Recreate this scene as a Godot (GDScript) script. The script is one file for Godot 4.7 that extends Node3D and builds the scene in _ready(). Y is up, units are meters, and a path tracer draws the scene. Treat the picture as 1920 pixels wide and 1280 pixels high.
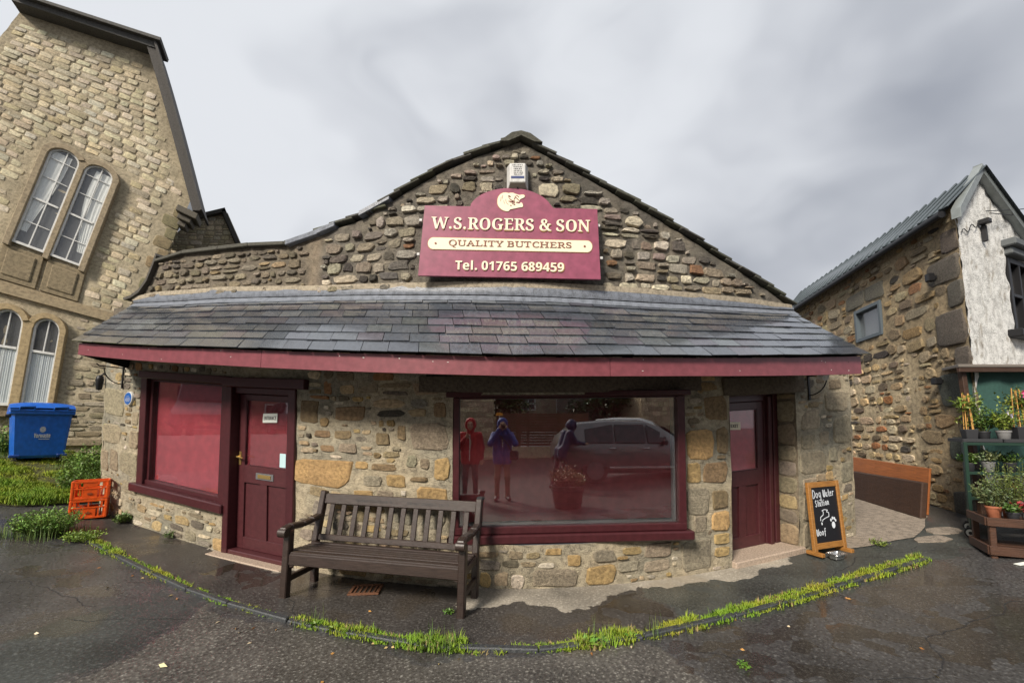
extends Node3D
# A butcher's shop front in a village square on a wet, overcast day. Metres, y up, camera looks along -Z.
# The front of the shop follows a gentle bow in plan (front_z), the ground rises a little to both sides (ground_y).

var R := RandomNumberGenerator.new()
var nz := FastNoiseLite.new()
var M := {}
var T := {}
var used := {}

class MB:
	# collects triangles; quads are turned so that they face away from a given inner point
	var v := PackedVector3Array()
	var n := PackedVector3Array()
	var c := PackedColorArray()
	var uv := PackedVector2Array()
	var ix := PackedInt32Array()
	var col := Color(1, 1, 1)
	func vert(p: Vector3, nn: Vector3, t: Vector2 = Vector2.ZERO) -> int:
		v.append(p); n.append(nn); c.append(col); uv.append(t)
		return v.size() - 1
	func tri_i(a: int, b: int, d: int) -> void:
		var fn: Vector3 = (v[b] - v[a]).cross(v[d] - v[a])
		if fn.dot(n[a] + n[b] + n[d]) > 0.0:
			ix.append(a); ix.append(d); ix.append(b)
		else:
			ix.append(a); ix.append(b); ix.append(d)
	func face(a: Vector3, b: Vector3, d: Vector3, e: Vector3, mid: Vector3) -> void:
		var fn: Vector3 = (d - a).cross(e - b)
		if fn.length_squared() < 1e-16: return
		fn = fn.normalized()
		if fn.dot((a + b + d + e) * 0.25 - mid) < 0.0: fn = -fn
		var i := vert(a, fn, Vector2(0, 0)); vert(b, fn, Vector2(1, 0)); vert(d, fn, Vector2(1, 1)); vert(e, fn, Vector2(0, 1))
		tri_i(i, i + 1, i + 2); tri_i(i, i + 2, i + 3)
	func tri(a: Vector3, b: Vector3, d: Vector3, mid: Vector3) -> void:
		var fn: Vector3 = (b - a).cross(d - a)
		if fn.length_squared() < 1e-16: return
		fn = fn.normalized()
		if fn.dot((a + b + d) / 3.0 - mid) < 0.0: fn = -fn
		var i := vert(a, fn); vert(b, fn); vert(d, fn)
		tri_i(i, i + 1, i + 2)
	func hexa(p: Array, bev: float = 0.0) -> void:
		# eight corners, index = x + 2 y + 4 z; bev is the chamfer in metres
		var mid := Vector3.ZERO
		for q in p: mid += q
		mid /= 8.0
		if bev <= 0.0:
			for f in [[0, 2, 6, 4], [1, 3, 7, 5], [0, 1, 5, 4], [2, 3, 7, 6], [0, 1, 3, 2], [4, 5, 7, 6]]:
				face(p[f[0]], p[f[1]], p[f[2]], p[f[3]], mid)
			return
		var q := []   # per corner: a point moved in along the two axes of the face across axis k
		for i in 8:
			var e := [p[i ^ 1] - p[i], p[i ^ 2] - p[i], p[i ^ 4] - p[i]]
			var u := []
			for k in 3: u.append(e[k].normalized() * minf(bev, e[k].length() * 0.45))
			q.append([p[i] + u[1] + u[2], p[i] + u[0] + u[2], p[i] + u[0] + u[1]])
		for k in 3:
			var a := 1 << k
			var b := 1 << ((k + 1) % 3)
			var d := 1 << ((k + 2) % 3)
			for s in 2:
				var o: int = a * s
				face(q[o][k], q[o | b][k], q[o | b | d][k], q[o | d][k], mid)
			for s in 2:
				for t in 2:
					var o2: int = b * s + d * t
					var k1 := (k + 1) % 3
					var k2 := (k + 2) % 3
					face(q[o2][k1], q[o2 | a][k1], q[o2 | a][k2], q[o2][k2], mid)
		for i in 8: tri(q[i][0], q[i][1], q[i][2], mid)
	func box(xf: Transform3D, s: Vector3, bev: float = 0.0) -> void:
		var p := []
		for i in 8:
			p.append(xf * Vector3((float(i & 1) - 0.5) * s.x, (float((i >> 1) & 1) - 0.5) * s.y, (float((i >> 2) & 1) - 0.5) * s.z))
		hexa(p, bev)
	func bar(a: Vector3, b: Vector3, w: float, h: float, bev: float = 0.0, up := Vector3.UP) -> void:
		# a rectangular bar from a to b
		var z: Vector3 = (b - a).normalized()
		var x: Vector3 = up.cross(z)
		if x.length() < 1e-3: x = Vector3.RIGHT
		x = x.normalized()
		var y: Vector3 = z.cross(x)
		box(Transform3D(Basis(x, y, z), (a + b) * 0.5), Vector3(w, h, (b - a).length()), bev)
	func mapped(f: Callable, s0: float, s1: float, h0: float, h1: float, d0: float, d1: float, bev: float = 0.0, parts: int = 1) -> void:
		for k in parts:
			var sa: float = lerpf(s0, s1, float(k) / parts)
			var sb: float = lerpf(s0, s1, float(k + 1) / parts)
			hexa([f.call(sa, h0, d0), f.call(sb, h0, d0), f.call(sa, h1, d0), f.call(sb, h1, d0), f.call(sa, h0, d1), f.call(sb, h0, d1), f.call(sa, h1, d1), f.call(sb, h1, d1)], bev if parts == 1 else 0.0)
	func grid(rows: Array, flip := 1.0) -> void:
		# smooth sheet through rows of points; flip -1 turns it over
		var h := rows.size()
		var w: int = rows[0].size()
		var at := v.size()
		for j in h:
			for i in w:
				var du: Vector3 = rows[j][mini(i + 1, w - 1)] - rows[j][maxi(i - 1, 0)]
				var dv: Vector3 = rows[mini(j + 1, h - 1)][i] - rows[maxi(j - 1, 0)][i]
				var nn: Vector3 = du.cross(dv) * flip
				vert(rows[j][i], nn.normalized() if nn.length_squared() > 1e-18 else Vector3.UP, Vector2(float(i) / maxi(w - 1, 1), float(j) / maxi(h - 1, 1)))
		for j in h - 1:
			for i in w - 1:
				var a := at + j * w + i
				tri_i(a, a + 1, a + w + 1); tri_i(a, a + w + 1, a + w)
	func tube(path: Array, radii: Array, sides: int = 8, caps := true) -> void:
		var at := v.size()
		var x := Vector3.ZERO
		for k in path.size():
			var z: Vector3 = (path[mini(k + 1, path.size() - 1)] - path[maxi(k - 1, 0)]).normalized()
			if x == Vector3.ZERO:
				x = z.cross(Vector3.UP if absf(z.y) < 0.9 else Vector3.RIGHT)
			x = (x - z * x.dot(z)).normalized()
			var y: Vector3 = z.cross(x)
			var r: float = radii[mini(k, radii.size() - 1)]
			for i in sides + 1:
				var t := TAU * i / sides
				var d: Vector3 = x * cos(t) + y * sin(t)
				vert(path[k] + d * r, d, Vector2(float(i) / sides, k))
		for k in path.size() - 1:
			for i in sides:
				var a := at + k * (sides + 1) + i
				tri_i(a, a + 1, a + sides + 2); tri_i(a, a + sides + 2, a + sides + 1)
		if caps:
			for e in [0, path.size() - 1]:
				var away: Vector3 = (path[0] - path[1]) if e == 0 else (path[-1] - path[-2])
				var m := vert(path[e], away.normalized())
				var first := v.size()
				for i in sides: vert(v[at + e * (sides + 1) + i], away.normalized())
				for i in sides: tri_i(m, first + i, first + (i + 1) % sides)
	func lathe(xf: Transform3D, prof: Array, sides: int = 16) -> void:
		# profile of (radius, height) round the y axis of xf
		var rows := []
		var at := v.size()
		for k in prof.size():
			var q: Vector2 = prof[k]
			var tq: Vector2 = (prof[mini(k + 1, prof.size() - 1)] - prof[maxi(k - 1, 0)])
			for i in sides + 1:
				var t := TAU * i / sides
				var nn := Vector3(cos(t) * tq.y, -tq.x, sin(t) * tq.y)
				vert(xf * Vector3(cos(t) * q.x, q.y, sin(t) * q.x), (xf.basis * nn).normalized() if nn.length() > 1e-9 else Vector3.UP)
		for k in prof.size() - 1:
			for i in sides:
				var a := at + k * (sides + 1) + i
				tri_i(a, a + 1, a + sides + 2); tri_i(a, a + sides + 2, a + sides + 1)
	func prism(f: Callable, poly: PackedVector2Array, d0: float, d1: float) -> void:
		# a flat outline with thickness, in the coordinates of f(s, h, d)
		var t := Geometry2D.triangulate_polygon(poly)
		var mid2 := Vector2.ZERO
		for q in poly: mid2 += q
		mid2 /= poly.size()
		var mid: Vector3 = f.call(mid2.x, mid2.y, (d0 + d1) * 0.5)
		var front: Vector3 = (f.call(mid2.x, mid2.y, d1) - f.call(mid2.x, mid2.y, d0)).normalized()
		for side in 2:
			var d: float = d1 if side == 1 else d0
			var nn: Vector3 = front if side == 1 else -front
			var at := v.size()
			for q in poly: vert(f.call(q.x, q.y, d), nn, q)
			for k in range(0, t.size(), 3): tri_i(at + t[k], at + t[k + 1], at + t[k + 2])
		var turn := -1.0 if Geometry2D.is_polygon_clockwise(poly) else 1.0
		for k in poly.size():
			var a: Vector2 = poly[k]
			var b: Vector2 = poly[(k + 1) % poly.size()]
			var e := Vector2(b.y - a.y, a.x - b.x).normalized() * turn * 0.01
			var inside: Vector3 = f.call((a.x + b.x) * 0.5 - e.x, (a.y + b.y) * 0.5 - e.y, (d0 + d1) * 0.5)
			face(f.call(a.x, a.y, d0), f.call(b.x, b.y, d0), f.call(b.x, b.y, d1), f.call(a.x, a.y, d1), inside)
	func mesh() -> ArrayMesh:
		var a := []
		a.resize(Mesh.ARRAY_MAX)
		a[Mesh.ARRAY_VERTEX] = v; a[Mesh.ARRAY_NORMAL] = n; a[Mesh.ARRAY_COLOR] = c; a[Mesh.ARRAY_TEX_UV] = uv; a[Mesh.ARRAY_INDEX] = ix
		var m := ArrayMesh.new()
		m.add_surface_from_arrays(Mesh.PRIMITIVE_TRIANGLES, a)
		return m

# ---------------------------------------------------------------- naming and nodes
func thing(called: String, label: String, category: String, at := Vector3.ZERO, turn := 0.0, group := "") -> Node3D:
	var o := Node3D.new()
	o.name = called
	add_child(o, true)
	o.position = at
	o.rotation.y = turn
	tag(o, label, category, group)
	return o

func tag(o: Node, label: String, category: String, group := "") -> void:
	o.set_meta("label", label)
	o.set_meta("category", category)
	if group != "": o.set_meta("group", group)

func part(called: String, mb: MB, m: Material, parent: Node, label := "") -> MeshInstance3D:
	var o := MeshInstance3D.new()
	o.name = called
	o.mesh = mb.mesh()
	o.material_override = m
	parent.add_child(o, true)
	if label != "": o.set_meta("label", label)
	return o

func same(called: String, mesh: Mesh, m: Material, parent: Node, xf: Transform3D) -> MeshInstance3D:
	var o := MeshInstance3D.new()
	o.name = called
	o.mesh = mesh
	o.material_override = m
	o.transform = xf
	parent.add_child(o, true)
	return o

func setting(called: String, mb: MB, m: Material) -> MeshInstance3D:
	var o := part(called, mb, m, self)
	o.set_meta("kind", "structure")
	return o

func block(called: String, f: Callable, s0: float, s1: float, h0: float, h1: float, d0: float, d1: float, m: Material, parent: Node, bev := 0.004, n := 1) -> MeshInstance3D:
	var b := MB.new()
	b.mapped(f, s0, s1, h0, h1, d0, d1, bev, n)
	return part(called, b, m, parent)

func lettering(text: String, fonts: PackedStringArray, bold: bool, at: Vector3, wide: float, tall: float, m: Material, parent: Node, called := "lettering", deep := 0.004, basis := Basis.IDENTITY) -> MeshInstance3D:
	var f := SystemFont.new()
	f.font_names = fonts
	f.font_weight = 700 if bold else 400
	var t := TextMesh.new()
	t.font = f
	t.text = text
	t.font_size = 64
	t.pixel_size = 0.01
	t.depth = 0.1
	t.curve_step = 2.0
	var o := MeshInstance3D.new()
	o.name = called
	o.mesh = t
	o.material_override = m
	var box := t.get_aabb()
	var k := Vector3(wide / maxf(box.size.x, 0.01), tall / maxf(box.size.y, 0.01), deep / 0.1)
	o.transform = Transform3D(basis * Basis.from_scale(k), at - basis * ((box.position + box.size * 0.5) * k))
	parent.add_child(o, true)
	return o

# ---------------------------------------------------------------- materials
func lin(r: float, g: float, b: float) -> Color:
	return Color(r, g, b).linear_to_srgb()

func mat(c: Color, rough := 0.6, metal := 0.0) -> StandardMaterial3D:
	var m := StandardMaterial3D.new()
	m.albedo_color = c
	m.roughness = rough
	m.metallic = metal
	return m

func textured(m: StandardMaterial3D, tex: Texture2D, scale: float, bump: Texture2D = null, cm := 0.5) -> StandardMaterial3D:
	m.uv1_triplanar = true
	m.uv1_scale = Vector3.ONE * scale
	if tex: m.albedo_texture = tex
	if bump:
		m.heightmap_enabled = true
		m.heightmap_texture = bump
		m.heightmap_scale = cm
	return m

func vcol(m: StandardMaterial3D) -> StandardMaterial3D:
	m.vertex_color_use_as_albedo = true
	return m

func noise_bytes(w: int, h: int, freq: float, octaves: int, sd: int, kind := FastNoiseLite.TYPE_SIMPLEX_SMOOTH, seamless := true) -> PackedByteArray:
	var f := FastNoiseLite.new()
	f.seed = sd
	f.noise_type = kind
	f.frequency = freq
	f.fractal_octaves = octaves
	var im: Image = f.get_seamless_image(w, h) if seamless else f.get_image(w, h)
	im.convert(Image.FORMAT_L8)
	return im.get_data()

func tex_from(bytes: PackedByteArray, w: int, h: int, fmt := Image.FORMAT_L8) -> ImageTexture:
	return ImageTexture.create_from_image(Image.create_from_data(w, h, false, fmt, bytes))

func make_textures() -> void:
	# grain: fine and middling mottling of stone; grit: bumps; both tile
	var w := 512
	var a := noise_bytes(w, w, 0.09, 4, 11)
	var b := noise_bytes(w, w, 0.016, 3, 12)
	var e := noise_bytes(w, w, 0.3, 2, 13)
	var g := PackedByteArray(); g.resize(w * w)
	var h := PackedByteArray(); h.resize(w * w)
	var wd := PackedByteArray(); wd.resize(w * w)
	var pt := PackedByteArray(); pt.resize(w * w)
	var pit := PackedByteArray(); pit.resize(w * w)
	for i in w * w:
		var x := float(a[i]) / 255.0
		var y := float(b[i]) / 255.0
		var z := float(e[i]) / 255.0
		var q := 0.93 + 0.46 * (x - 0.5) + 0.42 * (y - 0.5) + 0.24 * (z - 0.5)
		if x + z < 0.66: q -= 0.20
		if x > 0.72 and y > 0.5: q += 0.1
		g[i] = int(clampf(q, 0.25, 1.0) * 255.0)
		var u := 0.90 + 0.65 * (x - 0.5) + 0.35 * (y - 0.5) + 0.35 * (z - 0.5)
		if x < 0.40: u -= 0.30
		if y > 0.60 and x > 0.5: u += 0.12
		pit[i] = int(clampf(u, 0.16, 1.0) * 255.0)
		h[i] = int(clampf(0.5 * x + 0.35 * y + 0.25 * z - 0.05, 0.0, 1.0) * 255.0)
		pt[i] = int(clampf(0.9 + 0.16 * (y - 0.5) + 0.08 * (z - 0.5), 0.0, 1.0) * 255.0)
	var s1 := noise_bytes(w, w, 0.02, 3, 21)
	for j in w:
		for i in w:
			# wood: streaks along x
			var k: float = float(s1[((j * 7) % w) * w + (i / 6)]) / 255.0
			var k2: float = float(a[((j * 3) % w) * w + (i / 12)]) / 255.0
			wd[j * w + i] = int(clampf(0.76 + 0.4 * (k - 0.5) + 0.3 * (k2 - 0.5), 0.3, 1.0) * 255.0)
	T.grain = tex_from(g, w, w)
	T.grit = tex_from(h, w, w)
	T.pitted = tex_from(pit, w, w)
	T.wood = tex_from(wd, w, w)
	T.paint = tex_from(pt, w, w)

func make_materials() -> void:
	M.stone = vcol(textured(mat(Color.WHITE, 0.86), T.grain, 2.2, T.grit, 2.4))
	M.rough_stone = vcol(textured(mat(Color.WHITE, 0.9), T.pitted, 2.9, T.grit, 4.0))
	M.mortar = vcol(textured(mat(Color.WHITE, 0.95), T.grain, 1.5, T.grit, 2.6))
	M.slate = vcol(textured(mat(Color.WHITE, 0.17), T.grain, 2.2, T.grit, 0.2))
	M.slate.metallic_specular = 0.7
	M.slate.clearcoat_enabled = true
	M.slate.clearcoat = 1.0
	M.slate.clearcoat_roughness = 0.09
	M.verge = vcol(textured(mat(Color.WHITE, 0.7), T.grain, 3.0, T.grit, 1.0))
	M.lead = textured(mat(lin(0.20, 0.22, 0.26), 0.38), T.grain, 1.3, T.grit, 0.4)
	M.cement = textured(mat(lin(0.42, 0.36, 0.27), 0.9), T.grain, 2.0, T.grit, 0.8)
	M.fascia = textured(mat(lin(0.235, 0.062, 0.078), 0.42), T.paint, 1.2, T.grit, 0.08)
	M.maroon = textured(mat(lin(0.066, 0.015, 0.019), 0.34), T.paint, 1.6, T.grit, 0.1)
	M.door = textured(mat(lin(0.082, 0.022, 0.026), 0.36), T.paint, 1.6, T.grit, 0.1)
	M.dark = mat(lin(0.018, 0.014, 0.013), 0.7)
	M.sign = textured(mat(lin(0.33, 0.080, 0.140), 0.4), T.paint, 0.9)
	M.cream = mat(lin(0.80, 0.72, 0.55), 0.5)
	M.gold = mat(lin(0.42, 0.22, 0.08), 0.5)
	M.brown = mat(lin(0.22, 0.075, 0.045), 0.5)
	M.white = textured(mat(lin(0.74, 0.74, 0.72), 0.35), T.paint, 2.0)
	M.grey_plastic = mat(lin(0.30, 0.29, 0.24), 0.5)
	M.black = mat(lin(0.012, 0.012, 0.014), 0.5)
	M.navy = mat(lin(0.03, 0.05, 0.16), 0.5)
	M.ink = mat(lin(0.03, 0.03, 0.035), 0.7)
	M.iron = mat(lin(0.014, 0.014, 0.016), 0.45, 0.4)
	M.steel = mat(lin(0.55, 0.55, 0.55), 0.22, 0.9)
	M.brass = mat(lin(0.55, 0.38, 0.14), 0.3, 0.8)
	M.glass = mat(Color(1, 1, 1, 0.02), 0.02)
	M.glass.transparency = BaseMaterial3D.TRANSPARENCY_ALPHA
	M.glass.metallic_specular = 0.5
	M.plate = mat(Color(1, 1, 1, 0.0), 0.01)
	M.plate.refraction_enabled = true
	M.plate.refraction_scale = 0.18
	M.door_glass = mat(Color(1, 1, 1, 0.0), 0.01)
	M.door_glass.refraction_enabled = true
	M.door_glass.refraction_scale = 0.09
	M.blind_window = textured(mat(lin(0.82, 0.125, 0.175), 0.6), T.paint, 0.7)
	M.blind_red = textured(mat(lin(0.52, 0.075, 0.105), 0.7), T.paint, 1.0)
	M.blind_dark = textured(mat(lin(0.48, 0.105, 0.125), 0.7), T.paint, 1.0)
	M.bench = textured(mat(lin(0.056, 0.034, 0.027), 0.42), T.wood, 1.6, T.grit, 0.25)
	M.frame_wood = textured(mat(lin(0.55, 0.25, 0.06), 0.45), T.wood, 2.2, T.grit, 0.15)
	M.board_orange = textured(mat(lin(0.52, 0.17, 0.045), 0.5), T.wood, 1.1, T.grit, 0.3)
	M.board_brown = textured(mat(lin(0.082, 0.038, 0.020), 0.6), T.wood, 1.3, T.grit, 0.6)
	M.stand_wood = textured(mat(lin(0.11, 0.045, 0.022), 0.6), T.wood, 1.6, T.grit, 0.4)
	M.bin = textured(mat(lin(0.006, 0.125, 0.60), 0.38), T.paint, 1.0)
	M.bin_dark = mat(lin(0.004, 0.04, 0.22), 0.45)
	M.rubber = mat(lin(0.02, 0.02, 0.02), 0.8)
	M.orange = textured(mat(lin(0.85, 0.105, 0.008), 0.42), T.paint, 2.0)
	M.blue_plaque = mat(lin(0.01, 0.09, 0.34), 0.35)
	M.green_steel = mat(lin(0.012, 0.035, 0.024), 0.4)
	M.green_net = textured(mat(lin(0.03, 0.09, 0.075), 0.8), T.paint, 3.0)
	M.pot = mat(lin(0.025, 0.026, 0.030), 0.55)
	M.pot_grey = mat(lin(0.20, 0.20, 0.20), 0.6)
	M.soil = mat(lin(0.03, 0.02, 0.014), 0.95)
	M.cane = mat(lin(0.48, 0.26, 0.07), 0.6)
	M.leaf = vcol(mat(Color.WHITE, 0.5))
	M.leaf.backlight = lin(0.3, 0.32, 0.1)
	M.render = textured(vcol(mat(Color.WHITE, 0.9)), T.grain, 0.8, T.grit, 1.2)
	M.sheet_roof = textured(mat(lin(0.080, 0.100, 0.112), 0.35, 0.1), T.paint, 0.9, T.grit, 0.1)
	M.flash_metal = textured(mat(lin(0.28, 0.31, 0.31), 0.3, 0.2), T.paint, 1.0)
	M.ashlar = textured(vcol(mat(Color.WHITE, 0.9)), T.grain, 1.5, T.grit, 0.8)
	M.net = mat(lin(0.55, 0.60, 0.62), 0.9)
	M.curtain = mat(lin(0.62, 0.64, 0.62), 0.9)
	M.room = mat(lin(0.045, 0.05, 0.055), 0.9)
	M.concrete = textured(mat(lin(0.30, 0.25, 0.20), 0.7), T.grain, 1.2, T.grit, 0.8)
	M.step = textured(mat(lin(0.46, 0.36, 0.28), 0.7), T.grain, 5.0, T.grit, 0.3)
	M.kerb = textured(mat(lin(0.055, 0.06, 0.065), 0.4), T.grain, 3.0, T.grit, 0.6)
	M.paper = mat(lin(0.75, 0.78, 0.72), 0.6)
	M.rust = textured(mat(lin(0.16, 0.065, 0.03), 0.8), T.grain, 6.0)
	M.pale_sill = mat(lin(0.55, 0.58, 0.60), 0.5)
	M.sticker = mat(lin(0.45, 0.62, 0.66), 0.4)
	M.cloth = mat(lin(0.42, 0.52, 0.62), 0.8)

# ---------------------------------------------------------------- the lie of the land
func ground_y(x: float) -> float:
	var a := absf(x)
	if a < 10.0: return 0.011 * a * a
	return 1.1 + 0.22 * (a - 10.0) * exp(-(a - 10.0) / 3.0)

func front_z(x: float) -> float:
	return 4.43 + 1.56 * (sqrt(1.0 + x * x / 9.0) - 1.0)

func line_at(x: float, pts: Array) -> float:
	if x <= pts[0].x: return pts[0].y
	for k in pts.size() - 1:
		if x <= pts[k + 1].x:
			return lerpf(pts[k].y, pts[k + 1].y, (x - pts[k].x) / maxf(pts[k + 1].x - pts[k].x, 1e-6))
	return pts[-1].y

func swell(h: float) -> float:
	return 1.0 + 0.03 * sin(0.748 * clampf(h, 0.0, 4.2))

func shop(s: float, h: float, d: float) -> Vector3:   # on the bowed front: s along, h above the ground, d out of the wall
	var x := s * swell(h)
	var slope := 1.56 * (x / 9.0) / sqrt(1.0 + x * x / 9.0)
	var l := sqrt(1.0 + slope * slope)
	return Vector3(x + slope / l * d, ground_y(x) + h, -front_z(x) + d / l)

func shop_out(s: float, h: float, d: float) -> Vector3:   # the same front moved straight out by d
	var x := s * swell(h)
	return Vector3(x, ground_y(x) + h, -front_z(x) + d)

func chord(s: float, h: float, d: float, x0: float, z0: float, x1: float, z1: float) -> Vector3:   # flat joinery set into the bowed wall
	var x := s * swell(h)
	var slope := (z1 - z0) / (x1 - x0)
	var l := sqrt(1.0 + slope * slope)
	return Vector3(x + slope / l * d, ground_y(x) + h, -(z0 + slope * (x - x0)) + d / l)

func kerb_z(x: float) -> float:
	return line_at(x, [Vector2(-6.4, 5.5), Vector2(-5.9, 5.43), Vector2(-5.05, 5.2), Vector2(-3.93, 4.6), Vector2(-2.76, 3.99), Vector2(-1.7, 3.59), Vector2(-0.78, 3.3), Vector2(-0.23, 3.23), Vector2(0.31, 3.25), Vector2(1.05, 3.42), Vector2(1.96, 3.74), Vector2(2.97, 4.14), Vector2(4.36, 4.65), Vector2(4.8, 4.75)])

const GABLE := [Vector2(-6.1, 3.0), Vector2(-5.62, 3.02), Vector2(-5.5, 3.15), Vector2(-5.32, 3.22), Vector2(-5.17, 3.38), Vector2(-5.08, 3.6), Vector2(-5.03, 3.75), Vector2(-3.28, 3.74), Vector2(-2.65, 3.70), Vector2(-2.25, 3.78), Vector2(-1.64, 3.95), Vector2(-1.35, 4.11), Vector2(-0.84, 4.38), Vector2(-0.36, 4.58), Vector2(0.09, 4.74), Vector2(0.6, 4.46), Vector2(1.26, 4.12), Vector2(1.89, 3.80), Vector2(2.51, 3.475), Vector2(2.95, 3.245), Vector2(3.31, 3.045), Vector2(3.42, 2.98), Vector2(4.45, 2.2)]

func _ready() -> void:
	R.seed = 4711
	nz.seed = 5
	nz.frequency = 1.0
	nz.fractal_octaves = 3
	# ---- camera
	var cam := Camera3D.new()
	cam.name = "Camera"
	cam.position = Vector3(0, 1.6, 0)
	cam.rotation.x = deg_to_rad(6.0)
	cam.near = 0.05
	cam.far = 500.0
	cam.set_frustum(1.6 * 0.05, Vector2(0, 0.05 * 76.0 / 800.0), 0.05, 500.0)
	add_child(cam)
	cam.current = true
	# ---- sky, exposure
	var env := Environment.new()
	env.background_mode = Environment.BG_SKY
	var sky := Sky.new()
	var pano := PanoramaSkyMaterial.new()
	pano.panorama = sky_picture()
	sky.sky_material = pano
	env.sky = sky
	env.tonemap_mode = Environment.TONE_MAPPER_LINEAR
	env.tonemap_exposure = 3.6
	env.sdfgi_enabled = true
	env.ssao_enabled = true
	env.ssil_enabled = true
	var we := WorldEnvironment.new()
	we.name = "World"
	we.environment = env
	add_child(we)
	# ---- the veiled sun
	var sun := DirectionalLight3D.new()
	sun.name = "Sun"
	sun.light_energy = 0.5
	sun.light_color = Color(1.0, 0.96, 0.90)
	sun.light_angular_distance = 14.0
	sun.shadow_enabled = true
	sun.look_at_from_position(Vector3(-5.5, 7.8, 8.5), Vector3.ZERO)
	add_child(sun)

	make_textures()
	make_materials()
	build_ground()
	build_shop()
	build_left_house()
	build_barn()
	build_shop_things()
	build_left_things()
	build_right_things()
	build_green()
	build_across()

func sky_picture() -> ImageTexture:
	# low grey cloud: soft bright and dark masses of cloud all round
	var w := 1024
	var h := 512
	var im := Image.create(w, h, false, Image.FORMAT_RGBF)
	var a := FastNoiseLite.new()
	a.seed = 31
	a.frequency = 0.9
	a.fractal_octaves = 5
	a.fractal_gain = 0.48
	var b := FastNoiseLite.new()
	b.seed = 77
	b.frequency = 1.6
	b.fractal_octaves = 3
	for j in h:
		var el := PI * (0.5 - (j + 0.5) / h)
		for i in w:
			var az := TAU * ((i + 0.5) / w - 0.5)
			var d := Vector3(cos(el) * sin(az), sin(el), -cos(el) * cos(az))
			var up := maxf(d.y, 0.02)
			var q := Vector3(d.x, d.y * 1.7, d.z)
			var warp := b.get_noise_3dv(q * 1.3)
			var t := 0.58 + 0.50 * a.get_noise_3dv(q * 1.5 + Vector3(warp, warp * 0.6, -warp) * 0.35)
			t += 0.06 * b.get_noise_3dv(q * 3.2 + Vector3(warp, 0, 0)) 
			t += 0.16 * smoothstep(0.15, 0.9, up)
			# the larger cloud masses
			for m in [[0.22, 0.60, 0.48, 0.40], [0.78, 0.50, 0.30, -0.42], [0.60, 0.24, 0.20, -0.20], [-0.42, 0.45, 0.30, -0.30], [-0.75, 0.75, 0.35, 0.12], [2.2, 0.5, 0.6, 0.2], [-2.0, 0.4, 0.6, -0.1], [3.1, 0.6, 0.5, 0.1]]:
				var da: float = wrapf(az - m[0], -PI, PI) * cos(el)
				var de: float = el - m[1]
				t += m[3] * exp(-(da * da + de * de * 1.6) / (m[2] * m[2]))
			t = clampf(t, 0.0, 1.0)
			t = t * t * (3.0 - 2.0 * t)
			im.set_pixel(i, j, Color(lerpf(0.072, 0.215, t), lerpf(0.079, 0.222, t), lerpf(0.096, 0.234, t)))
	return ImageTexture.create_from_image(im)

# ---------------------------------------------------------------- ground
const SITE := Rect2(-8.0, 1.0, 16.0, 8.5)   # x, distance in front, width, depth (metres) of the ground that has a map of its own
const MW := 2048
const MH := 1088

func fill_polygon(mask: PackedByteArray, poly: Array, value: int) -> void:
	var p := PackedVector2Array()
	for q in poly: p.append(Vector2((q.x - SITE.position.x) / SITE.size.x * MW, (q.y - SITE.position.y) / SITE.size.y * MH))
	var lo := 1e9
	var hi := -1e9
	for q in p:
		lo = minf(lo, q.y); hi = maxf(hi, q.y)
	for j in range(maxi(0, int(lo)), mini(MH - 1, int(hi)) + 1):
		var xs := []
		for k in p.size():
			var a := p[k]
			var b := p[(k + 1) % p.size()]
			if (a.y <= j) != (b.y <= j): xs.append(a.x + (j - a.y) / (b.y - a.y) * (b.x - a.x))
		xs.sort()
		for k in range(0, xs.size() - 1, 2):
			for i in range(clampi(int(xs[k]), 0, MW), clampi(int(xs[k + 1]), 0, MW)): mask[j * MW + i] = value

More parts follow.
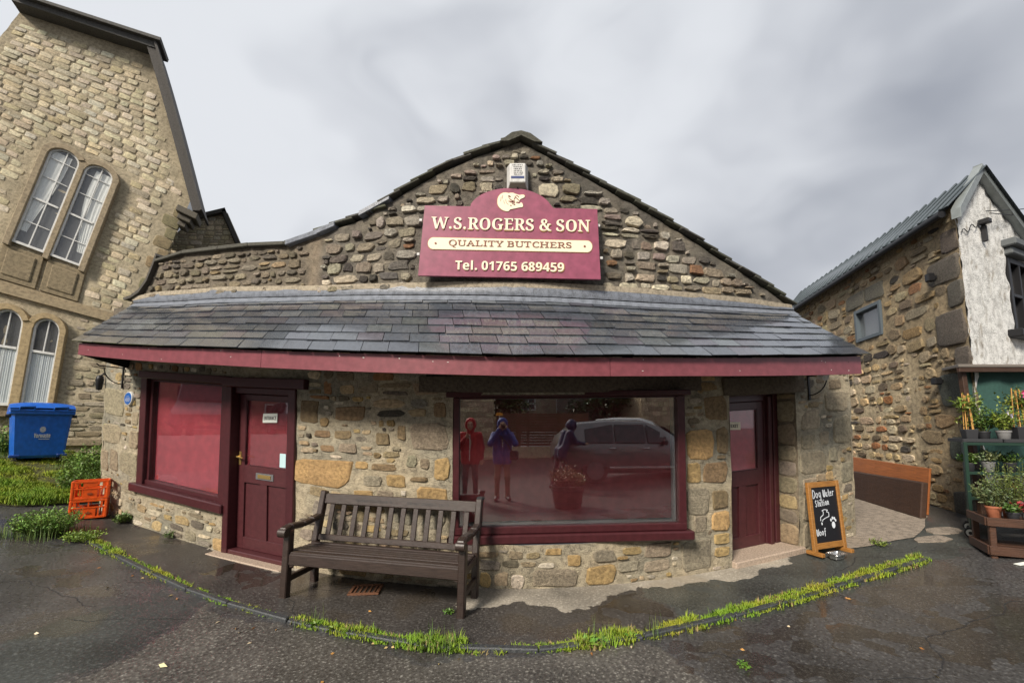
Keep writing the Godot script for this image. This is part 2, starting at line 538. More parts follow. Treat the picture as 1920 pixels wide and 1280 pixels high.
func ground_maps() -> Array:
	var mask := PackedByteArray(); mask.resize(MW * MH)
	var pud := PackedByteArray(); pud.resize(MW * MH)
	var pave := []
	var pave_right := []
	for k in 60:
		var x := lerpf(-6.4, 4.8, k / 59.0)
		pave.append(Vector2(x, kerb_z(x)))
	for k in 60:
		var x := lerpf(5.2, -6.6, k / 59.0)
		pave.append(Vector2(x, front_z(x) + 0.3))
	fill_polygon(mask, pave, 2)
	for k in 30:
		var x := lerpf(1.34, 4.8, k / 29.0)
		pave_right.append(Vector2(x, kerb_z(x)))
	pave_right += [Vector2(5.6, 5.2), Vector2(5.6, 7.0), Vector2(4.4, 6.3), Vector2(3.6, 5.6), Vector2(2.4, 4.9), Vector2(1.35, 4.6), Vector2(1.3, 4.3), Vector2(1.42, 4.0)]
	fill_polygon(mask, pave_right, 3)
	fill_polygon(mask, [Vector2(-2.59, 1.0), Vector2(-2.60, 3.0), Vector2(-2.67, 3.86), Vector2(-2.08, 3.62), Vector2(-1.68, 3.5), Vector2(-1.0, 3.25), Vector2(-0.2, 3.16), Vector2(0.3, 3.17), Vector2(1.0, 3.34), Vector2(1.25, 3.0), Vector2(1.2, 1.0)], 1)
	fill_polygon(mask, [Vector2(-3.46, 2.6), Vector2(-3.42, 3.51), Vector2(-3.19, 4.04), Vector2(-2.75, 3.9), Vector2(-2.66, 3.0), Vector2(-2.62, 1.0), Vector2(-4.0, 1.0)], 4)
	# the pale cement skim along the foot of the wall
	fill_polygon(mask, [Vector2(-0.5, 4.6), Vector2(-0.5, 3.98), Vector2(-0.2, 3.95), Vector2(0.0, 3.99), Vector2(0.38, 4.05), Vector2(0.71, 4.02), Vector2(0.86, 4.2), Vector2(1.06, 4.37), Vector2(1.25, 4.4), Vector2(1.4, 4.3), Vector2(1.53, 4.32), Vector2(1.75, 4.48), Vector2(2.0, 4.53), Vector2(2.48, 4.64), Vector2(3.1, 4.95), Vector2(3.2, 5.4), Vector2(1.5, 4.9), Vector2(0.2, 4.6)], 5)
	fill_polygon(mask, [Vector2(-3.62, 5.5), Vector2(-3.5, 5.2), Vector2(-3.05, 4.95), Vector2(-2.55, 4.74), Vector2(-2.25, 4.8), Vector2(-2.3, 5.1)], 5)
	# standing water in the hollows of the road
	for poly in [[Vector2(1.1, 3.3), Vector2(1.6, 3.5), Vector2(2.43, 3.88), Vector2(3.6, 4.3), Vector2(4.2, 4.5), Vector2(4.3, 4.2), Vector2(3.2, 3.95), Vector2(2.24, 3.55), Vector2(1.5, 3.05), Vector2(1.15, 3.1)],
		[Vector2(2.3, 3.1), Vector2(2.9, 3.35), Vector2(3.4, 3.42), Vector2(4.2, 3.6), Vector2(4.6, 3.2), Vector2(3.5, 2.95), Vector2(2.9, 2.9)],
		[Vector2(1.25, 2.95), Vector2(1.7, 3.0), Vector2(2.1, 2.75), Vector2(1.6, 2.72)],
		[Vector2(-6.6, 5.0), Vector2(-5.6, 4.6), Vector2(-5.0, 4.75), Vector2(-5.7, 5.15), Vector2(-6.5, 5.4)],
		[Vector2(-4.9, 4.1), Vector2(-3.9, 4.0), Vector2(-3.6, 4.2), Vector2(-4.3, 4.4)],
		[Vector2(-3.3, 4.7), Vector2(-2.6, 4.4), Vector2(-2.2, 4.5), Vector2(-2.8, 4.85)],
		[Vector2(0.9, 4.12), Vector2(1.2, 4.35), Vector2(1.36, 4.2), Vector2(1.32, 3.85), Vector2(1.1, 3.7), Vector2(0.6, 3.9)]]:
		fill_polygon(pud, poly, 255)
	var n1 := noise_bytes(MW, MH, 0.012, 4, 41, FastNoiseLite.TYPE_SIMPLEX_SMOOTH, false)
	var n2 := noise_bytes(MW, MH, 0.012, 4, 42, FastNoiseLite.TYPE_SIMPLEX_SMOOTH, false)
	var big := noise_bytes(MW, MH, 0.004, 4, 43, FastNoiseLite.TYPE_SIMPLEX_SMOOTH, false)
	var spk := noise_bytes(MW, MH, 0.85, 2, 44, FastNoiseLite.TYPE_SIMPLEX, false)
	var spk2 := noise_bytes(MW, MH, 0.19, 2, 45, FastNoiseLite.TYPE_SIMPLEX, false)
	# base colours as sRGB bytes: r, g, b, strength of the aggregate, roughness
	var kinds := [[66, 65, 65, 22, 0.34], [80, 77, 73, 34, 0.45], [60, 57, 55, 22, 0.45], [62, 65, 63, 19, 0.44], [58, 61, 60, 18, 0.42], [150, 143, 131, 24, 0.7]]
	var rgb := PackedByteArray(); rgb.resize(MW * MH * 3)
	var rough := PackedByteArray(); rough.resize(MW * MH)
	var bump := PackedByteArray(); bump.resize(MW * MH)
	for j in MH:
		for i in MW:
			var o := j * MW + i
			var jx := clampi(i + (int(n1[o]) - 128) / 5 + (int(spk2[o]) - 128) / 30, 0, MW - 1)
			var jy := clampi(j + (int(n2[o]) - 128) / 5, 0, MH - 1)
			var k: Array = kinds[mask[jy * MW + jx]]
			var wx := clampi(i + (int(n1[o]) - 128) / 2, 0, MW - 1)
			var wy := clampi(j + (int(n2[o]) - 128) / 2, 0, MH - 1)
			var s := (float(spk[o]) - 128.0) / 128.0
			var s2 := (float(spk2[o]) - 128.0) / 128.0
			var l := (float(big[o]) - 128.0) / 128.0
			var m := (float(n1[o]) - 128.0) / 128.0
			var grain: float = k[3] * (0.65 * s + 0.5 * s2)
			if s + s2 > 0.95: grain += k[3] * 1.1
			var wet := 0.0
			if pud[wy * MW + wx] > 0: wet = clampf(0.75 + 0.6 * m, 0.35, 1.0)
			wet = maxf(wet, smoothstep(0.25, 0.55, l + 0.35 * m) * 0.55)
			var f := 1.0 + 0.22 * l + 0.16 * m - 0.22 * wet
			grain *= 1.0 - 0.5 * wet
			var tint := 5.0 * wet
			rgb[o * 3] = clampi(int(k[0] * f + grain + tint), 8, 250)
			rgb[o * 3 + 1] = clampi(int(k[1] * f + grain + tint * 0.3), 8, 250)
			rgb[o * 3 + 2] = clampi(int(k[2] * f + grain * 0.95 - tint * 0.5), 8, 250)
			rough[o] = clampi(int(255.0 * lerpf(k[4] + 0.1 * s2, 0.06, wet)), 8, 255)
			bump[o] = clampi(int(128.0 + (1.0 - 0.85 * wet) * (70.0 * s + 40.0 * s2)), 0, 255)
	# cracks wandering through the tarmac
	for e in [[-5.2, 3.9, 0.2, 1.9], [-3.4, 3.45, -0.1, 2.6], [1.3, 3.2, -0.4, 2.2], [3.0, 4.3, 0.5, 2.0], [-1.9, 4.3, 0.15, 1.5], [2.2, 2.8, 0.2, 2.4], [4.2, 5.0, -0.3, 1.6], [-6.8, 4.6, 0.3, 2.0]]:
		var p := Vector2((e[0] - SITE.position.x) / SITE.size.x * MW, (e[1] - SITE.position.y) / SITE.size.y * MH)
		var dir: float = e[2]
		for step in int(e[3] * 128.0):
			dir += R.randf_range(-0.22, 0.22)
			dir = lerpf(dir, e[2], 0.03)
			p += Vector2(cos(dir), sin(dir))
			for dx in 1:
				var o := clampi(int(p.y) + dx, 0, MH - 1) * MW + clampi(int(p.x), 0, MW - 1)
				for ch in 3: rgb[o * 3 + ch] = int(rgb[o * 3 + ch] * 0.45)
				bump[o] = 0
				rough[o] = 200
	return [tex_from(rgb, MW, MH, Image.FORMAT_RGB8), tex_from(rough, MW, MH), tex_from(bump, MW, MH)]

func sheet(xs: Array, zs: Array, skip: Rect2, lift: float, map: Rect2) -> MB:
	# ground over the grid of xs and zs (zs: distance in front of the camera), left out inside skip
	var b := MB.new()
	for j in zs.size():
		for i in xs.size():
			var x: float = xs[i]
			var e := 0.05
			var slope := (ground_y(x + e) - ground_y(x - e)) / (2.0 * e)
			b.vert(Vector3(x, ground_y(x) + lift, -zs[j]), Vector3(-slope, 1, 0).normalized(), Vector2((x - map.position.x) / map.size.x, (zs[j] - map.position.y) / map.size.y))
	for j in zs.size() - 1:
		for i in xs.size() - 1:
			if skip.has_point(Vector2((xs[i] + xs[i + 1]) * 0.5, (zs[j] + zs[j + 1]) * 0.5)): continue
			var a: int = j * xs.size() + i
			var w := xs.size()
			b.tri_i(a, a + 1, a + w + 1); b.tri_i(a, a + w + 1, a + w)
	return b

func span(a: float, b: float, n: int) -> Array:
	var r := []
	for k in n + 1: r.append(lerpf(a, b, float(k) / n))
	return r

func build_ground() -> void:
	var maps := ground_maps()
	var gm := StandardMaterial3D.new()
	gm.albedo_texture = maps[0]
	gm.roughness_texture = maps[1]
	gm.roughness = 1.0
	gm.heightmap_enabled = true
	gm.heightmap_texture = maps[2]
	gm.heightmap_scale = 0.25
	gm.texture_repeat = false
	var x0 := SITE.position.x
	var x1 := SITE.end.x
	var z0 := SITE.position.y
	var z1 := SITE.end.y
	setting("forecourt", sheet(span(x0, x1, 64), span(z0, z1, 20), Rect2(0, 0, 0, 0), 0.0, SITE), gm)
	var far := textured(mat(lin(0.050, 0.044, 0.040), 0.42), T.grain, 1.2, T.grit, 0.5)
	setting("road", sheet([-180.0, -60.0, -30.0] + span(-22.0, -8.0, 14) + span(-7.0, 7.0, 28) + span(8.0, 22.0, 14) + [30.0, 60.0, 180.0], [-180.0, -60.0, -30.0, -20.0, -10.0, -5.0, -2.0, z0] + [z1, 12.0, 16.0, 30.0, 60.0, 180.0], SITE, 0.0, SITE), far)
	# the passage of worn concrete beside the barn
	var pas := MB.new()
	var outer := [Vector2(3.95, 5.18), Vector2(4.25, 5.2), Vector2(4.62, 5.34), Vector2(4.9, 5.36), Vector2(5.15, 5.5), Vector2(5.35, 5.7), Vector2(5.6, 5.95), Vector2(5.75, 6.05), Vector2(5.95, 6.4), Vector2(6.9, 10.0)]
	var inner := [Vector2(3.85, 5.9), Vector2(4.2, 6.0), Vector2(4.4, 6.2), Vector2(4.5, 6.5), Vector2(4.6, 7.0), Vector2(4.6, 7.5), Vector2(4.6, 8.0), Vector2(4.6, 8.6), Vector2(4.6, 9.2), Vector2(4.6, 10.0)]
	var rows := []
	for k in 5:
		var row := []
		for i in outer.size():
			var q: Vector2 = inner[i].lerp(outer[i] + Vector2(R.randf_range(-0.03, 0.03), R.randf_range(-0.03, 0.03)), k / 4.0)
			row.append(Vector3(q.x, ground_y(q.x) + 0.008, -q.y))
		rows.append(row)
	pas.grid(rows)
	for i in range(0, pas.n.size()): if pas.n[i].y < 0.0: pas.n[i] = -pas.n[i]
	var fixed := pas.ix
	pas.ix = PackedInt32Array()
	for k in range(0, fixed.size(), 3): pas.tri_i(fixed[k], fixed[k + 1], fixed[k + 2])
	setting("passage_paving", pas, M.concrete)
	for q in [[Vector2(4.98, 5.22), 0.22, 0.13], [Vector2(5.36, 5.45), 0.2, 0.15]]:
		var poly := PackedVector2Array()
		for k in 9:
			var t := TAU * k / 9.0
			var rr := R.randf_range(0.8, 1.1)
			poly.append(Vector2(cos(t) * q[1] * rr, sin(t) * q[2] * rr) + q[0])
		var pm := MB.new()
		pm.prism(func(x, z, d): return Vector3(x, ground_y(x) + d, -z), poly, 0.0, 0.012)
		setting("paving_patch", pm, M.concrete)
	# narrow stone edging along the pavement, flush stones end to end
	var x := -5.6
	var kerb := Node3D.new()
	kerb.name = "kerb"
	add_child(kerb)
	kerb.set_meta("kind", "structure")
	while x < 4.3:
		var l := R.randf_range(0.5, 0.9) / sqrt(1.0 + pow((kerb_z(x + 0.3) - kerb_z(x)) / 0.3, 2.0))
		var xe := minf(x + l, 4.35)
		var kb := MB.new()
		var f := func(s, h, d): return Vector3(s, ground_y(s) + h, -kerb_z(s) + d)
		var top := 0.028 + R.randf_range(-0.006, 0.008)
		kb.mapped(f, x + 0.004, xe - 0.004, -0.08, top, -0.03, 0.03, 0.008)
		part("kerb_stone", kb, M.kerb, kerb)
		x = xe
	# lawn
	var lw := MB.new()
	var edge := [Vector2(-6.35, 7.0), Vector2(-6.55, 6.62), Vector2(-6.62, 6.2), Vector2(-6.8, 5.98), Vector2(-7.2, 5.9), Vector2(-8.0, 6.0), Vector2(-9.0, 6.2), Vector2(-12.0, 6.6)]
	var back := [Vector2(-6.5, 9.6), Vector2(-7.0, 9.8), Vector2(-7.6, 9.9), Vector2(-8.2, 9.8), Vector2(-8.9, 9.6), Vector2(-9.6, 9.4), Vector2(-10.6, 9.0), Vector2(-13.0, 8.0)]
	rows = []
	for k in 9:
		var row := []
		for i in edge.size():
			var q: Vector2 = edge[i].lerp(back[i], k / 8.0)
			row.append(Vector3(q.x, ground_y(q.x) + 0.012 + 0.05 * minf(1.0, k / 2.0), -q.y))
		rows.append(row)
	lw.grid(rows)
	for i in lw.n.size(): if lw.n[i].y < 0.0: lw.n[i] = -lw.n[i]
	fixed = lw.ix
	lw.ix = PackedInt32Array()
	for k in range(0, fixed.size(), 3): lw.tri_i(fixed[k], fixed[k + 1], fixed[k + 2])
	setting("lawn", lw, textured(mat(lin(0.085, 0.085, 0.022), 0.95), T.grain, 3.0, T.grit, 1.0))

# ---------------------------------------------------------------- masonry
func layout(f_inside: Callable, s0: float, s1: float, h0: float, h1: float, row: Vector2, wide: Vector2, gap: float, keep: Array, fill := 0.97) -> Array:
	# rough courses of stones [s, h, half width, half height] inside a region, clear of the listed rectangles
	var out := []
	var h := h0
	while h < h1:
		var rh := R.randf_range(row.x, row.y)
		var s := s0 + R.randf_range(-wide.y, 0.0)
		while s < s1:
			var w := R.randf_range(wide.x, wide.y)
			if R.randf() < 0.15: w *= 1.35
			var pieces := [[h, rh]]
			if rh > row.y * 0.8 and row.y > row.x * 1.2 and R.randf() < 0.3: pieces = [[h, rh * 0.48], [h + rh * 0.52, rh * 0.48]]
			for q in pieces:
				var ph: float = q[1] * R.randf_range(0.72, 1.0)
				var ch: float = q[0] + q[1] * 0.5 + R.randf_range(-0.12, 0.12) * q[1]
				var cs: float = s + w * 0.5
				var hw: float = (w - gap) * 0.5 * R.randf_range(0.85, 1.0)
				var hh: float = (ph - gap) * 0.5
				if hh < 0.012 or hw < 0.02 or R.randf() > fill: continue
				var ok := true
				for c in [Vector2(-0.9, -0.9), Vector2(0.9, -0.9), Vector2(0.9, 0.9), Vector2(-0.9, 0.9), Vector2.ZERO]:
					if not f_inside.call(cs + c.x * hw, ch + c.y * hh): ok = false
				for k in keep:
					if cs + hw > k[0] - 0.005 and cs - hw < k[1] + 0.005 and ch + hh > k[2] - 0.005 and ch - hh < k[3] + 0.005: ok = false
				if ok: out.append([cs, ch, hw, hh])
			s += w
		h += rh
	return out

func packed(f_inside: Callable, s0: float, s1: float, h0: float, h1: float, row: Vector2, wide: Vector2, gap: float, keep: Array, fill: float, passes := 2) -> Array:
	# courses first, then smaller stones pinned into the gaps
	var out := layout(f_inside, s0, s1, h0, h1, row, wide, gap, keep, fill)
	var all := keep.duplicate()
	var k := 0.62
	for p in passes:
		for q in out: all.append([q[0] - q[2], q[0] + q[2], q[1] - q[3], q[1] + q[3]])
		out += layout(f_inside, s0, s1, h0, h1, row * k, wide * k, gap * 0.8, all, 1.0)
		k *= 0.7
	return out

func stone(b: MB, f: Callable, q: Array, bulge: float, square: float, c: Color, jitter := 0.10) -> void:
	# one stone: an uneven outline, a rounded arris and a slightly domed, uneven face
	var n := 9 if jitter >= 0.1 else 12
	var rings := []
	var ph := R.randf() * TAU
	var outline := []
	for i in n:
		var t := TAU * i / n + R.randf_range(-0.12, 0.12)
		var cx := cos(t)
		var sy := sin(t)
		var e := 2.0 / square
		var p := Vector2(signf(cx) * pow(absf(cx), e), signf(sy) * pow(absf(sy), e))
		p *= 1.0 + R.randf_range(-jitter, jitter) + 0.05 * sin(2.0 * t + ph)
		outline.append(p)
	var levels := [[1.02, -0.006], [0.985, bulge * 0.62], [0.90, bulge * 0.95], [0.48, bulge]]
	var tilt := Vector2(R.randf_range(-0.35, 0.35), R.randf_range(-0.35, 0.35)) * bulge
	var at := b.v.size()
	var mid: Vector3 = f.call(q[0], q[1], bulge * 1.02)
	var base: Vector3 = f.call(q[0], q[1], 0.0)
	var nn: Vector3 = (mid - base).normalized()
	var pts := []
	for k in levels.size():
		var row := []
		for i in n:
			var p: Vector2 = outline[i] * levels[k][0]
			var d: float = levels[k][1]
			if k > 0: d += (tilt.dot(p) + R.randf_range(-0.24, 0.24) * bulge) * (0.6 if k > 1 else 0.3)
			row.append(f.call(q[0] + p.x * q[2], q[1] + p.y * q[3], maxf(d, -0.006)))
		pts.append(row)
	if jitter >= 0.1:
		# broken stone: facets and chipped edges
		var deep: Vector3 = f.call(q[0], q[1], -0.3)
		var top: Vector3 = mid + nn * bulge * R.randf_range(-0.15, 0.2)
		for k in levels.size() - 1:
			for i in n:
				var v := 1.0 + R.randf_range(-0.13, 0.13)
				b.col = Color(c.r * v, c.g * v, c.b * v)
				var i2 := (i + 1) % n
				b.tri(pts[k][i], pts[k][i2], pts[k + 1][i2], deep)
				b.tri(pts[k][i], pts[k + 1][i2], pts[k + 1][i], deep)
		for i in n:
			var v := 1.0 + R.randf_range(-0.08, 0.08)
			b.col = Color(c.r * v, c.g * v, c.b * v)
			b.tri(pts[-1][i], pts[-1][(i + 1) % n], top, deep)
		return
	for k in levels.size():
		for i in n:
			var out_dir: Vector3 = (pts[k][i] - mid)
			out_dir = (out_dir - nn * out_dir.dot(nn)).normalized()
			var lean: float = [0.92, 0.60, 0.14, 0.04][k]
			var v := 1.0 + R.randf_range(-0.10, 0.10)
			b.col = Color(c.r * v, c.g * v, c.b * v)
			b.vert(pts[k][i], (nn * (1.0 - lean) + out_dir * lean).normalized())
	b.col = c
	var m := b.vert(mid, nn)
	for k in levels.size() - 1:
		for i in n:
			var a := at + k * n + i
			var a2 := at + k * n + (i + 1) % n
			b.tri_i(a, a2, a2 + n); b.tri_i(a, a2 + n, a + n)
	var last := at + (levels.size() - 1) * n
	for i in n: b.tri_i(last + i, last + (i + 1) % n, m)

func pick(cols: Array) -> Color:
	# [r, g, b, weight] linear
	var sum := 0.0
	for c in cols: sum += c[3]
	var x := R.randf() * sum
	for c in cols:
		x -= c[3]
		if x <= 0.0:
			var v := R.randf_range(0.78, 1.2)
			return Color(c[0] * v * R.randf_range(0.95, 1.05), c[1] * v, c[2] * v * R.randf_range(0.9, 1.1))
	return Color(0.3, 0.3, 0.3)

func lay_stones(list: Array, budget: int, parent: Node, f: Callable, called: String, joined: String) -> void:
	# list entries: [layout entry, bulge, squareness, colour, material, jitter]; the largest become pieces of their own
	list.sort_custom(func(a, b): return a[0][2] * a[0][3] > b[0][2] * b[0][3])
	var rest := {}
	for k in list.size():
		var e: Array = list[k]
		if k < budget:
			var b := MB.new()
			stone(b, f, e[0], e[1], e[2], e[3], e[5])
			part(called, b, e[4], parent)
		else:
			if not rest.has(e[4]): rest[e[4]] = MB.new()
			stone(rest[e[4]], f, e[0], e[1], e[2], e[3], e[5])
	for m in rest:
		var o := part(joined, rest[m], m, parent)
		o.set_meta("kind", "stuff")

func wall_sheet(f: Callable, ss: Array, hs: Array, top: Callable, holes: Array, shade: Callable, rough := 0.012) -> MB:
	# the mortar face of a wall, with openings left out
	var b := MB.new()
	var at := {}
	for i in ss.size() - 1:
		for j in hs.size() - 1:
			var cs: float = (ss[i] + ss[i + 1]) * 0.5
			var ch: float = (hs[j] + hs[j + 1]) * 0.5
			var skip := false
			for r in holes:
				if cs > r[0] and cs < r[1] and ch > r[2] and ch < r[3]: skip = true
			if skip or hs[j] >= maxf(top.call(ss[i]), top.call(ss[i + 1])): continue
			var id := []
			for e in [[0, 0], [1, 0], [1, 1], [0, 1]]:
				var key := Vector2i(i + e[0], j + e[1])
				if not at.has(key):
					var s: float = ss[i + e[0]]
					var h: float = minf(hs[j + e[1]], top.call(s))
					var d := rough * nz.get_noise_3d(s * 3.1, h * 3.1, 1.0) * 2.0
					var p: Vector3 = f.call(s, h, d)
					var nn: Vector3 = (f.call(s, h, 1.0) - f.call(s, h, 0.0)).normalized()
					b.col = shade.call(s, h)
					at[key] = b.vert(p, nn, Vector2(s, h))
				id.append(at[key])
			b.tri_i(id[0], id[1], id[2]); b.tri_i(id[0], id[2], id[3])
	return b

func breaks(a: float, b: float, step: float, extra: Array) -> Array:
	var r := extra.duplicate()
	var n := int(ceil((b - a) / step))
	for k in n + 1:
		var x := lerpf(a, b, float(k) / n)
		var near := false
		for e in extra: if absf(e - x) < step * 0.3: near = true
		if not near: r.append(x)
	r.sort()
	return r

# ---------------------------------------------------------------- the butcher's shop
const HOLES := [[-5.06, -3.40, 0.45, 2.05], [-3.40, -2.40, -0.2, 2.05], [-0.60, 1.80, 0.42, 1.93], [2.42, 3.40, -0.2, 1.90]]

func flat(s0: float, s1: float, z0 := 0.0, z1 := 0.0) -> Callable:
	var x0 := s0 * swell(1.0)
	var x1 := s1 * swell(1.0)
	return chord.bind(x0, z0 if z0 > 0.0 else front_z(x0), x1, z1 if z1 > 0.0 else front_z(x1))

func gable_top(s: float) -> float:
	return line_at(s, GABLE)

func eave_h(s: float) -> float:
	return line_at(s, [Vector2(-5.53, 2.365), Vector2(-3.0, 2.33), Vector2(-1.2, 2.27), Vector2(0, 2.235), Vector2(1.6, 2.235), Vector2(3.84, 2.245)])

func fascia_foot(s: float) -> float:
	return line_at(s, [Vector2(-5.43, 2.184), Vector2(-2.99, 2.135), Vector2(-1.21, 2.075), Vector2(0, 2.042), Vector2(1.62, 2.039), Vector2(3.73, 2.021)])

func pent(t: float, r: float, d: float) -> Vector3:   # the lean-to roof: t along, r up the slope, d above the boards
	var se := lerpf(-5.53, 3.84, t)
	var st := lerpf(-5.46, 3.43, t)
	var e := shop_out(se, eave_h(se), 0.75)
	var w := shop_out(st, line_at(st, [Vector2(-5.46, 3.06), Vector2(-3.62, 3.07), Vector2(-2.17, 3.03), Vector2(-0.9, 2.99), Vector2(0.22, 2.96), Vector2(1.38, 2.925), Vector2(3.43, 2.906)]), 0.0)
	var e2 := shop_out(se + 0.05, eave_h(se + 0.05), 0.75)
	var up := (e2 - e).cross(w - e).normalized()
	return e.lerp(w, r) + up * d

func fascia_map(s: float, k: float, d: float) -> Vector3:
	return shop_out(s, lerpf(fascia_foot(s), eave_h(s) - 0.028, k), 0.70 + d)

func build_shop() -> void:
	var b: MB
	var sh := thing("butcher_shop", "low stone butcher's shop with slate lean-to roof and maroon shopfront", "shop")
	# --- walls
	var holes_s := []
	var holes_h := []
	for r in HOLES:
		holes_s += [r[0], r[1]]
		holes_h += [r[2], r[3]]
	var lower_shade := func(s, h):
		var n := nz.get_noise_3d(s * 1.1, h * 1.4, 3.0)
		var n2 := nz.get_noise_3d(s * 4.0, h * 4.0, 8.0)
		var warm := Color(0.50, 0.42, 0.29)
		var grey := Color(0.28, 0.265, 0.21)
		var c := warm.lerp(grey, clampf(0.35 + 0.9 * n + 0.3 * smoothstep(0.9, 1.6, h), 0.0, 1.0))  # greyer high up: dirt, plus the shade under the eave painted in
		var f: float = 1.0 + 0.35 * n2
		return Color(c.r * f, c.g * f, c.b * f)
	var gable_shade := func(s, h):
		var n := nz.get_noise_3d(s * 1.3, h * 1.3, 5.0)
		var n2 := nz.get_noise_3d(s * 5.0, h * 5.0, 9.0)
		var c := Color(0.15, 0.136, 0.115).lerp(Color(0.27, 0.235, 0.18), clampf(0.3 + n, 0.0, 1.0))
		if s < -2.3: c = c.lerp(Color(0.20, 0.165, 0.12), 0.7)
		c = c.lerp(Color(0.34, 0.27, 0.19), 0.8 * smoothstep(0.14, 0.0, absf(s + 2.28 + 0.05 * n2)))
		var f: float = 1.0 + 0.4 * n2
		return Color(c.r * f, c.g * f, c.b * f)
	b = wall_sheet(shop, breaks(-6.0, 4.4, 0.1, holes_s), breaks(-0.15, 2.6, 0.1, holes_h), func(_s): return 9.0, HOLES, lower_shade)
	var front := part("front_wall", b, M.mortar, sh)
	var ghs := breaks(2.6, 4.8, 0.07, [])
	b = wall_sheet(shop, breaks(-6.0, 4.4, 0.07, [-5.62, -5.5, -5.32, -5.17, -5.08, -5.03, -2.65, -2.25, -1.64, -1.35, -0.84, -0.36, 0.09, 0.6, 1.26, 1.89, 2.51, 2.95, 3.31]), ghs, gable_top, [], gable_shade)
	var gable := part("gable_wall", b, M.mortar, sh)
	# side walls and roofs behind, plain
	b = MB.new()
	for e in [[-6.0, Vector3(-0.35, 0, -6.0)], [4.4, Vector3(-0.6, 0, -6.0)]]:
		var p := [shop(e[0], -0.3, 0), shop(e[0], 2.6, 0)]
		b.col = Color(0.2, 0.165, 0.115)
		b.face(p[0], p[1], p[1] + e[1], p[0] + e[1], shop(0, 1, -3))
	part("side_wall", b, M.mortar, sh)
	b = MB.new()
	b.col = Color(0.07, 0.07, 0.075)
	var ridge: Vector3 = shop(0.09, 4.72, 0.02)
	for k in GABLE.size() - 1:
		if GABLE[k].x < -5.6: continue
		var p: Vector3 = shop(GABLE[k].x, GABLE[k].y - 0.02, -0.05)
		var q: Vector3 = shop(GABLE[k + 1].x, GABLE[k + 1].y - 0.02, -0.05)
		b.face(p, q, Vector3(q.x, q.y, -11.0), Vector3(p.x, p.y, -11.0), ridge + Vector3(0, -4, -3))
	part("main_roof", b, M.slate, sh)
	# dark panels added behind the openings, to stop sky light leaking through
	b = MB.new()
	for r in HOLES:
		b.mapped(shop, r[0] - 0.2, r[1] + 0.2, r[2] - 0.1, minf(r[3] + 0.2, 2.3), -0.62, -0.58)
	part("backing_panel", b, M.dark, sh)
	# --- stones of the lower wall
	var lower_cols := [[0.55, 0.39, 0.18, 3.0], [0.52, 0.40, 0.25, 4.0], [0.64, 0.56, 0.42, 3.5], [0.36, 0.30, 0.22, 2.2], [0.42, 0.22, 0.10, 0.3], [0.15, 0.13, 0.10, 0.8]]
	var keep := []
	for r in HOLES: keep.append([r[0] - 0.03, r[1] + 0.03, r[2] - (0.03 if r[2] > 0 else 0.0), r[3] + 0.04])
	keep.append([-3.4, -2.3, 1.9, 2.2])
	keep.append([2.3, 3.5, 1.88, 2.12])
	var big := []
	var yellow := [0.53, 0.36, 0.16]
	var pale := [0.56, 0.47, 0.34]
	var brown := [0.30, 0.21, 0.115]
	for e in [[yellow, [[-2.38, -1.70, 0.90, 1.21], [-0.79, -0.62, 1.04, 1.28], [-0.98, -0.63, 0.76, 0.98], [-1.66, -1.49, 1.12, 1.21], [-1.31, -1.07, 0.95, 1.09], [-1.66, -1.44, 0.81, 0.91], [1.86, 2.21, 1.19, 1.53], [1.85, 2.04, 0.94, 1.16], [2.16, 2.40, 0.40, 0.62], [2.18, 2.40, 0.26, 0.38], [2.19, 2.39, 0.13, 0.24], [0.73, 1.06, 0.0, 0.20], [0.54, 0.70, 0.20, 0.32], [0.32, 0.51, 0.31, 0.39]]],
		[pale, [[-1.05, -0.64, 1.34, 1.63], [-1.55, -1.34, 0.94, 1.07], [-1.40, -1.20, 0.80, 0.92], [-1.86, -1.63, 1.28, 1.39], [1.85, 2.14, 0.61, 0.90], [1.79, 2.16, 0.02, 0.38], [1.07, 1.31, 0.11, 0.22], [1.33, 1.66, 0.08, 0.20], [0.21, 0.67, 0.0, 0.185], [1.93, 2.10, 0.42, 0.60], [1.35, 1.68, 0.22, 0.37], [0.81, 1.06, 0.22, 0.35]]],
		[brown, [[-2.15, -1.95, 1.43, 1.52], [-1.90, -1.69, 1.42, 1.53], [-2.08, -1.88, 1.28, 1.36], [-1.43, -1.26, 1.38, 1.52], [-1.46, -1.19, 1.11, 1.20], [-1.04, -0.85, 1.02, 1.08], [-1.19, -1.08, 1.44, 1.61], [2.06, 2.37, 0.92, 1.17], [2.16, 2.38, 0.64, 0.85], [2.23, 2.40, 1.23, 1.54], [2.10, 2.40, 1.60, 1.90], [-0.80, -0.66, 1.68, 1.86], [-1.9, -1.55, 1.62, 1.8], [-2.36, -2.1, 1.58, 1.85]]],
		[[0.36, 0.30, 0.20], [[-5.98, -5.48, 0.98, 1.26], [-5.98, -5.46, 1.38, 1.80], [-5.26, -5.10, 1.31, 1.50], [-5.30, -5.09, 0.98, 1.25], [-5.76, -5.54, 0.61, 0.91], [-5.97, -5.79, 0.58, 0.88], [-5.50, -5.09, 0.60, 0.94], [-5.94, -5.50, 0.34, 0.52], [-5.42, -5.09, 0.36, 0.55]]],
		[[0.40, 0.34, 0.24], [[3.46, 3.80, 1.40, 1.66], [3.90, 4.35, 1.60, 1.87], [3.46, 3.71, 1.17, 1.37], [3.77, 3.95, 1.20, 1.38], [4.02, 4.38, 1.18, 1.55], [3.46, 3.87, 0.87, 1.15], [3.92, 4.11, 0.98, 1.15], [4.13, 4.38, 0.68, 0.95], [3.46, 3.69, 0.65, 0.84], [3.46, 3.60, 0.33, 0.63], [3.46, 3.56, 0.02, 0.31]]]]:
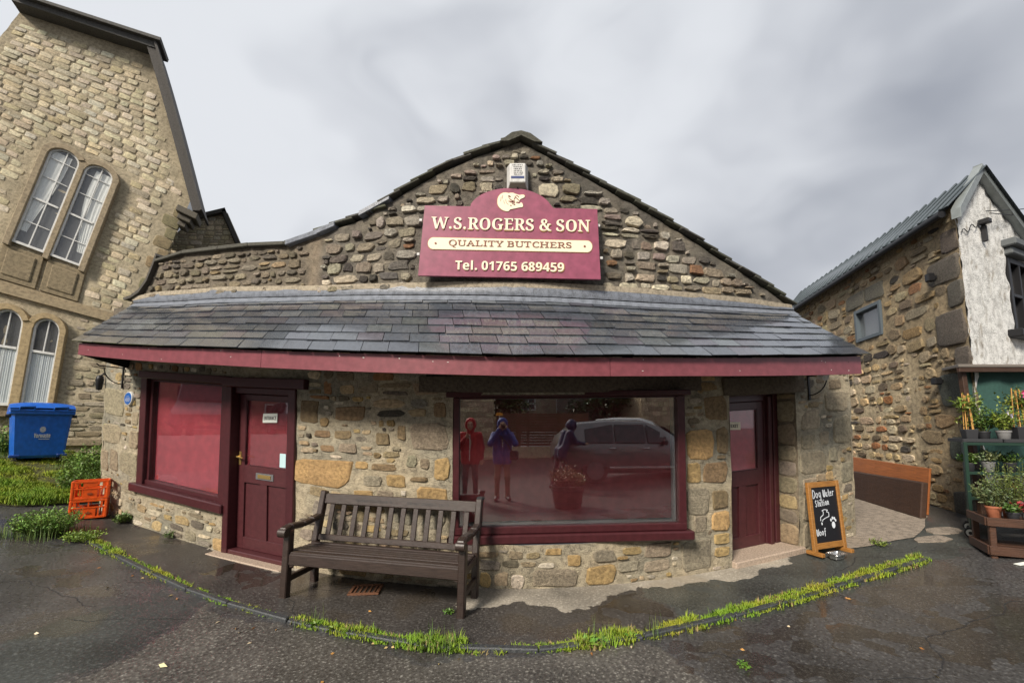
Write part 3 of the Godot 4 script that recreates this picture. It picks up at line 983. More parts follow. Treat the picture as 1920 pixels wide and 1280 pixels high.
		for r in e[1]:
			var v := R.randf_range(0.85, 1.12)
			var c := Color(e[0][0] * v * R.randf_range(0.93, 1.07), e[0][1] * v, e[0][2] * v)
			big.append([[(r[0] + r[1]) * 0.5, (r[2] + r[3]) * 0.5, (r[1] - r[0]) * 0.5 - 0.008, (r[3] - r[2]) * 0.5 - 0.008], 0.016, 5.5, c, M.rough_stone if e[0] == pale else M.stone, 0.10])
			keep.append(r)
	var list := big.duplicate()
	for q in packed(func(s, h): return s > -5.97 and s < 4.37 and h > 0.0 and h < 2.45, -6.0, 4.4, 0.0, 2.4, Vector2(0.09, 0.19), Vector2(0.12, 0.34), 0.022, keep, 0.95):
		list.append([q, R.randf_range(0.006, 0.017), R.randf_range(2.6, 4.6), pick(lower_cols), M.stone if R.randf() < 0.5 else M.rough_stone, 0.17])
	lay_stones(list, 150, front, shop, "stone", "small_stones")
	# --- stones of the gable and of the lower wing to its left
	var cols := [[0.70, 0.63, 0.50, 5.0], [0.54, 0.45, 0.32, 2.4], [0.26, 0.225, 0.18, 2.0], [0.12, 0.105, 0.09, 1.0], [0.42, 0.23, 0.12, 0.35], [0.46, 0.36, 0.29, 0.8]]
	var wing_cols := [[0.50, 0.42, 0.30, 3.0], [0.40, 0.335, 0.24, 3.0], [0.26, 0.22, 0.17, 2.0], [0.50, 0.38, 0.21, 0.8]]
	var sign_keep := [[-1.0, 0.95, 3.1, 3.93], [-0.5, 0.45, 3.9, 4.1], [-0.08, 0.20, 4.1, 4.45]]
	list = []
	for q in packed(func(s, h): return s > -2.2 and h > 3.07 and h < gable_top(s) - 0.05, -2.2, 3.5, 3.08, 4.75, Vector2(0.085, 0.15), Vector2(0.11, 0.26), 0.014, sign_keep, 0.99):
		list.append([q, R.randf_range(0.016, 0.040), R.randf_range(2.6, 4.2), pick(cols), M.rough_stone if R.randf() < 0.75 else M.stone, 0.20])
	for q in packed(func(s, h): return s > -5.6 and s < -2.36 and h > 3.12 and h < gable_top(s) - 0.05, -5.6, -2.35, 3.14, 3.75, Vector2(0.07, 0.125), Vector2(0.10, 0.27), 0.016, [], 0.97):
		list.append([q, R.randf_range(0.014, 0.034), R.randf_range(2.4, 3.4), pick(wing_cols), M.rough_stone, 0.14])
	lay_stones(list, 150, gable, shop, "stone", "small_stones")
	# --- verge slates that step up the gable, lead at the valley, coping of the wing
	for side in 2:
		var path := []
		if side == 0: path = [Vector2(-2.30, 3.80), Vector2(-1.64, 3.97), Vector2(-1.35, 4.13), Vector2(-0.84, 4.40), Vector2(-0.36, 4.60), Vector2(0.10, 4.76)]
		else: path = [Vector2(3.50, 2.97), Vector2(2.95, 3.26), Vector2(2.51, 3.49), Vector2(1.89, 3.815), Vector2(1.26, 4.135), Vector2(0.6, 4.475), Vector2(0.09, 4.76)]
		var total := 0.0
		for k in path.size() - 1: total += path[k].distance_to(path[k + 1])
		var n := int(total / 0.21)
		for k in n:
			var want := total * k / n
			var j := 0
			while j < path.size() - 2 and want > path[j].distance_to(path[j + 1]):
				want -= path[j].distance_to(path[j + 1])
				j += 1
			var dir: Vector2 = (path[j + 1] - path[j]).normalized()
			var p: Vector2 = path[j] + dir * want
			var nn := Vector2(-dir.y, dir.x) if side == 0 else Vector2(dir.y, -dir.x)
			var a := p + nn * 0.030
			var e := p + dir * R.randf_range(0.27, 0.31) + nn * 0.004
			var th := R.randf_range(0.022, 0.034)
			var out := R.randf_range(0.035, 0.075)
			b = MB.new()
			var v := R.randf_range(0.7, 1.2)
			b.col = Color(0.095 * v, 0.09 * v, 0.08 * v).lerp(Color(0.07, 0.085, 0.02), R.randf_range(0.0, 0.45))
			var pts := []
			for i in 8:
				var q: Vector2 = (a if i & 1 == 0 else e) + nn * (th if i & 2 else 0.0)
				pts.append(shop(q.x, q.y, out if i & 4 else -0.4))
			b.hexa(pts, 0.005)
			part("verge_slate", b, M.verge, sh)
	b = MB.new()
	b.col = Color(0.09, 0.085, 0.06)
	b.prism(shop, PackedVector2Array([Vector2(-0.13, 4.70), Vector2(-0.04, 4.70), Vector2(0.10, 4.765), Vector2(0.24, 4.695), Vector2(0.33, 4.69), Vector2(0.20, 4.79), Vector2(0.10, 4.82), Vector2(0.0, 4.80)]), -0.8, 0.085)
	part("ridge_tile", b, M.verge, sh)
	for e in [[-2.68, -2.24, 3.70, 3.79], [-2.36, -2.02, 3.765, 3.865], [-1.72, -1.36, 3.955, 4.12]]:
		b = MB.new()
		var pts := []
		for i in 8:
			var sx: float = e[0] if i & 1 == 0 else e[1]
			var hy: float = (e[2] if i & 1 == 0 else e[3]) + (0.05 if i & 2 else -0.012)
			pts.append(shop(sx, hy, 0.062 if i & 4 else -0.1))
		b.hexa(pts, 0.006)
		part("lead_flashing", b, M.lead, sh)
	var sx := -5.06
	while sx < -2.6:
		var w := R.randf_range(0.42, 0.7)
		var xe := minf(sx + w, -2.6)
		b = MB.new()
		b.col = Color(0.085, 0.08, 0.06)
		b.mapped(func(s, h, d): return shop(s, gable_top(s) + h, d), sx + 0.004, xe - 0.004, -0.006, 0.036 + R.randf_range(0, 0.01), -0.35, 0.06, 0.006)
		part("coping_slab", b, M.verge, sh)
		sx = xe
	b = MB.new()
	b.col = Color(0.075, 0.07, 0.055)
	var sweep := [Vector2(-5.03, 3.77), Vector2(-5.08, 3.62), Vector2(-5.17, 3.40), Vector2(-5.32, 3.24), Vector2(-5.5, 3.16), Vector2(-5.66, 3.13)]
	for k in sweep.size() - 1:
		var pts := []
		for i in 8:
			var q: Vector2 = sweep[k] if i & 1 == 0 else sweep[k + 1]
			var up := Vector2(-0.016, 0.02) if i & 2 else Vector2(0.012, -0.015)
			q += up
			pts.append(shop(q.x, q.y, 0.06 if i & 4 else -0.3))
		b.hexa(pts)
	part("swept_coping", b, M.verge, sh)
	# --- the lean-to roof
	b = MB.new()
	var rows := []
	for d in [0.0, -0.03]:
		rows = []
		for r in 5:
			var row := []
			for k in 49: row.append(pent(k / 48.0, r / 4.0, d))
			rows.append(row)
		b.grid(rows, 1.0 if d == 0.0 else -1.0)
	var roof := part("lean_to_roof", b, M.dark, sh)
	for j in 7:
		var t := -0.5 / 36.0 * float(j % 2) + R.randf_range(-0.004, 0.004)
		while t < 1.0:
			var w := R.randf_range(0.0265, 0.0295)
			var ta := maxf(t, 0.0)
			var tb := minf(t + w - 0.0007, 1.0)
			t += w
			if tb - ta < 0.006: continue
			b = MB.new()
			var v := R.randf_range(0.72, 1.25)
			var tint := R.randf()
			b.col = Color(0.076 * v, 0.086 * v, 0.106 * v)
			if tint < 0.10: b.col = Color(0.090 * v, 0.085 * v, 0.104 * v)
			elif tint < 0.3: b.col = Color(0.10 * v, 0.112 * v, 0.124 * v)
			var ra := (j - 0.10) / 7.0 + R.randf_range(-0.006, 0.006)
			var rb := (j + 1.06) / 7.0
			if j == 0: ra = -0.035 + R.randf_range(-0.004, 0.004)
			var lift := R.randf_range(0.0, 0.006)
			var skew := R.randf_range(-0.003, 0.003)
			var pts := []
			for i in 8:
				var low := i & 2 == 0
				var d := (0.012 + lift + (skew if i & 1 else -skew)) if low else 0.002
				pts.append(pent(ta if i & 1 == 0 else tb, ra if low else minf(rb, 1.02), d + (0.0075 if i & 4 else 0.0)))
			b.hexa(pts)
			part("slate", b, M.slate, roof)
	# lead apron over the top course, in sheets with lapped joints
	for k in 6:
		var t0 := k / 6.0
		var t1 := (k + 1) / 6.0 + 0.004
		var sheet_rows := []
		for r in 6:
			var row := []
			for i in 9:
				var t := lerpf(t0, t1, i / 8.0)
				var lump := 0.004 * nz.get_noise_3d(t * 60.0, r * 2.0, 4.0) + 0.0015 * (k % 2)
				if r < 3:
					row.append(pent(t, lerpf(0.90, 1.0, r / 2.0), 0.020 + 0.006 * (r == 2 as int) + lump))
				else:
					var st := lerpf(-5.46, 3.43, t)
					var base := line_at(st, [Vector2(-5.46, 3.06), Vector2(-3.62, 3.07), Vector2(-2.17, 3.03), Vector2(-0.9, 2.99), Vector2(0.22, 2.96), Vector2(1.38, 2.925), Vector2(3.43, 2.906)])
					var top := line_at(st, [Vector2(-5.46, 3.14), Vector2(-5.0, 3.2), Vector2(-3.6, 3.21), Vector2(-2.18, 3.14), Vector2(-0.9, 3.115), Vector2(0.22, 3.10), Vector2(1.39, 3.07), Vector2(2.77, 3.02), Vector2(3.43, 2.965)])
					row.append(shop(st, lerpf(base + 0.02, top, (r - 3) / 2.0), 0.034 - 0.004 * (r - 3) + lump))
			sheet_rows.append(row)
		b = MB.new()
		b.grid(sheet_rows)
		part("lead_flashing", b, M.lead, sh)
	b = MB.new()
	b.mapped(func(s, h, d): return shop(s, h + line_at(s, [Vector2(-5.46, 3.14), Vector2(-5.0, 3.2), Vector2(-3.6, 3.21), Vector2(-2.18, 3.14), Vector2(-0.9, 3.115), Vector2(0.22, 3.10), Vector2(1.39, 3.07), Vector2(2.77, 3.02), Vector2(3.43, 2.965)]), d + 0.004 * nz.get_noise_2d(s * 9.0, 2.0)), -5.5, 3.44, -0.03, 0.03, -0.02, 0.03, 0.0, 60)
	part("mortar_fillet", b, M.cement, sh)
	# fascia, rafters and end panels
	for e in [[-5.47, -2.412], [-2.408, 0.848], [0.852, 3.77]]:
		b = MB.new()
		b.mapped(fascia_map, e[0], e[1], 0.0, 1.0, 0.0, 0.026, 0.0, 16)
		part("fascia_board", b, M.fascia, sh)
	b = MB.new()
	for k in 18:
		var s := R.randf_range(-5.3, 3.6)
		var y := R.randf_range(0.08, 0.9)
		var w := R.randf_range(0.004, 0.016)
		b.mapped(fascia_map, s, s + w, y, y + R.randf_range(0.02, 0.05), 0.0, 0.0272)
	var chips := part("paint_chips", b, M.paper, sh)
	chips.set_meta("kind", "stuff")
	for e in [-5.45, 3.745]:
		b = MB.new()
		var st: float = -5.44 if e < 0 else 3.42
		var poly := [fascia_map(e, 0.0, 0.0), fascia_map(e, 1.0, 0.0), shop_out(st, 2.9, 0.0), shop_out(st, 2.1, 0.0)]
		for d in [Vector3(0.012, 0, 0), Vector3(-0.012, 0, 0)]:
			b.face(poly[0] + d, poly[1] + d, poly[2] + d, poly[3] + d, (poly[0] + poly[2]) * 0.5 - d)
		part("end_board", b, M.dark, sh)
	for k in 15:
		var s := lerpf(-5.2, 3.55, k / 14.0)
		var a := shop_out(s, fascia_foot(s) + 0.10, 0.69)
		var c := shop_out(s, 2.72, 0.0)
		b = MB.new()
		b.bar(a, c, 0.055, 0.09)
		part("rafter", b, M.dark, sh)
	# timber plate along the wall head, stained lintels
	b = MB.new()
	b.col = Color(0.16, 0.125, 0.085)
	b.mapped(shop, 2.34, 3.52, 1.89, 2.09, -0.3, 0.035, 0.0, 6)
	part("door_lintel", b, M.stone, sh)
	b = MB.new()
	b.col = Color(0.17, 0.135, 0.10)
	b.mapped(shop, -0.95, 2.05, 1.955, 2.12, -0.2, 0.03, 0.0, 10)
	part("window_lintel", b, M.stone, sh)
	# --- left shop window
	var f := flat(-5.06, -3.40)
	b = MB.new()
	b.mapped(f, -5.06, -4.935, 0.5, 2.0, -0.16, 0.035, 0.006)
	b.mapped(f, -3.50, -3.385, 0.5, 2.0, -0.16, 0.03, 0.006)
	b.mapped(f, -5.09, -3.36, 1.985, 2.085, -0.16, 0.055, 0.006)
	b.mapped(f, -4.935, -3.50, 0.555, 0.615, -0.14, 0.0, 0.006)
	b.mapped(f, -4.935, -4.89, 0.6, 1.985, -0.12, -0.02, 0.004)
	b.mapped(f, -3.53, -3.50, 0.6, 1.985, -0.12, -0.02, 0.004)
	b.mapped(f, -4.935, -3.50, 1.955, 1.985, -0.12, -0.02, 0.004)
	var win := part("shop_window", b, M.maroon, sh)
	block("sill", f, -5.13, -3.37, 0.445, 0.555, -0.14, 0.085, M.maroon, win, 0.012)
	block("pane", f, -4.89, -3.53, 0.6, 1.96, -0.060, -0.050, M.door_glass, win, 0.0)
	block("blind", f, -4.93, -3.50, 0.56, 1.99, -0.105, -0.10, M.blind_window, win, 0.0)
	# --- entrance door
	f = flat(-3.40, -2.40)
	b = MB.new()
	b.mapped(f, -3.40, -3.315, -0.05, 1.96, -0.16, 0.05, 0.006)
	b.mapped(f, -2.505, -2.40, -0.05, 1.96, -0.16, 0.03, 0.006)
	b.mapped(f, -3.315, -2.505, 1.885, 1.96, -0.16, 0.0, 0.006)
	b.mapped(f, -3.45, -2.26, 1.96, 2.075, -0.16, 0.06, 0.006)
	part("door_frame", b, M.maroon, sh)
	door(f, -3.31, -2.51, 0.06, 1.88, -0.07, "entrance_door", sh, [-3.215, -2.545, 1.015, 1.82], 0.86)
	block("threshold", f, -3.34, -2.45, -0.04, 0.055, -0.12, 0.035, M.door, sh, 0.008)
	# --- large window
	f = flat(-0.60, 1.80, 4.495, 4.592)
	b = MB.new()
	b.mapped(f, -0.60, -0.535, 0.5, 1.9, -0.2, 0.03, 0.006)
	b.mapped(f, 1.72, 1.80, 0.5, 1.9, -0.2, 0.03, 0.006)
	b.mapped(f, -0.535, 1.72, 1.885, 1.9, -0.2, 0.01, 0.0)
	b.mapped(f, -0.60, 1.80, 0.50, 0.572, -0.2, 0.035, 0.008)
	win = part("large_shop_window", b, M.maroon, sh)
	block("window_head", f, -0.67, 1.85, 1.9, 1.955, -0.2, 0.07, M.maroon, win, 0.006)
	block("sill", f, -0.65, 1.86, 0.405, 0.497, -0.2, 0.085, M.maroon, win, 0.014)
	block("pane", f, -0.535, 1.72, 0.572, 1.886, -0.032, -0.022, M.plate, win, 0.0)
	block("blind", f, -0.6, 1.78, 0.60, 1.9, -0.125, -0.12, M.blind_dark, win, 0.0)
	block("inner_ledge", f, -0.53, 1.715, 0.572, 0.596, -0.11, -0.058, M.pale_sill, win, 0.002)
	block("side_bead", f, 1.690, 1.716, 0.596, 1.88, -0.11, -0.052, M.pale_sill, win, 0.002)
	for e in [[-0.02, 0.11, 0.055], [-0.42, 0.07, 0.03], [1.52, 0.14, 0.03], [1.3, 0.12, 0.02]]:
		b = MB.new()
		var lump := []
		for j in 5:
			var row := []
			for i in 9:
				var t := PI * i / 8.0
				row.append(f.call(e[0] + e[1] * cos(t) * (1.0 - 0.1 * j), 0.596 + e[2] * sin(t) * (0.6 + 0.1 * R.randf()) * (1.0 - 0.12 * j), -0.055 - 0.012 * j))
			lump.append(row)
		b.grid(lump, -1.0)
		part("folded_cloth", b, M.cloth, win)
	# --- exit door, deep in its opening
	f = flat(2.42, 3.40)
	b = MB.new()
	b.mapped(f, 2.42, 2.50, -0.05, 1.9, -0.36, -0.24, 0.006)
	b.mapped(f, 3.20, 3.40, -0.05, 1.9, -0.36, -0.25, 0.006)
	b.mapped(f, 3.215, 3.27, -0.05, 1.87, -0.26, -0.20, 0.008)
	b.mapped(f, 3.31, 3.38, -0.05, 1.9, -0.26, -0.215, 0.008)
	b.mapped(f, 2.50, 3.20, 1.81, 1.9, -0.36, -0.25, 0.006)
	part("door_frame", b, M.maroon, sh)
	door(f, 2.505, 3.195, 0.07, 1.805, -0.26, "exit_door", sh, [2.575, 3.10, 0.965, 1.72], 0.83)
	b = MB.new()
	b.col = Color(0.25, 0.2, 0.14)
	for e in [[2.42, 1.0], [3.40, -1.0]]:
		var rr := []
		for j in 12:
			var row := []
			for i in 5:
				row.append(shop(e[0] + e[1] * 0.008 * nz.get_noise_3d(i * 2.0, j * 0.9, 2.0), lerpf(-0.1, 1.9, j / 11.0), lerpf(0.005, -0.36, i / 4.0)))
			rr.append(row)
		b.grid(rr, -e[1])
	var jamb := part("door_reveal", b, M.mortar, sh)
	var rl := []
	var hh := 0.05
	while hh < 1.85:
		var h2 := hh + R.randf_range(0.14, 0.3)
		rl.append([[0.13, (hh + minf(h2, 1.88)) * 0.5, 0.118, (minf(h2, 1.88) - hh) * 0.5 - 0.01], 0.014, 4.0, pick([[0.38, 0.31, 0.22, 2.0], [0.27, 0.23, 0.17, 2.0], [0.44, 0.34, 0.20, 1.0]]), M.stone, 0.06])
		hh = h2
	lay_stones(rl, 20, jamb, func(a, h, d): return shop(3.40 - d, h, -a), "stone", "small_stones")
	# steps
	b = MB.new()
	b.mapped(f, 2.415, 3.44, -0.12, 0.065, -0.30, 0.06, 0.012)
	part("doorstep", b, M.step, sh)
	b = MB.new()
	b.mapped(flat(-3.40, -2.40), -3.5, -2.42, -0.1, 0.012, 0.03, 0.17, 0.01)
	part("doorstep", b, M.step, sh)

func door(f: Callable, s0: float, s1: float, h0: float, h1: float, d: float, called: String, parent: Node, glass: Array, rail: float) -> void:
	var b := MB.new()
	var m := (s0 + s1) * 0.5
	var t := 0.022
	b.mapped(f, s0, glass[0], h0, h1, d - 0.045, d, 0.003)
	b.mapped(f, glass[1], s1, h0, h1, d - 0.045, d, 0.003)
	b.mapped(f, glass[0], glass[1], glass[3], h1, d - 0.045, d, 0.003)
	b.mapped(f, glass[0], glass[1], rail - 0.04, glass[2], d - 0.045, d, 0.003)
	b.mapped(f, glass[0], glass[1], h0, h0 + 0.13, d - 0.045, d, 0.003)
	b.mapped(f, m - 0.05, m + 0.05, h0 + 0.13, rail - 0.04, d - 0.045, d, 0.003)
	var leaf := part(called, b, M.door, parent)
	for e in [[glass[0], m - 0.05], [m + 0.05, glass[1]]]:
		block("door_panel", f, e[0], e[1], h0 + 0.13, rail - 0.04, d - 0.04, d - t, M.door, leaf, 0.0)
	b = MB.new()
	for e in [[glass[0], glass[0] + 0.014, glass[2], glass[3]], [glass[1] - 0.014, glass[1], glass[2], glass[3]], [glass[0], glass[1], glass[2], glass[2] + 0.014], [glass[0], glass[1], glass[3] - 0.014, glass[3]]]:
		b.mapped(f, e[0], e[1], e[2], e[3], d - 0.03, d - 0.006)
	part("glazing_bead", b, M.maroon, leaf)
	block("pane", f, glass[0], glass[1], glass[2], glass[3], d - 0.028, d - 0.020, M.door_glass if called == "entrance_door" else M.glass, leaf, 0.0)
	block("blind", f, glass[0], glass[1], glass[2], glass[3], d - 0.042, d - 0.038, M.blind_red if called == "entrance_door" else M.blind_red, leaf, 0.0)
	if called == "entrance_door":
		block("letter_box", f, -3.02, -2.76, 0.875, 0.955, d, d + 0.010, M.steel, leaf, 0.004)
		block("letter_flap", f, -2.985, -2.795, 0.893, 0.937, d + 0.010, d + 0.016, M.brass, leaf, 0.003)
		block("handle_plate", f, -3.285, -3.25, 1.02, 1.18, d, d + 0.008, M.brass, leaf, 0.003)
		b = MB.new()
		b.tube([f.call(-3.267, 1.12, d), f.call(-3.267, 1.12, d + 0.05), f.call(-3.255, 1.12, d + 0.058), f.call(-3.17, 1.112, d + 0.055)], [0.010, 0.010, 0.011, 0.008], 8)
		part("door_handle", b, M.brass, leaf)
		block("sticker", f, -2.70, -2.615, 1.045, 1.205, d - 0.019, d - 0.017, M.sticker, leaf, 0.0)

# ---------------------------------------------------------------- the tall stone house on the left
func house(a: float, b: float, d: float) -> Vector3:
	var x := maxf(b - 2.0, 0.0)
	var p := a + (0.02 * x * x + 0.02 * x if x < 5.5 else 0.715 + 0.24 * (x - 5.5))
	var tip := 0.38 * sin(PI * clampf((b - 2.0) / 9.0, 0.0, 1.0))
	return Vector3(-9.2 + 0.894 * p + 0.447 * d, b - tip * p, -9.6 - 0.447 * p + 0.894 * d)

func house_top(a: float) -> float:
	return clampf(7.45 + (0.68 - a) * 1.73, 7.0, 10.8)

func arch_points(c: float, w: float, spring: float, rise: float, grow: float, t0: float, t1: float, n: int) -> Array:
	var r := []
	for k in n + 1:
		var t := lerpf(t0, t1, float(k) / n)
		r.append(Vector2(c + cos(t) * (w + grow), spring + sin(t) * (rise + grow)))
	return r

func sash_pair(parent: Node, f: Callable, cols: Array, sill: float, spring: float, rise: float, meet: float, band: float, tone: Color, netted: bool, bars: Array) -> void:
	# two arched sash windows side by side in one dressed stone surround; cols: [a0, a1] of each
	var b := MB.new()
	b.col = tone
	var th := 0.13
	var half: Array = []
	for e in cols: half.append((e[1] - e[0]) * 0.5)
	var meet_a: float = (cols[0][1] + cols[1][0]) * 0.5
	b.mapped(f, cols[0][0] - band, cols[0][0], sill - 0.1, spring, 0.0, th, 0.01)
	b.mapped(f, cols[0][1], cols[1][0], sill - 0.1, spring, 0.0, th - 0.02, 0.01)
	b.mapped(f, cols[1][1], cols[1][1] + band, sill - 0.1, spring, 0.0, th, 0.01)
	for k in 2:
		var e: Array = cols[k]
		var c: float = (e[0] + e[1]) * 0.5
		var lim := acos(clampf((c - meet_a) * (-1.0 if k == 1 else 1.0) / (half[k] + band), -1, 1))
		var t0 := 0.0 if k == 1 else PI - acos(clampf((c - meet_a) / (half[k] + band), -1, 1))
		var t1 := PI if k == 0 else acos(clampf((meet_a - c) / (half[k] + band), -1, 1))
		if k == 0: t0 = acos(clampf((meet_a - c) / (half[k] + band), -1, 1))
		var n := 10
		var o := arch_points(c, half[k], spring, rise, band, t0, t1, n)
		var i := arch_points(c, half[k], spring, rise, 0.0, t0, t1, n)
		for q in n:
			var pts := []
			for z in 8:
				var p: Vector2 = (i if z & 2 == 0 else o)[q + (z & 1)]
				pts.append(f.call(p.x, p.y, th if z & 4 else 0.0))
			b.hexa(pts)
		var sp := PackedVector2Array()
		if k == 1:
			var in2 := arch_points(c, half[k], spring, rise, 0.0, t1, PI, 5)
			var c1: float = (cols[0][0] + cols[0][1]) * 0.5
			var ta := acos(clampf((meet_a - c1) / (half[0] + band), -1, 1))
			var in1 := arch_points(c1, half[0], spring, rise, 0.0, 0.0, ta, 5)
			var apex: Vector2 = o[n]
			sp.append(apex)
			for q in in2: sp.append(q)
			for q in in1: sp.append(q)
			b.prism(f, sp, 0.0, th - 0.025)
	part("window_surround", b, M.ashlar, parent)
	for k in 2:
		var e: Array = cols[k]
		var c: float = (e[0] + e[1]) * 0.5
		var w: float = half[k]
		b = MB.new()
		var fr := 0.035
		b.mapped(f, e[0], e[0] + fr, sill, spring, 0.03, 0.075, 0.004)
		b.mapped(f, e[1] - fr, e[1], sill, spring, 0.03, 0.075, 0.004)
		b.mapped(f, e[0], e[1], sill, sill + 0.05, 0.03, 0.085, 0.004)
		b.mapped(f, e[0] + fr, e[1] - fr, meet - 0.022, meet + 0.022, 0.03, 0.07, 0.003)
		var o := arch_points(c, w, spring, rise, 0.0, 0.0, PI, 12)
		var i := arch_points(c, w, spring, rise, -fr, 0.0, PI, 12)
		for q in 12:
			var pts := []
			for z in 8:
				var p: Vector2 = (i if z & 2 == 0 else o)[q + (z & 1)]
				pts.append(f.call(p.x, p.y, 0.072 if z & 4 else 0.03))
			b.hexa(pts)
		var win := part("sash_window", b, M.white, parent)
		b = MB.new()
		b.mapped(f, c - 0.011, c + 0.011, (meet if netted else sill + 0.05), spring + rise - fr, 0.036, 0.062, 0.002)
		for bb in bars: b.mapped(f, e[0] + fr, e[1] - fr, bb - 0.009, bb + 0.009, 0.036, 0.060, 0.002)
		part("glazing_bar", b, M.white, win)
		var outline := PackedVector2Array()
		outline.append(Vector2(e[1] - 0.01, sill + 0.02))
		for q in arch_points(c, w - 0.01, spring, rise - 0.01, 0.0, 0.0, PI, 12): outline.append(q)
		outline.append(Vector2(e[0] + 0.01, sill + 0.02))
		b = MB.new()
		b.prism(f, outline, 0.044, 0.048)
		part("pane", b, M.glass, win)
		b = MB.new()
		b.prism(f, outline, 0.004, 0.010)
		part("dark_room", b, M.room, win)
		# curtains in folds
		b = MB.new()
		var rows := []
		if netted:
			for j in 2:
				var row := []
				for q in 41: row.append(f.call(lerpf(e[0] + 0.02, e[1] - 0.02, q / 40.0), lerpf(sill + 0.02, meet, j), 0.022 + 0.008 * sin(q * 1.9) + 0.003 * sin(q * 0.7)))
				rows.append(row)
		else:
			for j in 9:
				var row := []
				var y := j / 8.0
				var inner: float = lerpf(0.62, 0.20, smoothstep(0.1, 1.0, absf(y - 0.15)))
				for q in 17:
					var u := q / 16.0
					var a: float = lerpf(e[1] - 0.03, e[1] - 0.03 - (e[1] - e[0]) * inner, u) if k == 1 else lerpf(e[0] + 0.03, e[0] + 0.03 + (e[1] - e[0]) * inner, u)
					row.append(f.call(a, lerpf(spring + rise * 0.5, sill + 0.3, y), 0.024 + 0.007 * sin(u * 26.0)))
				rows.append(row)
		b.grid(rows, 1.0)
		part("curtain", b, M.net if netted else M.curtain, win)

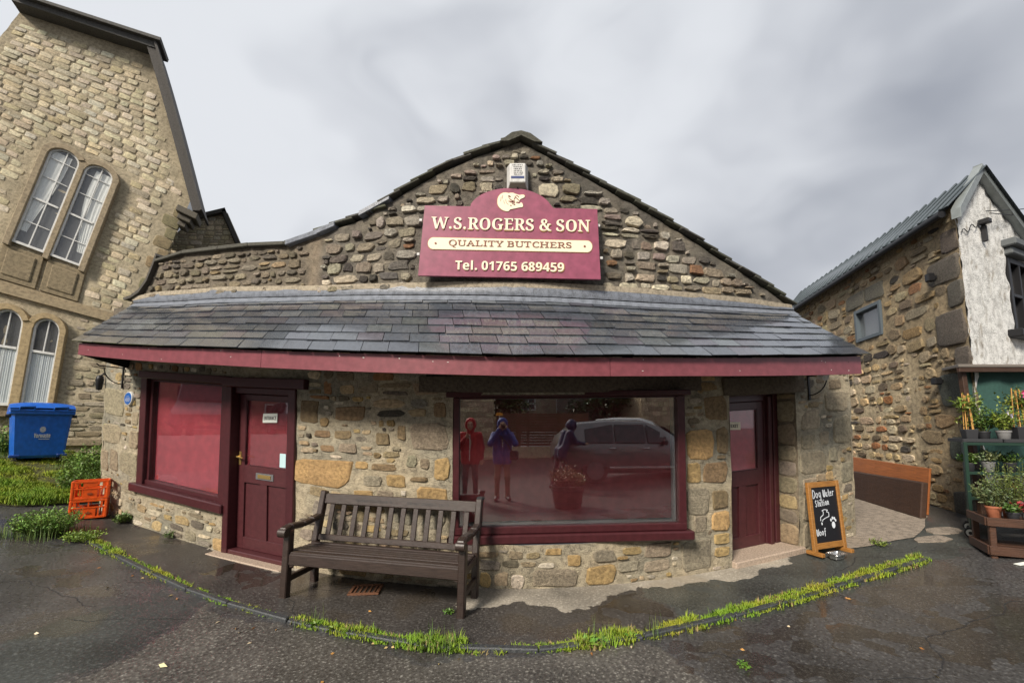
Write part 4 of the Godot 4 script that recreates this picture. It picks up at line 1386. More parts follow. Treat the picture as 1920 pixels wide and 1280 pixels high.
func build_left_house() -> void:
	var b: MB
	var ho := thing("stone_house", "tall buff stone house with paired arched sash windows and steep gable", "house", Vector3.ZERO)
	var shade := func(s, h):
		var n := nz.get_noise_3d(s * 2.0, h * 2.0, 15.0)
		var f: float = 1.0 + 0.35 * n
		return Color(0.50 * f, 0.425 * f, 0.295 * f)
	b = wall_sheet(house, breaks(-3.6, 0.5, 0.12, []), breaks(0.5, 10.8, 0.14, []), house_top, [], shade)
	var wall := part("front_wall", b, M.mortar, ho)
	# dressed stone
	b = MB.new()
	var tan := Color(0.30, 0.215, 0.115)
	b.col = Color(0.36, 0.285, 0.18)
	b.mapped(house, -3.6, 0.5, 3.98, 4.12, 0.0, 0.09, 0.0, 12)
	b.mapped(house, -3.6, 0.5, 4.12, 4.20, 0.0, 0.055, 0.0, 12)
	part("string_course", b, M.ashlar, ho)
	for e in [[-2.1, -1.44], [-1.38, -0.74]]:
		b = MB.new()
		b.col = Color(0.27, 0.215, 0.13)
		b.mapped(house, e[0], e[1], 4.22, 4.90, 0.0, 0.05, 0.012)
		b.mapped(house, e[0] + 0.1, e[1] - 0.1, 4.32, 4.82, 0.05, 0.075, 0.02)
		part("stone_panel", b, M.ashlar, ho)
	sash_pair(ho, house, [[-1.97, -1.455], [-1.355, -0.85]], 4.98, 7.2, 0.25, 6.05, 0.11, Color(0.36, 0.29, 0.19), false, [5.5, 6.62, 7.12])
	sash_pair(ho, house, [[-1.93, -1.47], [-1.31, -0.88]], 2.03, 3.48, 0.24, 3.05, 0.10, Color(0.42, 0.32, 0.18), true, [])
	b = MB.new()
	b.col = Color(0.24, 0.18, 0.11)
	b.mapped(house, -2.2, -0.7, 1.82, 1.93, 0.0, 0.16, 0.0, 3)
	part("stone_sill", b, M.ashlar, ho)
	b = MB.new()
	b.col = Color(0.30, 0.24, 0.16)
	b.mapped(house, -3.6, 0.5, 1.2, 1.32, 0.0, 0.07, 0.0, 6)
	part("plinth_course", b, M.ashlar, ho)
	var list := []
	var bb := 1.4
	var q2 := 0
	while bb < 7.3:
		if bb < 3.9 or bb > 4.2:
			var l := 0.34 if q2 % 2 == 0 else 0.2
			list.append([[0.5 - l * 0.5, bb + 0.15, l * 0.5, 0.140], 0.03, 7.0, Color(0.32 * R.randf_range(0.8, 1.1), 0.235, 0.13), M.stone, 0.03])
		q2 += 1
		bb += 0.3
	var keep := [[-2.15, -0.7, 1.8, 3.9], [-3.7, 0.6, 3.92, 4.22], [-2.14, -0.7, 4.2, 7.62], [0.13, 0.6, 1.2, 7.6], [-3.7, 0.6, 1.1, 1.35]]
	var cols := [[0.74, 0.64, 0.45, 5.0], [0.66, 0.56, 0.37, 2.0], [0.78, 0.70, 0.52, 2.0], [0.56, 0.47, 0.32, 0.6]]
	for q in layout(func(s, h): return s > -3.55 and s < 0.47 and h < house_top(s) - 0.25, -3.6, 0.5, 4.22, 10.6, Vector2(0.15, 0.165), Vector2(0.17, 0.31), 0.013, keep, 1.0):
		list.append([q, R.randf_range(0.008, 0.016), 7.0, pick(cols), M.stone, 0.04])
	for q in packed(func(s, h): return s > -3.55 and s < 0.47, -3.6, 0.5, 0.8, 3.92, Vector2(0.10, 0.17), Vector2(0.14, 0.34), 0.018, keep, 0.98, 1):
		list.append([q, R.randf_range(0.008, 0.022), 3.6, pick([[0.68, 0.58, 0.41, 3.0], [0.57, 0.48, 0.33, 2.0], [0.74, 0.66, 0.49, 1.5], [0.42, 0.35, 0.24, 0.7]]), M.rough_stone, 0.12])
	lay_stones(list, 295, wall, house, "stone", "small_stones")
	# gable coping, eaves, kneeler, roof
	b = MB.new()
	b.col = Color(0.075, 0.07, 0.06)
	var rake := [Vector2(0.74, 7.40), Vector2(-1.30, 10.93)]
	var dir: Vector2 = (rake[1] - rake[0]).normalized()
	var nn := Vector2(dir.y, -dir.x)
	for k in 12:
		var pts := []
		for i in 8:
			var p: Vector2 = rake[0].lerp(rake[1], (k + (i & 1)) / 12.0) + nn * (0.10 if i & 2 else -0.05)
			pts.append(house(p.x, p.y, 0.30 if i & 4 else 0.0))
		b.hexa(pts)
		pts = []
		for i in 8:
			var p: Vector2 = rake[0].lerp(rake[1], (k + (i & 1)) / 12.0) + nn * (0.15 if i & 2 else 0.103)
			pts.append(house(p.x, p.y, 0.36 if i & 4 else -0.6))
		b.hexa(pts)
	part("barge_board", b, M.verge, ho)
	b = MB.new()
	b.col = Color(0.10, 0.095, 0.09)
	b.mapped(house, -3.6, -1.12, 10.80, 10.95, 0.0, 0.32, 0.0, 4)
	b.mapped(house, -3.6, -1.05, 10.953, 11.03, -0.3, 0.42, 0.0, 4)
	part("eaves_gutter", b, M.verge, ho)
	b = MB.new()
	b.col = Color(0.11, 0.095, 0.07)
	b.mapped(house, 0.40, 0.82, 7.20, 7.36, -0.2, 0.30, 0.015)
	b.mapped(house, 0.45, 0.72, 7.06, 7.197, -0.2, 0.22, 0.015)
	b.mapped(house, 0.48, 0.64, 6.92, 7.057, -0.2, 0.14, 0.015)
	part("kneeler_stone", b, M.verge, ho)
	b = MB.new()
	b.col = Color(0.07, 0.07, 0.075)
	var back := Vector3(-0.80, 0, -0.60) * 6.0
	b.face(house(rake[0].x, rake[0].y, 0.0), house(rake[1].x, rake[1].y, 0.0), house(rake[1].x, rake[1].y, 0.0) + back, house(rake[0].x, rake[0].y, 0.0) + back, house(-3, 6, -3))
	b.face(house(-3.6, 10.9, 0.0), house(rake[1].x, 10.93, 0.0), house(rake[1].x, 10.93, 0.0) + back + Vector3(0, 1.5, 0), house(-3.6, 10.9, 0) + back + Vector3(0, 1.5, 0), house(-3, 6, -3))
	part("roof", b, M.slate, ho)
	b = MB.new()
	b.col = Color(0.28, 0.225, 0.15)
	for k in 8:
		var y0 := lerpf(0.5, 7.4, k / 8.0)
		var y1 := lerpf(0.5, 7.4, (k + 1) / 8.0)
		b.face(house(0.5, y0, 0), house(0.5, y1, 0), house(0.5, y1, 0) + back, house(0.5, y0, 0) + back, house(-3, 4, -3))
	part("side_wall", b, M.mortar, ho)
	# --- the small gabled house farther back
	var far := thing("rear_house", "small pale stone gable with dark verges behind the wing wall", "house")
	var fg := func(x, y, d): return Vector3(x + 0.75 * minf(d, 0.0), y, -12.0 + d)
	var poly := PackedVector2Array([Vector2(-10.9, 5.0), Vector2(-7.35, 5.0), Vector2(-7.75, 6.55), Vector2(-8.40, 7.88), Vector2(-10.9, 7.25)])
	b = MB.new()
	b.col = Color(0.38, 0.32, 0.22)
	b.prism(fg, poly, -4.0, 0.0)
	var fw := part("gable_wall", b, M.mortar, far)
	list = []
	for q in layout(func(s, h): return Geometry2D.is_point_in_polygon(Vector2(s, h), poly), -10.6, -7.4, 6.0, 7.9, Vector2(0.13, 0.16), Vector2(0.17, 0.32), 0.02, [], 1.0):
		list.append([q, 0.016, 4.5, pick(cols), M.stone, 0.06])
	lay_stones(list, 110, fw, fg, "stone", "small_stones")
	b = MB.new()
	b.col = Color(0.06, 0.055, 0.05)
	for e in [[Vector2(-10.9, 7.25), Vector2(-8.36, 7.89)], [Vector2(-8.44, 7.90), Vector2(-7.28, 5.5)]]:
		var d2: Vector2 = (e[1] - e[0]).normalized()
		var n2 := Vector2(-d2.y, d2.x)
		var pts := []
		for i in 8:
			var p: Vector2 = e[i & 1] + n2 * (0.075 if i & 2 else -0.035)
			pts.append(fg.call(p.x, p.y, 0.16 if i & 4 else -4.1))
		b.hexa(pts)
	part("verge_board", b, M.verge, far)
	b = MB.new()
	b.col = Color(0.05, 0.05, 0.05)
	b.bar(Vector3(-9.75, 7.45, -10.8), Vector3(-9.05, 6.95, -10.8), 0.1, 0.12)
	part("eaves_bracket", b, M.iron, far)

# ---------------------------------------------------------------- the stone barn on the right
func barn(p: float, y: float, d: float) -> Vector3:
	return Vector3(6.07 + 0.225 * p - 0.974 * d, y, -5.56 - 0.974 * p - 0.225 * d)

func barn_end(q: float, y: float, d: float) -> Vector3:
	return Vector3(6.07 + 0.914 * q + 0.407 * d, y, -5.56 - 0.407 * q + 0.914 * d)

func build_barn() -> void:
	var b: MB
	var ba := thing("stone_barn", "stone barn with green metal roof and whitewashed gable end", "barn")
	var shade := func(s, h):
		var n := nz.get_noise_3d(s * 1.5, h * 1.5, 25.0)
		var n2 := nz.get_noise_3d(s * 6.0, h * 6.0, 26.0)
		var c := Color(0.40, 0.31, 0.19).lerp(Color(0.60, 0.49, 0.32), smoothstep(3.2, 2.2, h + 0.6 * (s < 1.0 as int)) * smoothstep(0.5, 1.4, s))
		c = c.lerp(Color(0.15, 0.125, 0.09), clampf(n, 0.0, 0.7))
		var f: float = 1.0 + 0.3 * n2
		return Color(c.r * f, c.g * f, c.b * f)
	var hole := [[1.78, 2.60, 3.20, 3.82]]
	b = wall_sheet(barn, breaks(0.0, 5.4, 0.12, [1.78, 2.60]), breaks(-0.2, 4.62, 0.12, [3.20, 3.82]), func(_s): return 4.62, hole, shade, 0.02)
	var wall := part("long_wall", b, M.mortar, ba)
	var list := []
	var keep := [[1.74, 2.64, 3.14, 4.18]]
	for e in [[0.0, 0.28, 4.0, 4.34], [0.0, 0.62, 3.62, 3.98], [0.0, 0.26, 3.24, 3.60], [0.0, 0.55, 2.72, 3.22], [0.0, 0.24, 2.36, 2.70], [0.0, 0.60, 1.86, 2.34], [0.0, 0.25, 1.5, 1.84], [0.0, 0.5, 1.12, 1.48], [0.0, 0.3, 0.76, 1.1], [0.0, 0.55, 0.4, 0.74]]:
		keep.append(e)
		list.append([[(e[0] + e[1]) * 0.5 + 0.01, (e[2] + e[3]) * 0.5, (e[1] - e[0]) * 0.5, (e[3] - e[2]) * 0.5 - 0.012], 0.03, 5.5, Color(0.19 * R.randf_range(0.8, 1.15), 0.175, 0.145), M.rough_stone, 0.06])
	for e in [[1.62, 2.2, 3.86, 4.16], [2.22, 2.86, 3.86, 4.16]]:
		list.append([[(e[0] + e[1]) * 0.5, (e[2] + e[3]) * 0.5, (e[1] - e[0]) * 0.5 - 0.01, 0.14], 0.03, 6.0, Color(0.24, 0.225, 0.18), M.rough_stone, 0.05])
		keep.append(e)
	var upper := [[0.56, 0.39, 0.20, 3.0], [0.50, 0.37, 0.22, 3.0], [0.60, 0.49, 0.32, 2.5], [0.36, 0.28, 0.19, 1.5], [0.42, 0.22, 0.10, 0.6], [0.10, 0.085, 0.07, 0.6]]
	var cobble := [[0.60, 0.45, 0.25, 3.0], [0.52, 0.39, 0.24, 2.5], [0.66, 0.56, 0.40, 2.5], [0.20, 0.155, 0.105, 1.6], [0.40, 0.18, 0.075, 0.7], [0.10, 0.085, 0.07, 0.7]]
	for q in packed(func(s, h): return s > 0.03 and s < 5.3 and h < 4.5 and (h > 2.75 or s < 1.15), 0.0, 5.4, 0.35, 4.5, Vector2(0.17, 0.28), Vector2(0.22, 0.50), 0.024, keep, 0.98):
		list.append([q, R.randf_range(0.010, 0.030), R.randf_range(2.4, 3.6), pick(upper), M.rough_stone, 0.16])
	for q in packed(func(s, h): return s > 1.18 and s < 5.3 and h < 2.72, 1.1, 5.4, 0.3, 2.75, Vector2(0.145, 0.21), Vector2(0.19, 0.38), 0.026, keep, 0.99):
		list.append([q, R.randf_range(0.012, 0.028), R.randf_range(2.3, 3.0), pick(cobble), M.stone, 0.12])
	lay_stones(list, 290, wall, barn, "stone", "small_stones")
	# window
	b = MB.new()
	for e in [[1.78, 1.85, 3.20, 3.82], [2.53, 2.60, 3.20, 3.82], [1.85, 2.53, 3.20, 3.27], [1.85, 2.53, 3.75, 3.82]]:
		b.mapped(barn, e[0], e[1], e[2], e[3], -0.16, 0.025, 0.008)
	var fr := part("barn_window", b, mat(lin(0.075, 0.095, 0.11), 0.5), ba)
	block("pane", barn, 1.85, 2.53, 3.27, 3.75, -0.05, -0.044, M.glass, fr, 0.0)
	block("dark_room", barn, 1.80, 2.58, 3.22, 3.80, -0.16, -0.10, mat(lin(0.10, 0.115, 0.12), 0.6), fr, 0.0)
	# gable end
	var ends := [Vector2(0.0, 4.55), Vector2(0.70, 5.27), Vector2(2.25, 4.47), Vector2(4.2, 3.4)]
	var white := func(s, h):
		var n := nz.get_noise_3d(s * 3.0, h * 3.0, 35.0)
		var n2 := nz.get_noise_3d(s * 9.0, h * 7.0, 36.0)
		var c := Color(0.80, 0.80, 0.78)
		c = c.lerp(Color(0.42, 0.40, 0.36), clampf(1.6 * nz.get_noise_3d(s * 7.0, h * 1.6, 38.0) - 0.25, 0.0, 0.75))
		if n + 0.6 * n2 > 0.55: c = Color(0.40, 0.37, 0.32)
		return c
	b = wall_sheet(barn_end, breaks(0.0, 4.2, 0.05, [0.7]), breaks(0.0, 5.3, 0.06, []), func(s): return line_at(s, ends), [[1.42, 2.2, 3.0, 4.12]], white, 0.016)
	part("gable_end", b, M.render, ba)
	# hooded window in the gable
	b = MB.new()
	b.mapped(barn_end, 1.30, 2.35, 4.25, 4.36, -0.05, 0.16, 0.015)
	b.mapped(barn_end, 1.36, 2.30, 4.14, 4.247, -0.05, 0.10, 0.015)
	part("window_hood", b, mat(lin(0.10, 0.11, 0.115), 0.6), ba)
	b = MB.new()
	for e in [[1.42, 1.50, 3.0, 4.12], [2.12, 2.2, 3.0, 4.12], [1.50, 2.12, 4.04, 4.12], [1.50, 2.12, 3.52, 3.57], [1.79, 1.83, 3.0, 4.04]]:
		b.mapped(barn_end, e[0], e[1], e[2], e[3], -0.12, 0.02, 0.005)
	fr = part("gable_window", b, M.iron, ba)
	block("pane", barn_end, 1.5, 2.12, 3.0, 4.04, -0.06, -0.054, M.glass, fr, 0.0)
	block("dark_room", barn_end, 1.44, 2.18, 3.0, 4.1, -0.2, -0.14, M.room, fr, 0.0)
	b = MB.new()
	b.mapped(barn_end, 1.2, 2.4, 2.88, 2.997, -0.05, 0.14, 0.015)
	part("sill", b, M.iron, fr)
	# metal roof with standing ribs
	var e0 := barn(-0.12, 4.56, 0.16)
	var e1 := barn(5.5, 4.56, 0.16)
	var r0 := barn_end(0.70, 5.31, 0.14)
	var r1 := Vector3(7.62, 5.12, -10.95)
	var up := (e1 - e0).cross(r0 - e0).normalized()
	if up.y < 0.0: up = -up
	b = MB.new()
	var pts := []
	for i in 8: pts.append((e0.lerp(e1, i & 1) if i & 2 == 0 else r0.lerp(r1, i & 1)) + up * (0.012 if i & 4 else 0.0))
	b.hexa(pts)
	var roof := part("metal_roof", b, M.sheet_roof, ba)
	for k in 27:
		var t := (k + 0.5) / 27.0
		b = MB.new()
		b.bar(e0.lerp(e1, t) + up * 0.026 - (r0 - e0).normalized() * 0.03, r0.lerp(r1, t) + up * 0.026, 0.045, 0.026, 0.008, up)
		part("roof_rib", b, M.sheet_roof, roof)
	b = MB.new()
	var far_side := barn_end(2.35, 4.50, 0.14)
	var far_side2 := barn_end(4.3, 3.42, 0.14)
	var along := (e1 - e0)
	b.face(r0, far_side, far_side + along, r1, barn(2, 2, -1))
	b.face(far_side, far_side2, far_side2 + along, far_side + along, barn(2, 2, -1))
	part("metal_roof", b, M.sheet_roof, ba)
	for e in [[barn_end(-0.14, 4.50, 0.0), barn_end(0.71, 5.34, 0.0)], [barn_end(0.69, 5.34, 0.0), barn_end(2.3, 4.52, 0.0)], [barn_end(2.3, 4.52, 0.0), barn_end(4.3, 3.42, 0.0)]]:
		b = MB.new()
		var o := Vector3(0.407, 0, 0.914)
		var down := Vector3(0, -0.12, 0)
		pts = []
		for i in 8:
			var q: Vector3 = e[0] if i & 1 == 0 else e[1]
			q += o * (0.10 if i & 4 else 0.0) + (Vector3(0, 0.02, 0) if i & 2 else down)
			pts.append(q)
		b.hexa(pts, 0.004)
		part("verge_flashing", b, M.flash_metal, ba)
	b = MB.new()
	b.tube([barn(-0.02, 4.50, 0.17), barn(5.4, 4.50, 0.17)], [0.05], 10)
	part("gutter", b, M.iron, ba)
	for e in [[Vector2(0.42, 3.75), 0.08, 0.12], [Vector2(0.5, 2.25), 0.1, 0.1]]:
		b = MB.new()
		b.mapped(barn, e[0].x - e[1] * 0.5, e[0].x + e[1] * 0.5, e[0].y - e[2] * 0.5, e[0].y + e[2] * 0.5, 0.06, 0.15, 0.012)
		b.mapped(barn, e[0].x - 0.015, e[0].x + 0.015, e[0].y - 0.02, e[0].y + 0.02, 0.0, 0.06)
		var o := part("floodlight", b, M.iron, self)
		tag(o, "small black floodlight high on the barn wall under its eaves" if e[0].y > 3.0 else "small black lamp low on the barn wall near the white corner", "lamp")
	# wires from the gable
	b = MB.new()
	var w0 := barn_end(0.62, 4.62, 0.1)
	for e in [[w0, Vector3(15, 7.6, -9.5)], [w0 + Vector3(0.05, -0.03, 0), Vector3(15, 7.2, -9.8)]]:
		var path := []
		for k in 13:
			var t := k / 12.0
			path.append(e[0].lerp(e[1], t) - Vector3(0, 0.9 * t * (1.0 - t), 0))
		b.tube(path, [0.007], 5)
	tag(part("overhead_cable", b, M.black, self), "pair of thin black cables leaving the white gable for the sky", "cable")
	b = MB.new()
	var path := []
	for k in 15: path.append(barn_end(lerpf(0.02, 0.66, k / 14.0), lerpf(4.22, 4.50, k / 14.0) + 0.04 * sin(k * 1.1), 0.03))
	b.tube(path, [0.006], 5)
	b.mapped(barn_end, 0.62, 0.72, 4.46, 4.53, 0.0, 0.12, 0.01)
	b.mapped(barn_end, 0.70, 0.74, 4.22, 4.46, 0.0, 0.06, 0.01)
	part("cable_bracket", b, M.black, ba)

# ---------------------------------------------------------------- things on and by the shop
const SERIF := ["Droid Serif"]
const SANS := ["Droid Sans"]

func stroke(b: MB, f: Callable, pts: Array, w: float, d: float) -> void:
	# a painted or chalked line on the plane of f
	for k in pts.size() - 1:
		var a: Vector2 = pts[k]
		var e: Vector2 = pts[k + 1]
		var dir := (e - a).normalized()
		var n := Vector2(-dir.y, dir.x) * w * 0.5
		var q := PackedVector2Array([a - n - dir * w * 0.3, e - n + dir * w * 0.3, e + n + dir * w * 0.3, a + n - dir * w * 0.3])
		var p := []
		for i in 8:
			var c: Vector2 = q[[0, 1, 3, 2][i & 3]]
			p.append(f.call(c.x, c.y, d if i & 4 else 0.0))
		b.hexa(p)

func flat_xy(x: float, y: float, z: float) -> Vector3:
	return Vector3(x, y, z)

func build_shop_things() -> void:
	var b: MB
	# --- the sign board
	var sg := thing("shop_sign", "maroon arched sign board with cream lettering high on the shop gable", "sign", Vector3(-0.028, 3.165, -4.375), 0.0)
	sg.rotation.z = deg_to_rad(-1.25)
	var outline := PackedVector2Array([Vector2(-0.962, 0.0), Vector2(0.962, 0.0), Vector2(0.924, 0.775), Vector2(0.455, 0.775)])
	for k in 17:
		var t := lerpf(0.32, PI - 0.32, k / 16.0)
		outline.append(Vector2(cos(t) * 0.452, 0.70 + sin(t) * 0.272 + 0.02))
	outline.append(Vector2(-0.435, 0.775))
	outline.append(Vector2(-0.925, 0.775))
	b = MB.new()
	b.prism(flat_xy, outline, -0.01, 0.025)
	part("board", b, M.sign, sg)
	lettering("W.S.ROGERS & SON", SERIF, false, Vector3(0.004, 0.575, 0.029), 1.70, 0.142, M.gold, sg, "lettering_outline", 0.006)
	lettering("W.S.ROGERS & SON", SERIF, true, Vector3(0.0, 0.578, 0.032), 1.69, 0.132, M.cream, sg, "lettering", 0.008)
	outline = PackedVector2Array()
	for k in 13:
		var t := lerpf(-PI / 2, PI / 2, k / 12.0)
		outline.append(Vector2(0.815 + cos(t) * 0.056, 0.352 + sin(t) * 0.064))
	for k in 13:
		var t := lerpf(PI / 2, PI * 1.5, k / 12.0)
		outline.append(Vector2(-0.815 + cos(t) * 0.056, 0.352 + sin(t) * 0.064))
	var grown := PackedVector2Array()
	for q in outline: grown.append(Vector2(q.x * 1.006, 0.352 + (q.y - 0.352) * 1.09))
	b = MB.new()
	b.prism(flat_xy, grown, 0.022, 0.029)
	part("panel_border", b, M.gold, sg)
	b = MB.new()
	b.prism(flat_xy, outline, 0.022, 0.033)
	part("lettering_panel", b, M.cream, sg)
	lettering("QUALITY BUTCHERS", SERIF, false, Vector3(0.0, 0.352, 0.036), 1.30, 0.082, M.brown, sg, "lettering", 0.006)
	for x in [-0.79, 0.79]:
		b = MB.new()
		b.tube([Vector3(x, 0.352, 0.03), Vector3(x, 0.352, 0.037)], [0.012], 10)
		part("screw", b, M.brown, sg)
	lettering("Tel. 01765 689459", SANS, true, Vector3(0.004, 0.118, 0.029), 1.155, 0.112, M.gold, sg, "lettering_outline", 0.006)
	lettering("Tel. 01765 689459", SANS, true, Vector3(0.0, 0.12, 0.032), 1.145, 0.104, M.cream, sg, "lettering", 0.008)
	# emblem: a roaring beast's head in profile, cream with brown drawing
	var hd := []
	for q in [[285, 600], [290, 500], [330, 390], [410, 280], [520, 215], [640, 200], [760, 225], [860, 205], [950, 205], [1050, 255], [1160, 290], [1230, 310], [1330, 285], [1420, 290], [1465, 350], [1440, 420], [1340, 470], [1270, 510], [1235, 600], [1230, 640], [1170, 640], [1100, 640], [1190, 720], [1260, 720], [1290, 660], [1345, 680], [1380, 750], [1395, 830], [1370, 890], [1240, 910], [1110, 945], [960, 980], [850, 1010], [770, 1100], [680, 1105], [580, 1080], [470, 1020], [380, 930], [315, 830], [285, 720]]:
		hd.append(Vector2((q[0] - 875) / 24.0 * 0.00595, (655 - q[1]) / 24.0 * 0.0056 + 0.83))
	b = MB.new()
	var big := PackedVector2Array()
	for q in hd: big.append(Vector2(q.x * 1.035, 0.83 + (q.y - 0.83) * 1.045))
	b.prism(flat_xy, big, 0.022, 0.028)
	part("emblem_border", b, M.gold, sg)
	b = MB.new()
	b.prism(flat_xy, PackedVector2Array(hd), 0.022, 0.032)
	part("emblem", b, M.cream, sg)
	b = MB.new()
	var px := func(x, y, d): return Vector3((x - 875) / 24.0 * 0.00595, (655 - y) / 24.0 * 0.0056 + 0.83, 0.031 + d)
	for s in [[[740, 370], [800, 360], [840, 400], [760, 430]], [[800, 490], [850, 540], [930, 590], [1010, 600]], [[770, 620], [860, 620], [960, 640], [1040, 610]], [[1000, 540], [1030, 470], [1060, 400], [1040, 360]], [[1100, 340], [1160, 370], [1210, 420]], [[1080, 440], [1150, 510], [1220, 580]], [[980, 640], [1000, 720], [1010, 790], [1050, 770]], [[900, 640], [920, 720], [970, 760]], [[1090, 680], [1150, 670], [1180, 710]], [[640, 520], [650, 620], [690, 720], [760, 780]], [[560, 600], [570, 690], [600, 740]], [[440, 420], [430, 520], [420, 620]], [[510, 340], [490, 420], [500, 500]], [[840, 820], [900, 830]]]:
		var pts := []
		for q in s: pts.append(Vector2(q[0], q[1]))
		stroke(b, px, pts, 30.0 if s[0][0] > 650 else 13.0, 0.0035)
	stroke(b, px, [Vector2(830, 640), Vector2(940, 640), Vector2(1010, 690)], 62.0, 0.004)
	part("emblem_drawing", b, M.brown, sg)
	for q in [[-0.975, 0.24], [-0.965, 0.62], [0.975, 0.24], [0.945, 0.6]]:
		b = MB.new()
		b.box(Transform3D(Basis(), Vector3(q[0], q[1], 0.0)), Vector3(0.03, 0.03, 0.02), 0.003)
		part("fixing_clip", b, M.white, sg)
	# --- alarm box
	var al := thing("alarm_box", "white wedge-shaped alarm box above the sign under the gable peak", "alarm", Vector3(0.060, 4.125, -4.40))
	b = MB.new()
	var p := []
	for i in 8:
		var z: float = 0.0
		var x: float = (0.118 if i & 1 else -0.118)
		var y: float = (0.30 if i & 2 else 0.0)
		if i & 4:
			x *= 0.70
			y = 0.285 if i & 2 else 0.075
			z = 0.10
		p.append(Vector3(x, y, z))
	b.hexa(p, 0.006)
	part("casing", b, M.white, al)
	b = MB.new()
	p = []
	for i in 8:
		var x: float = (0.108 if i & 1 else -0.108) * (0.72 if i & 2 else 1.0)
		var y: float = 0.070 if i & 2 else 0.004
		var z: float = 0.094 if i & 2 else 0.006
		p.append(Vector3(x, y - (0.004 if i & 4 else 0.0), z + (0.004 if i & 4 else 0.0)))
	b.hexa(p)
	part("underside", b, M.grey_plastic, al)
	b = MB.new()
	b.box(Transform3D(Basis(), Vector3(0, 0.124, 0.1015)), Vector3(0.14, 0.026, 0.003))
	part("blue_band", b, M.navy, al)
	b = MB.new()
	var ry := 0.262
	while ry > 0.15:
		var x := -0.055 + R.randf_range(0.0, 0.02)
		while x < 0.05:
			var w := R.randf_range(0.006, 0.016)
			b.box(Transform3D(Basis(), Vector3(x + w * 0.5, ry, 0.1012)), Vector3(w, R.randf_range(0.006, 0.010), 0.0024))
			x += w + R.randf_range(0.004, 0.009)
		ry -= 0.021
	part("small_print", b, M.ink, al)
	b = MB.new()
	b.tube([Vector3(0, 0.032, 0.055), Vector3(0, 0.026, 0.062)], [0.008], 8)
	part("tamper_screw", b, M.black, al)
	# --- small signs on the doors
	var fd := flat(-3.40, -2.40)
	var fx := flat(2.42, 3.40)
	for e in [[fd, -2.975, -2.745, 1.555, 1.665, -0.088, "ENTRANCE", "white ENTRANCE notice behind the glass of the left door"], [fx, 2.665, 2.86, 1.475, 1.57, -0.278, "EXIT", "cream EXIT notice behind the glass of the right door"]]:
		var c: Vector3 = e[0].call((e[1] + e[2]) * 0.5, (e[3] + e[4]) * 0.5, e[5])
		var xd: Vector3 = e[0].call(e[2], e[3], e[5]) - e[0].call(e[1], e[3], e[5])
		xd.y = 0.0
		var o := thing("door_notice", e[7], "notice", c, atan2(-xd.z, xd.x), "")
		b = MB.new()
		b.box(Transform3D(), Vector3(e[2] - e[1], e[4] - e[3], 0.003))
		part("card", b, M.cream if e[6] == "EXIT" else M.paper, o)
		lettering(e[6], SANS, true, Vector3(0, 0, 0.0022), (e[2] - e[1]) * (0.86 if e[6] == "ENTRANCE" else 0.62), (e[4] - e[3]) * 0.42, M.ink, o, "lettering", 0.002)
	# --- round plaque
	var pl := thing("round_plaque", "small round blue plaque with white rim by the left window", "plaque", shop(-5.31, 1.675, 0.03))
	pl.rotation.y = -0.40
	b = MB.new()
	b.lathe(Transform3D(Basis(Vector3.RIGHT, PI / 2), Vector3.ZERO), [Vector2(0, 0.012), Vector2(0.09, 0.012), Vector2(0.098, 0.008), Vector2(0.1, -0.02)], 28)
	part("rim", b, M.white, pl)
	b = MB.new()
	b.lathe(Transform3D(Basis(Vector3.RIGHT, PI / 2), Vector3.ZERO), [Vector2(0, 0.016), Vector2(0.084, 0.016), Vector2(0.086, 0.010)], 28)
	part("disc", b, M.blue_plaque, pl)
	b = MB.new()
	for q in [[0.03, 0.05], [0.01, 0.09], [-0.008, 0.12], [-0.024, 0.12], [-0.04, 0.08]]:
		var x: float = -q[1] * 0.5
		while x < q[1] * 0.5:
			var w := R.randf_range(0.006, 0.014)
			b.box(Transform3D(Basis(), Vector3(x + w * 0.5, q[0], 0.0165)), Vector3(w, 0.006, 0.002))
			x += w + 0.005
	part("small_print", b, M.white, pl)
	# --- iron brackets and the little lamp under the eaves
	for e in [[-5.52, 2.0, "scrolled black iron hanging bracket at the left end of the eaves"], [3.62, 1.98, "black iron hanging bracket beside the right door under the eaves"]]:
		b = MB.new()
		var o := shop(e[0], e[1], 0.02)
		var nrm := (shop(e[0], e[1], 1.0) - shop(e[0], e[1], 0.0)).normalized()
		b.bar(o + Vector3(0, 0.14, 0), o + Vector3(0, -0.2, 0), 0.03, 0.012, 0.0, nrm)
		b.tube([o + Vector3(0, 0.1, 0), o + Vector3(0, 0.1, 0) + nrm * 0.28, o + Vector3(0, 0.13, 0) + nrm * 0.31], [0.009], 6)
		var arc := []
		for k in 9:
			var t := k / 8.0 * PI * 0.5
			arc.append(o + Vector3(0, -0.14 + 0.22 * (1.0 - cos(t)), 0) + nrm * 0.22 * sin(t))
		b.tube(arc, [0.007], 6)
		tag(part("hanging_bracket", b, M.iron, self), e[2], "bracket")
	b = MB.new()
	var lp := shop(-6.02, 1.86, 0.06)
	b.lathe(Transform3D(Basis(), lp), [Vector2(0.0, -0.14), Vector2(0.035, -0.12), Vector2(0.05, 0.02), Vector2(0.04, 0.08), Vector2(0, 0.1)], 10)
	b.tube([lp + Vector3(0, 0.08, 0), lp + Vector3(0.04, 0.12, -0.02), shop(-5.99, 1.97, 0.0)], [0.012], 6)
	tag(part("wall_lantern", b, M.iron, self), "small black lantern on the left corner of the shop", "lantern")
	var sl := thing("eaves_lamp", "small round white lamp under the right end of the eaves", "lamp", shop_out(3.5, 2.035, 0.35))
	b = MB.new()
	b.tube([Vector3(0, 0.02, 0), Vector3(0.02, 0.0, 0.07)], [0.045, 0.05], 12)
	part("lamp_body", b, M.white, sl)
	b = MB.new()
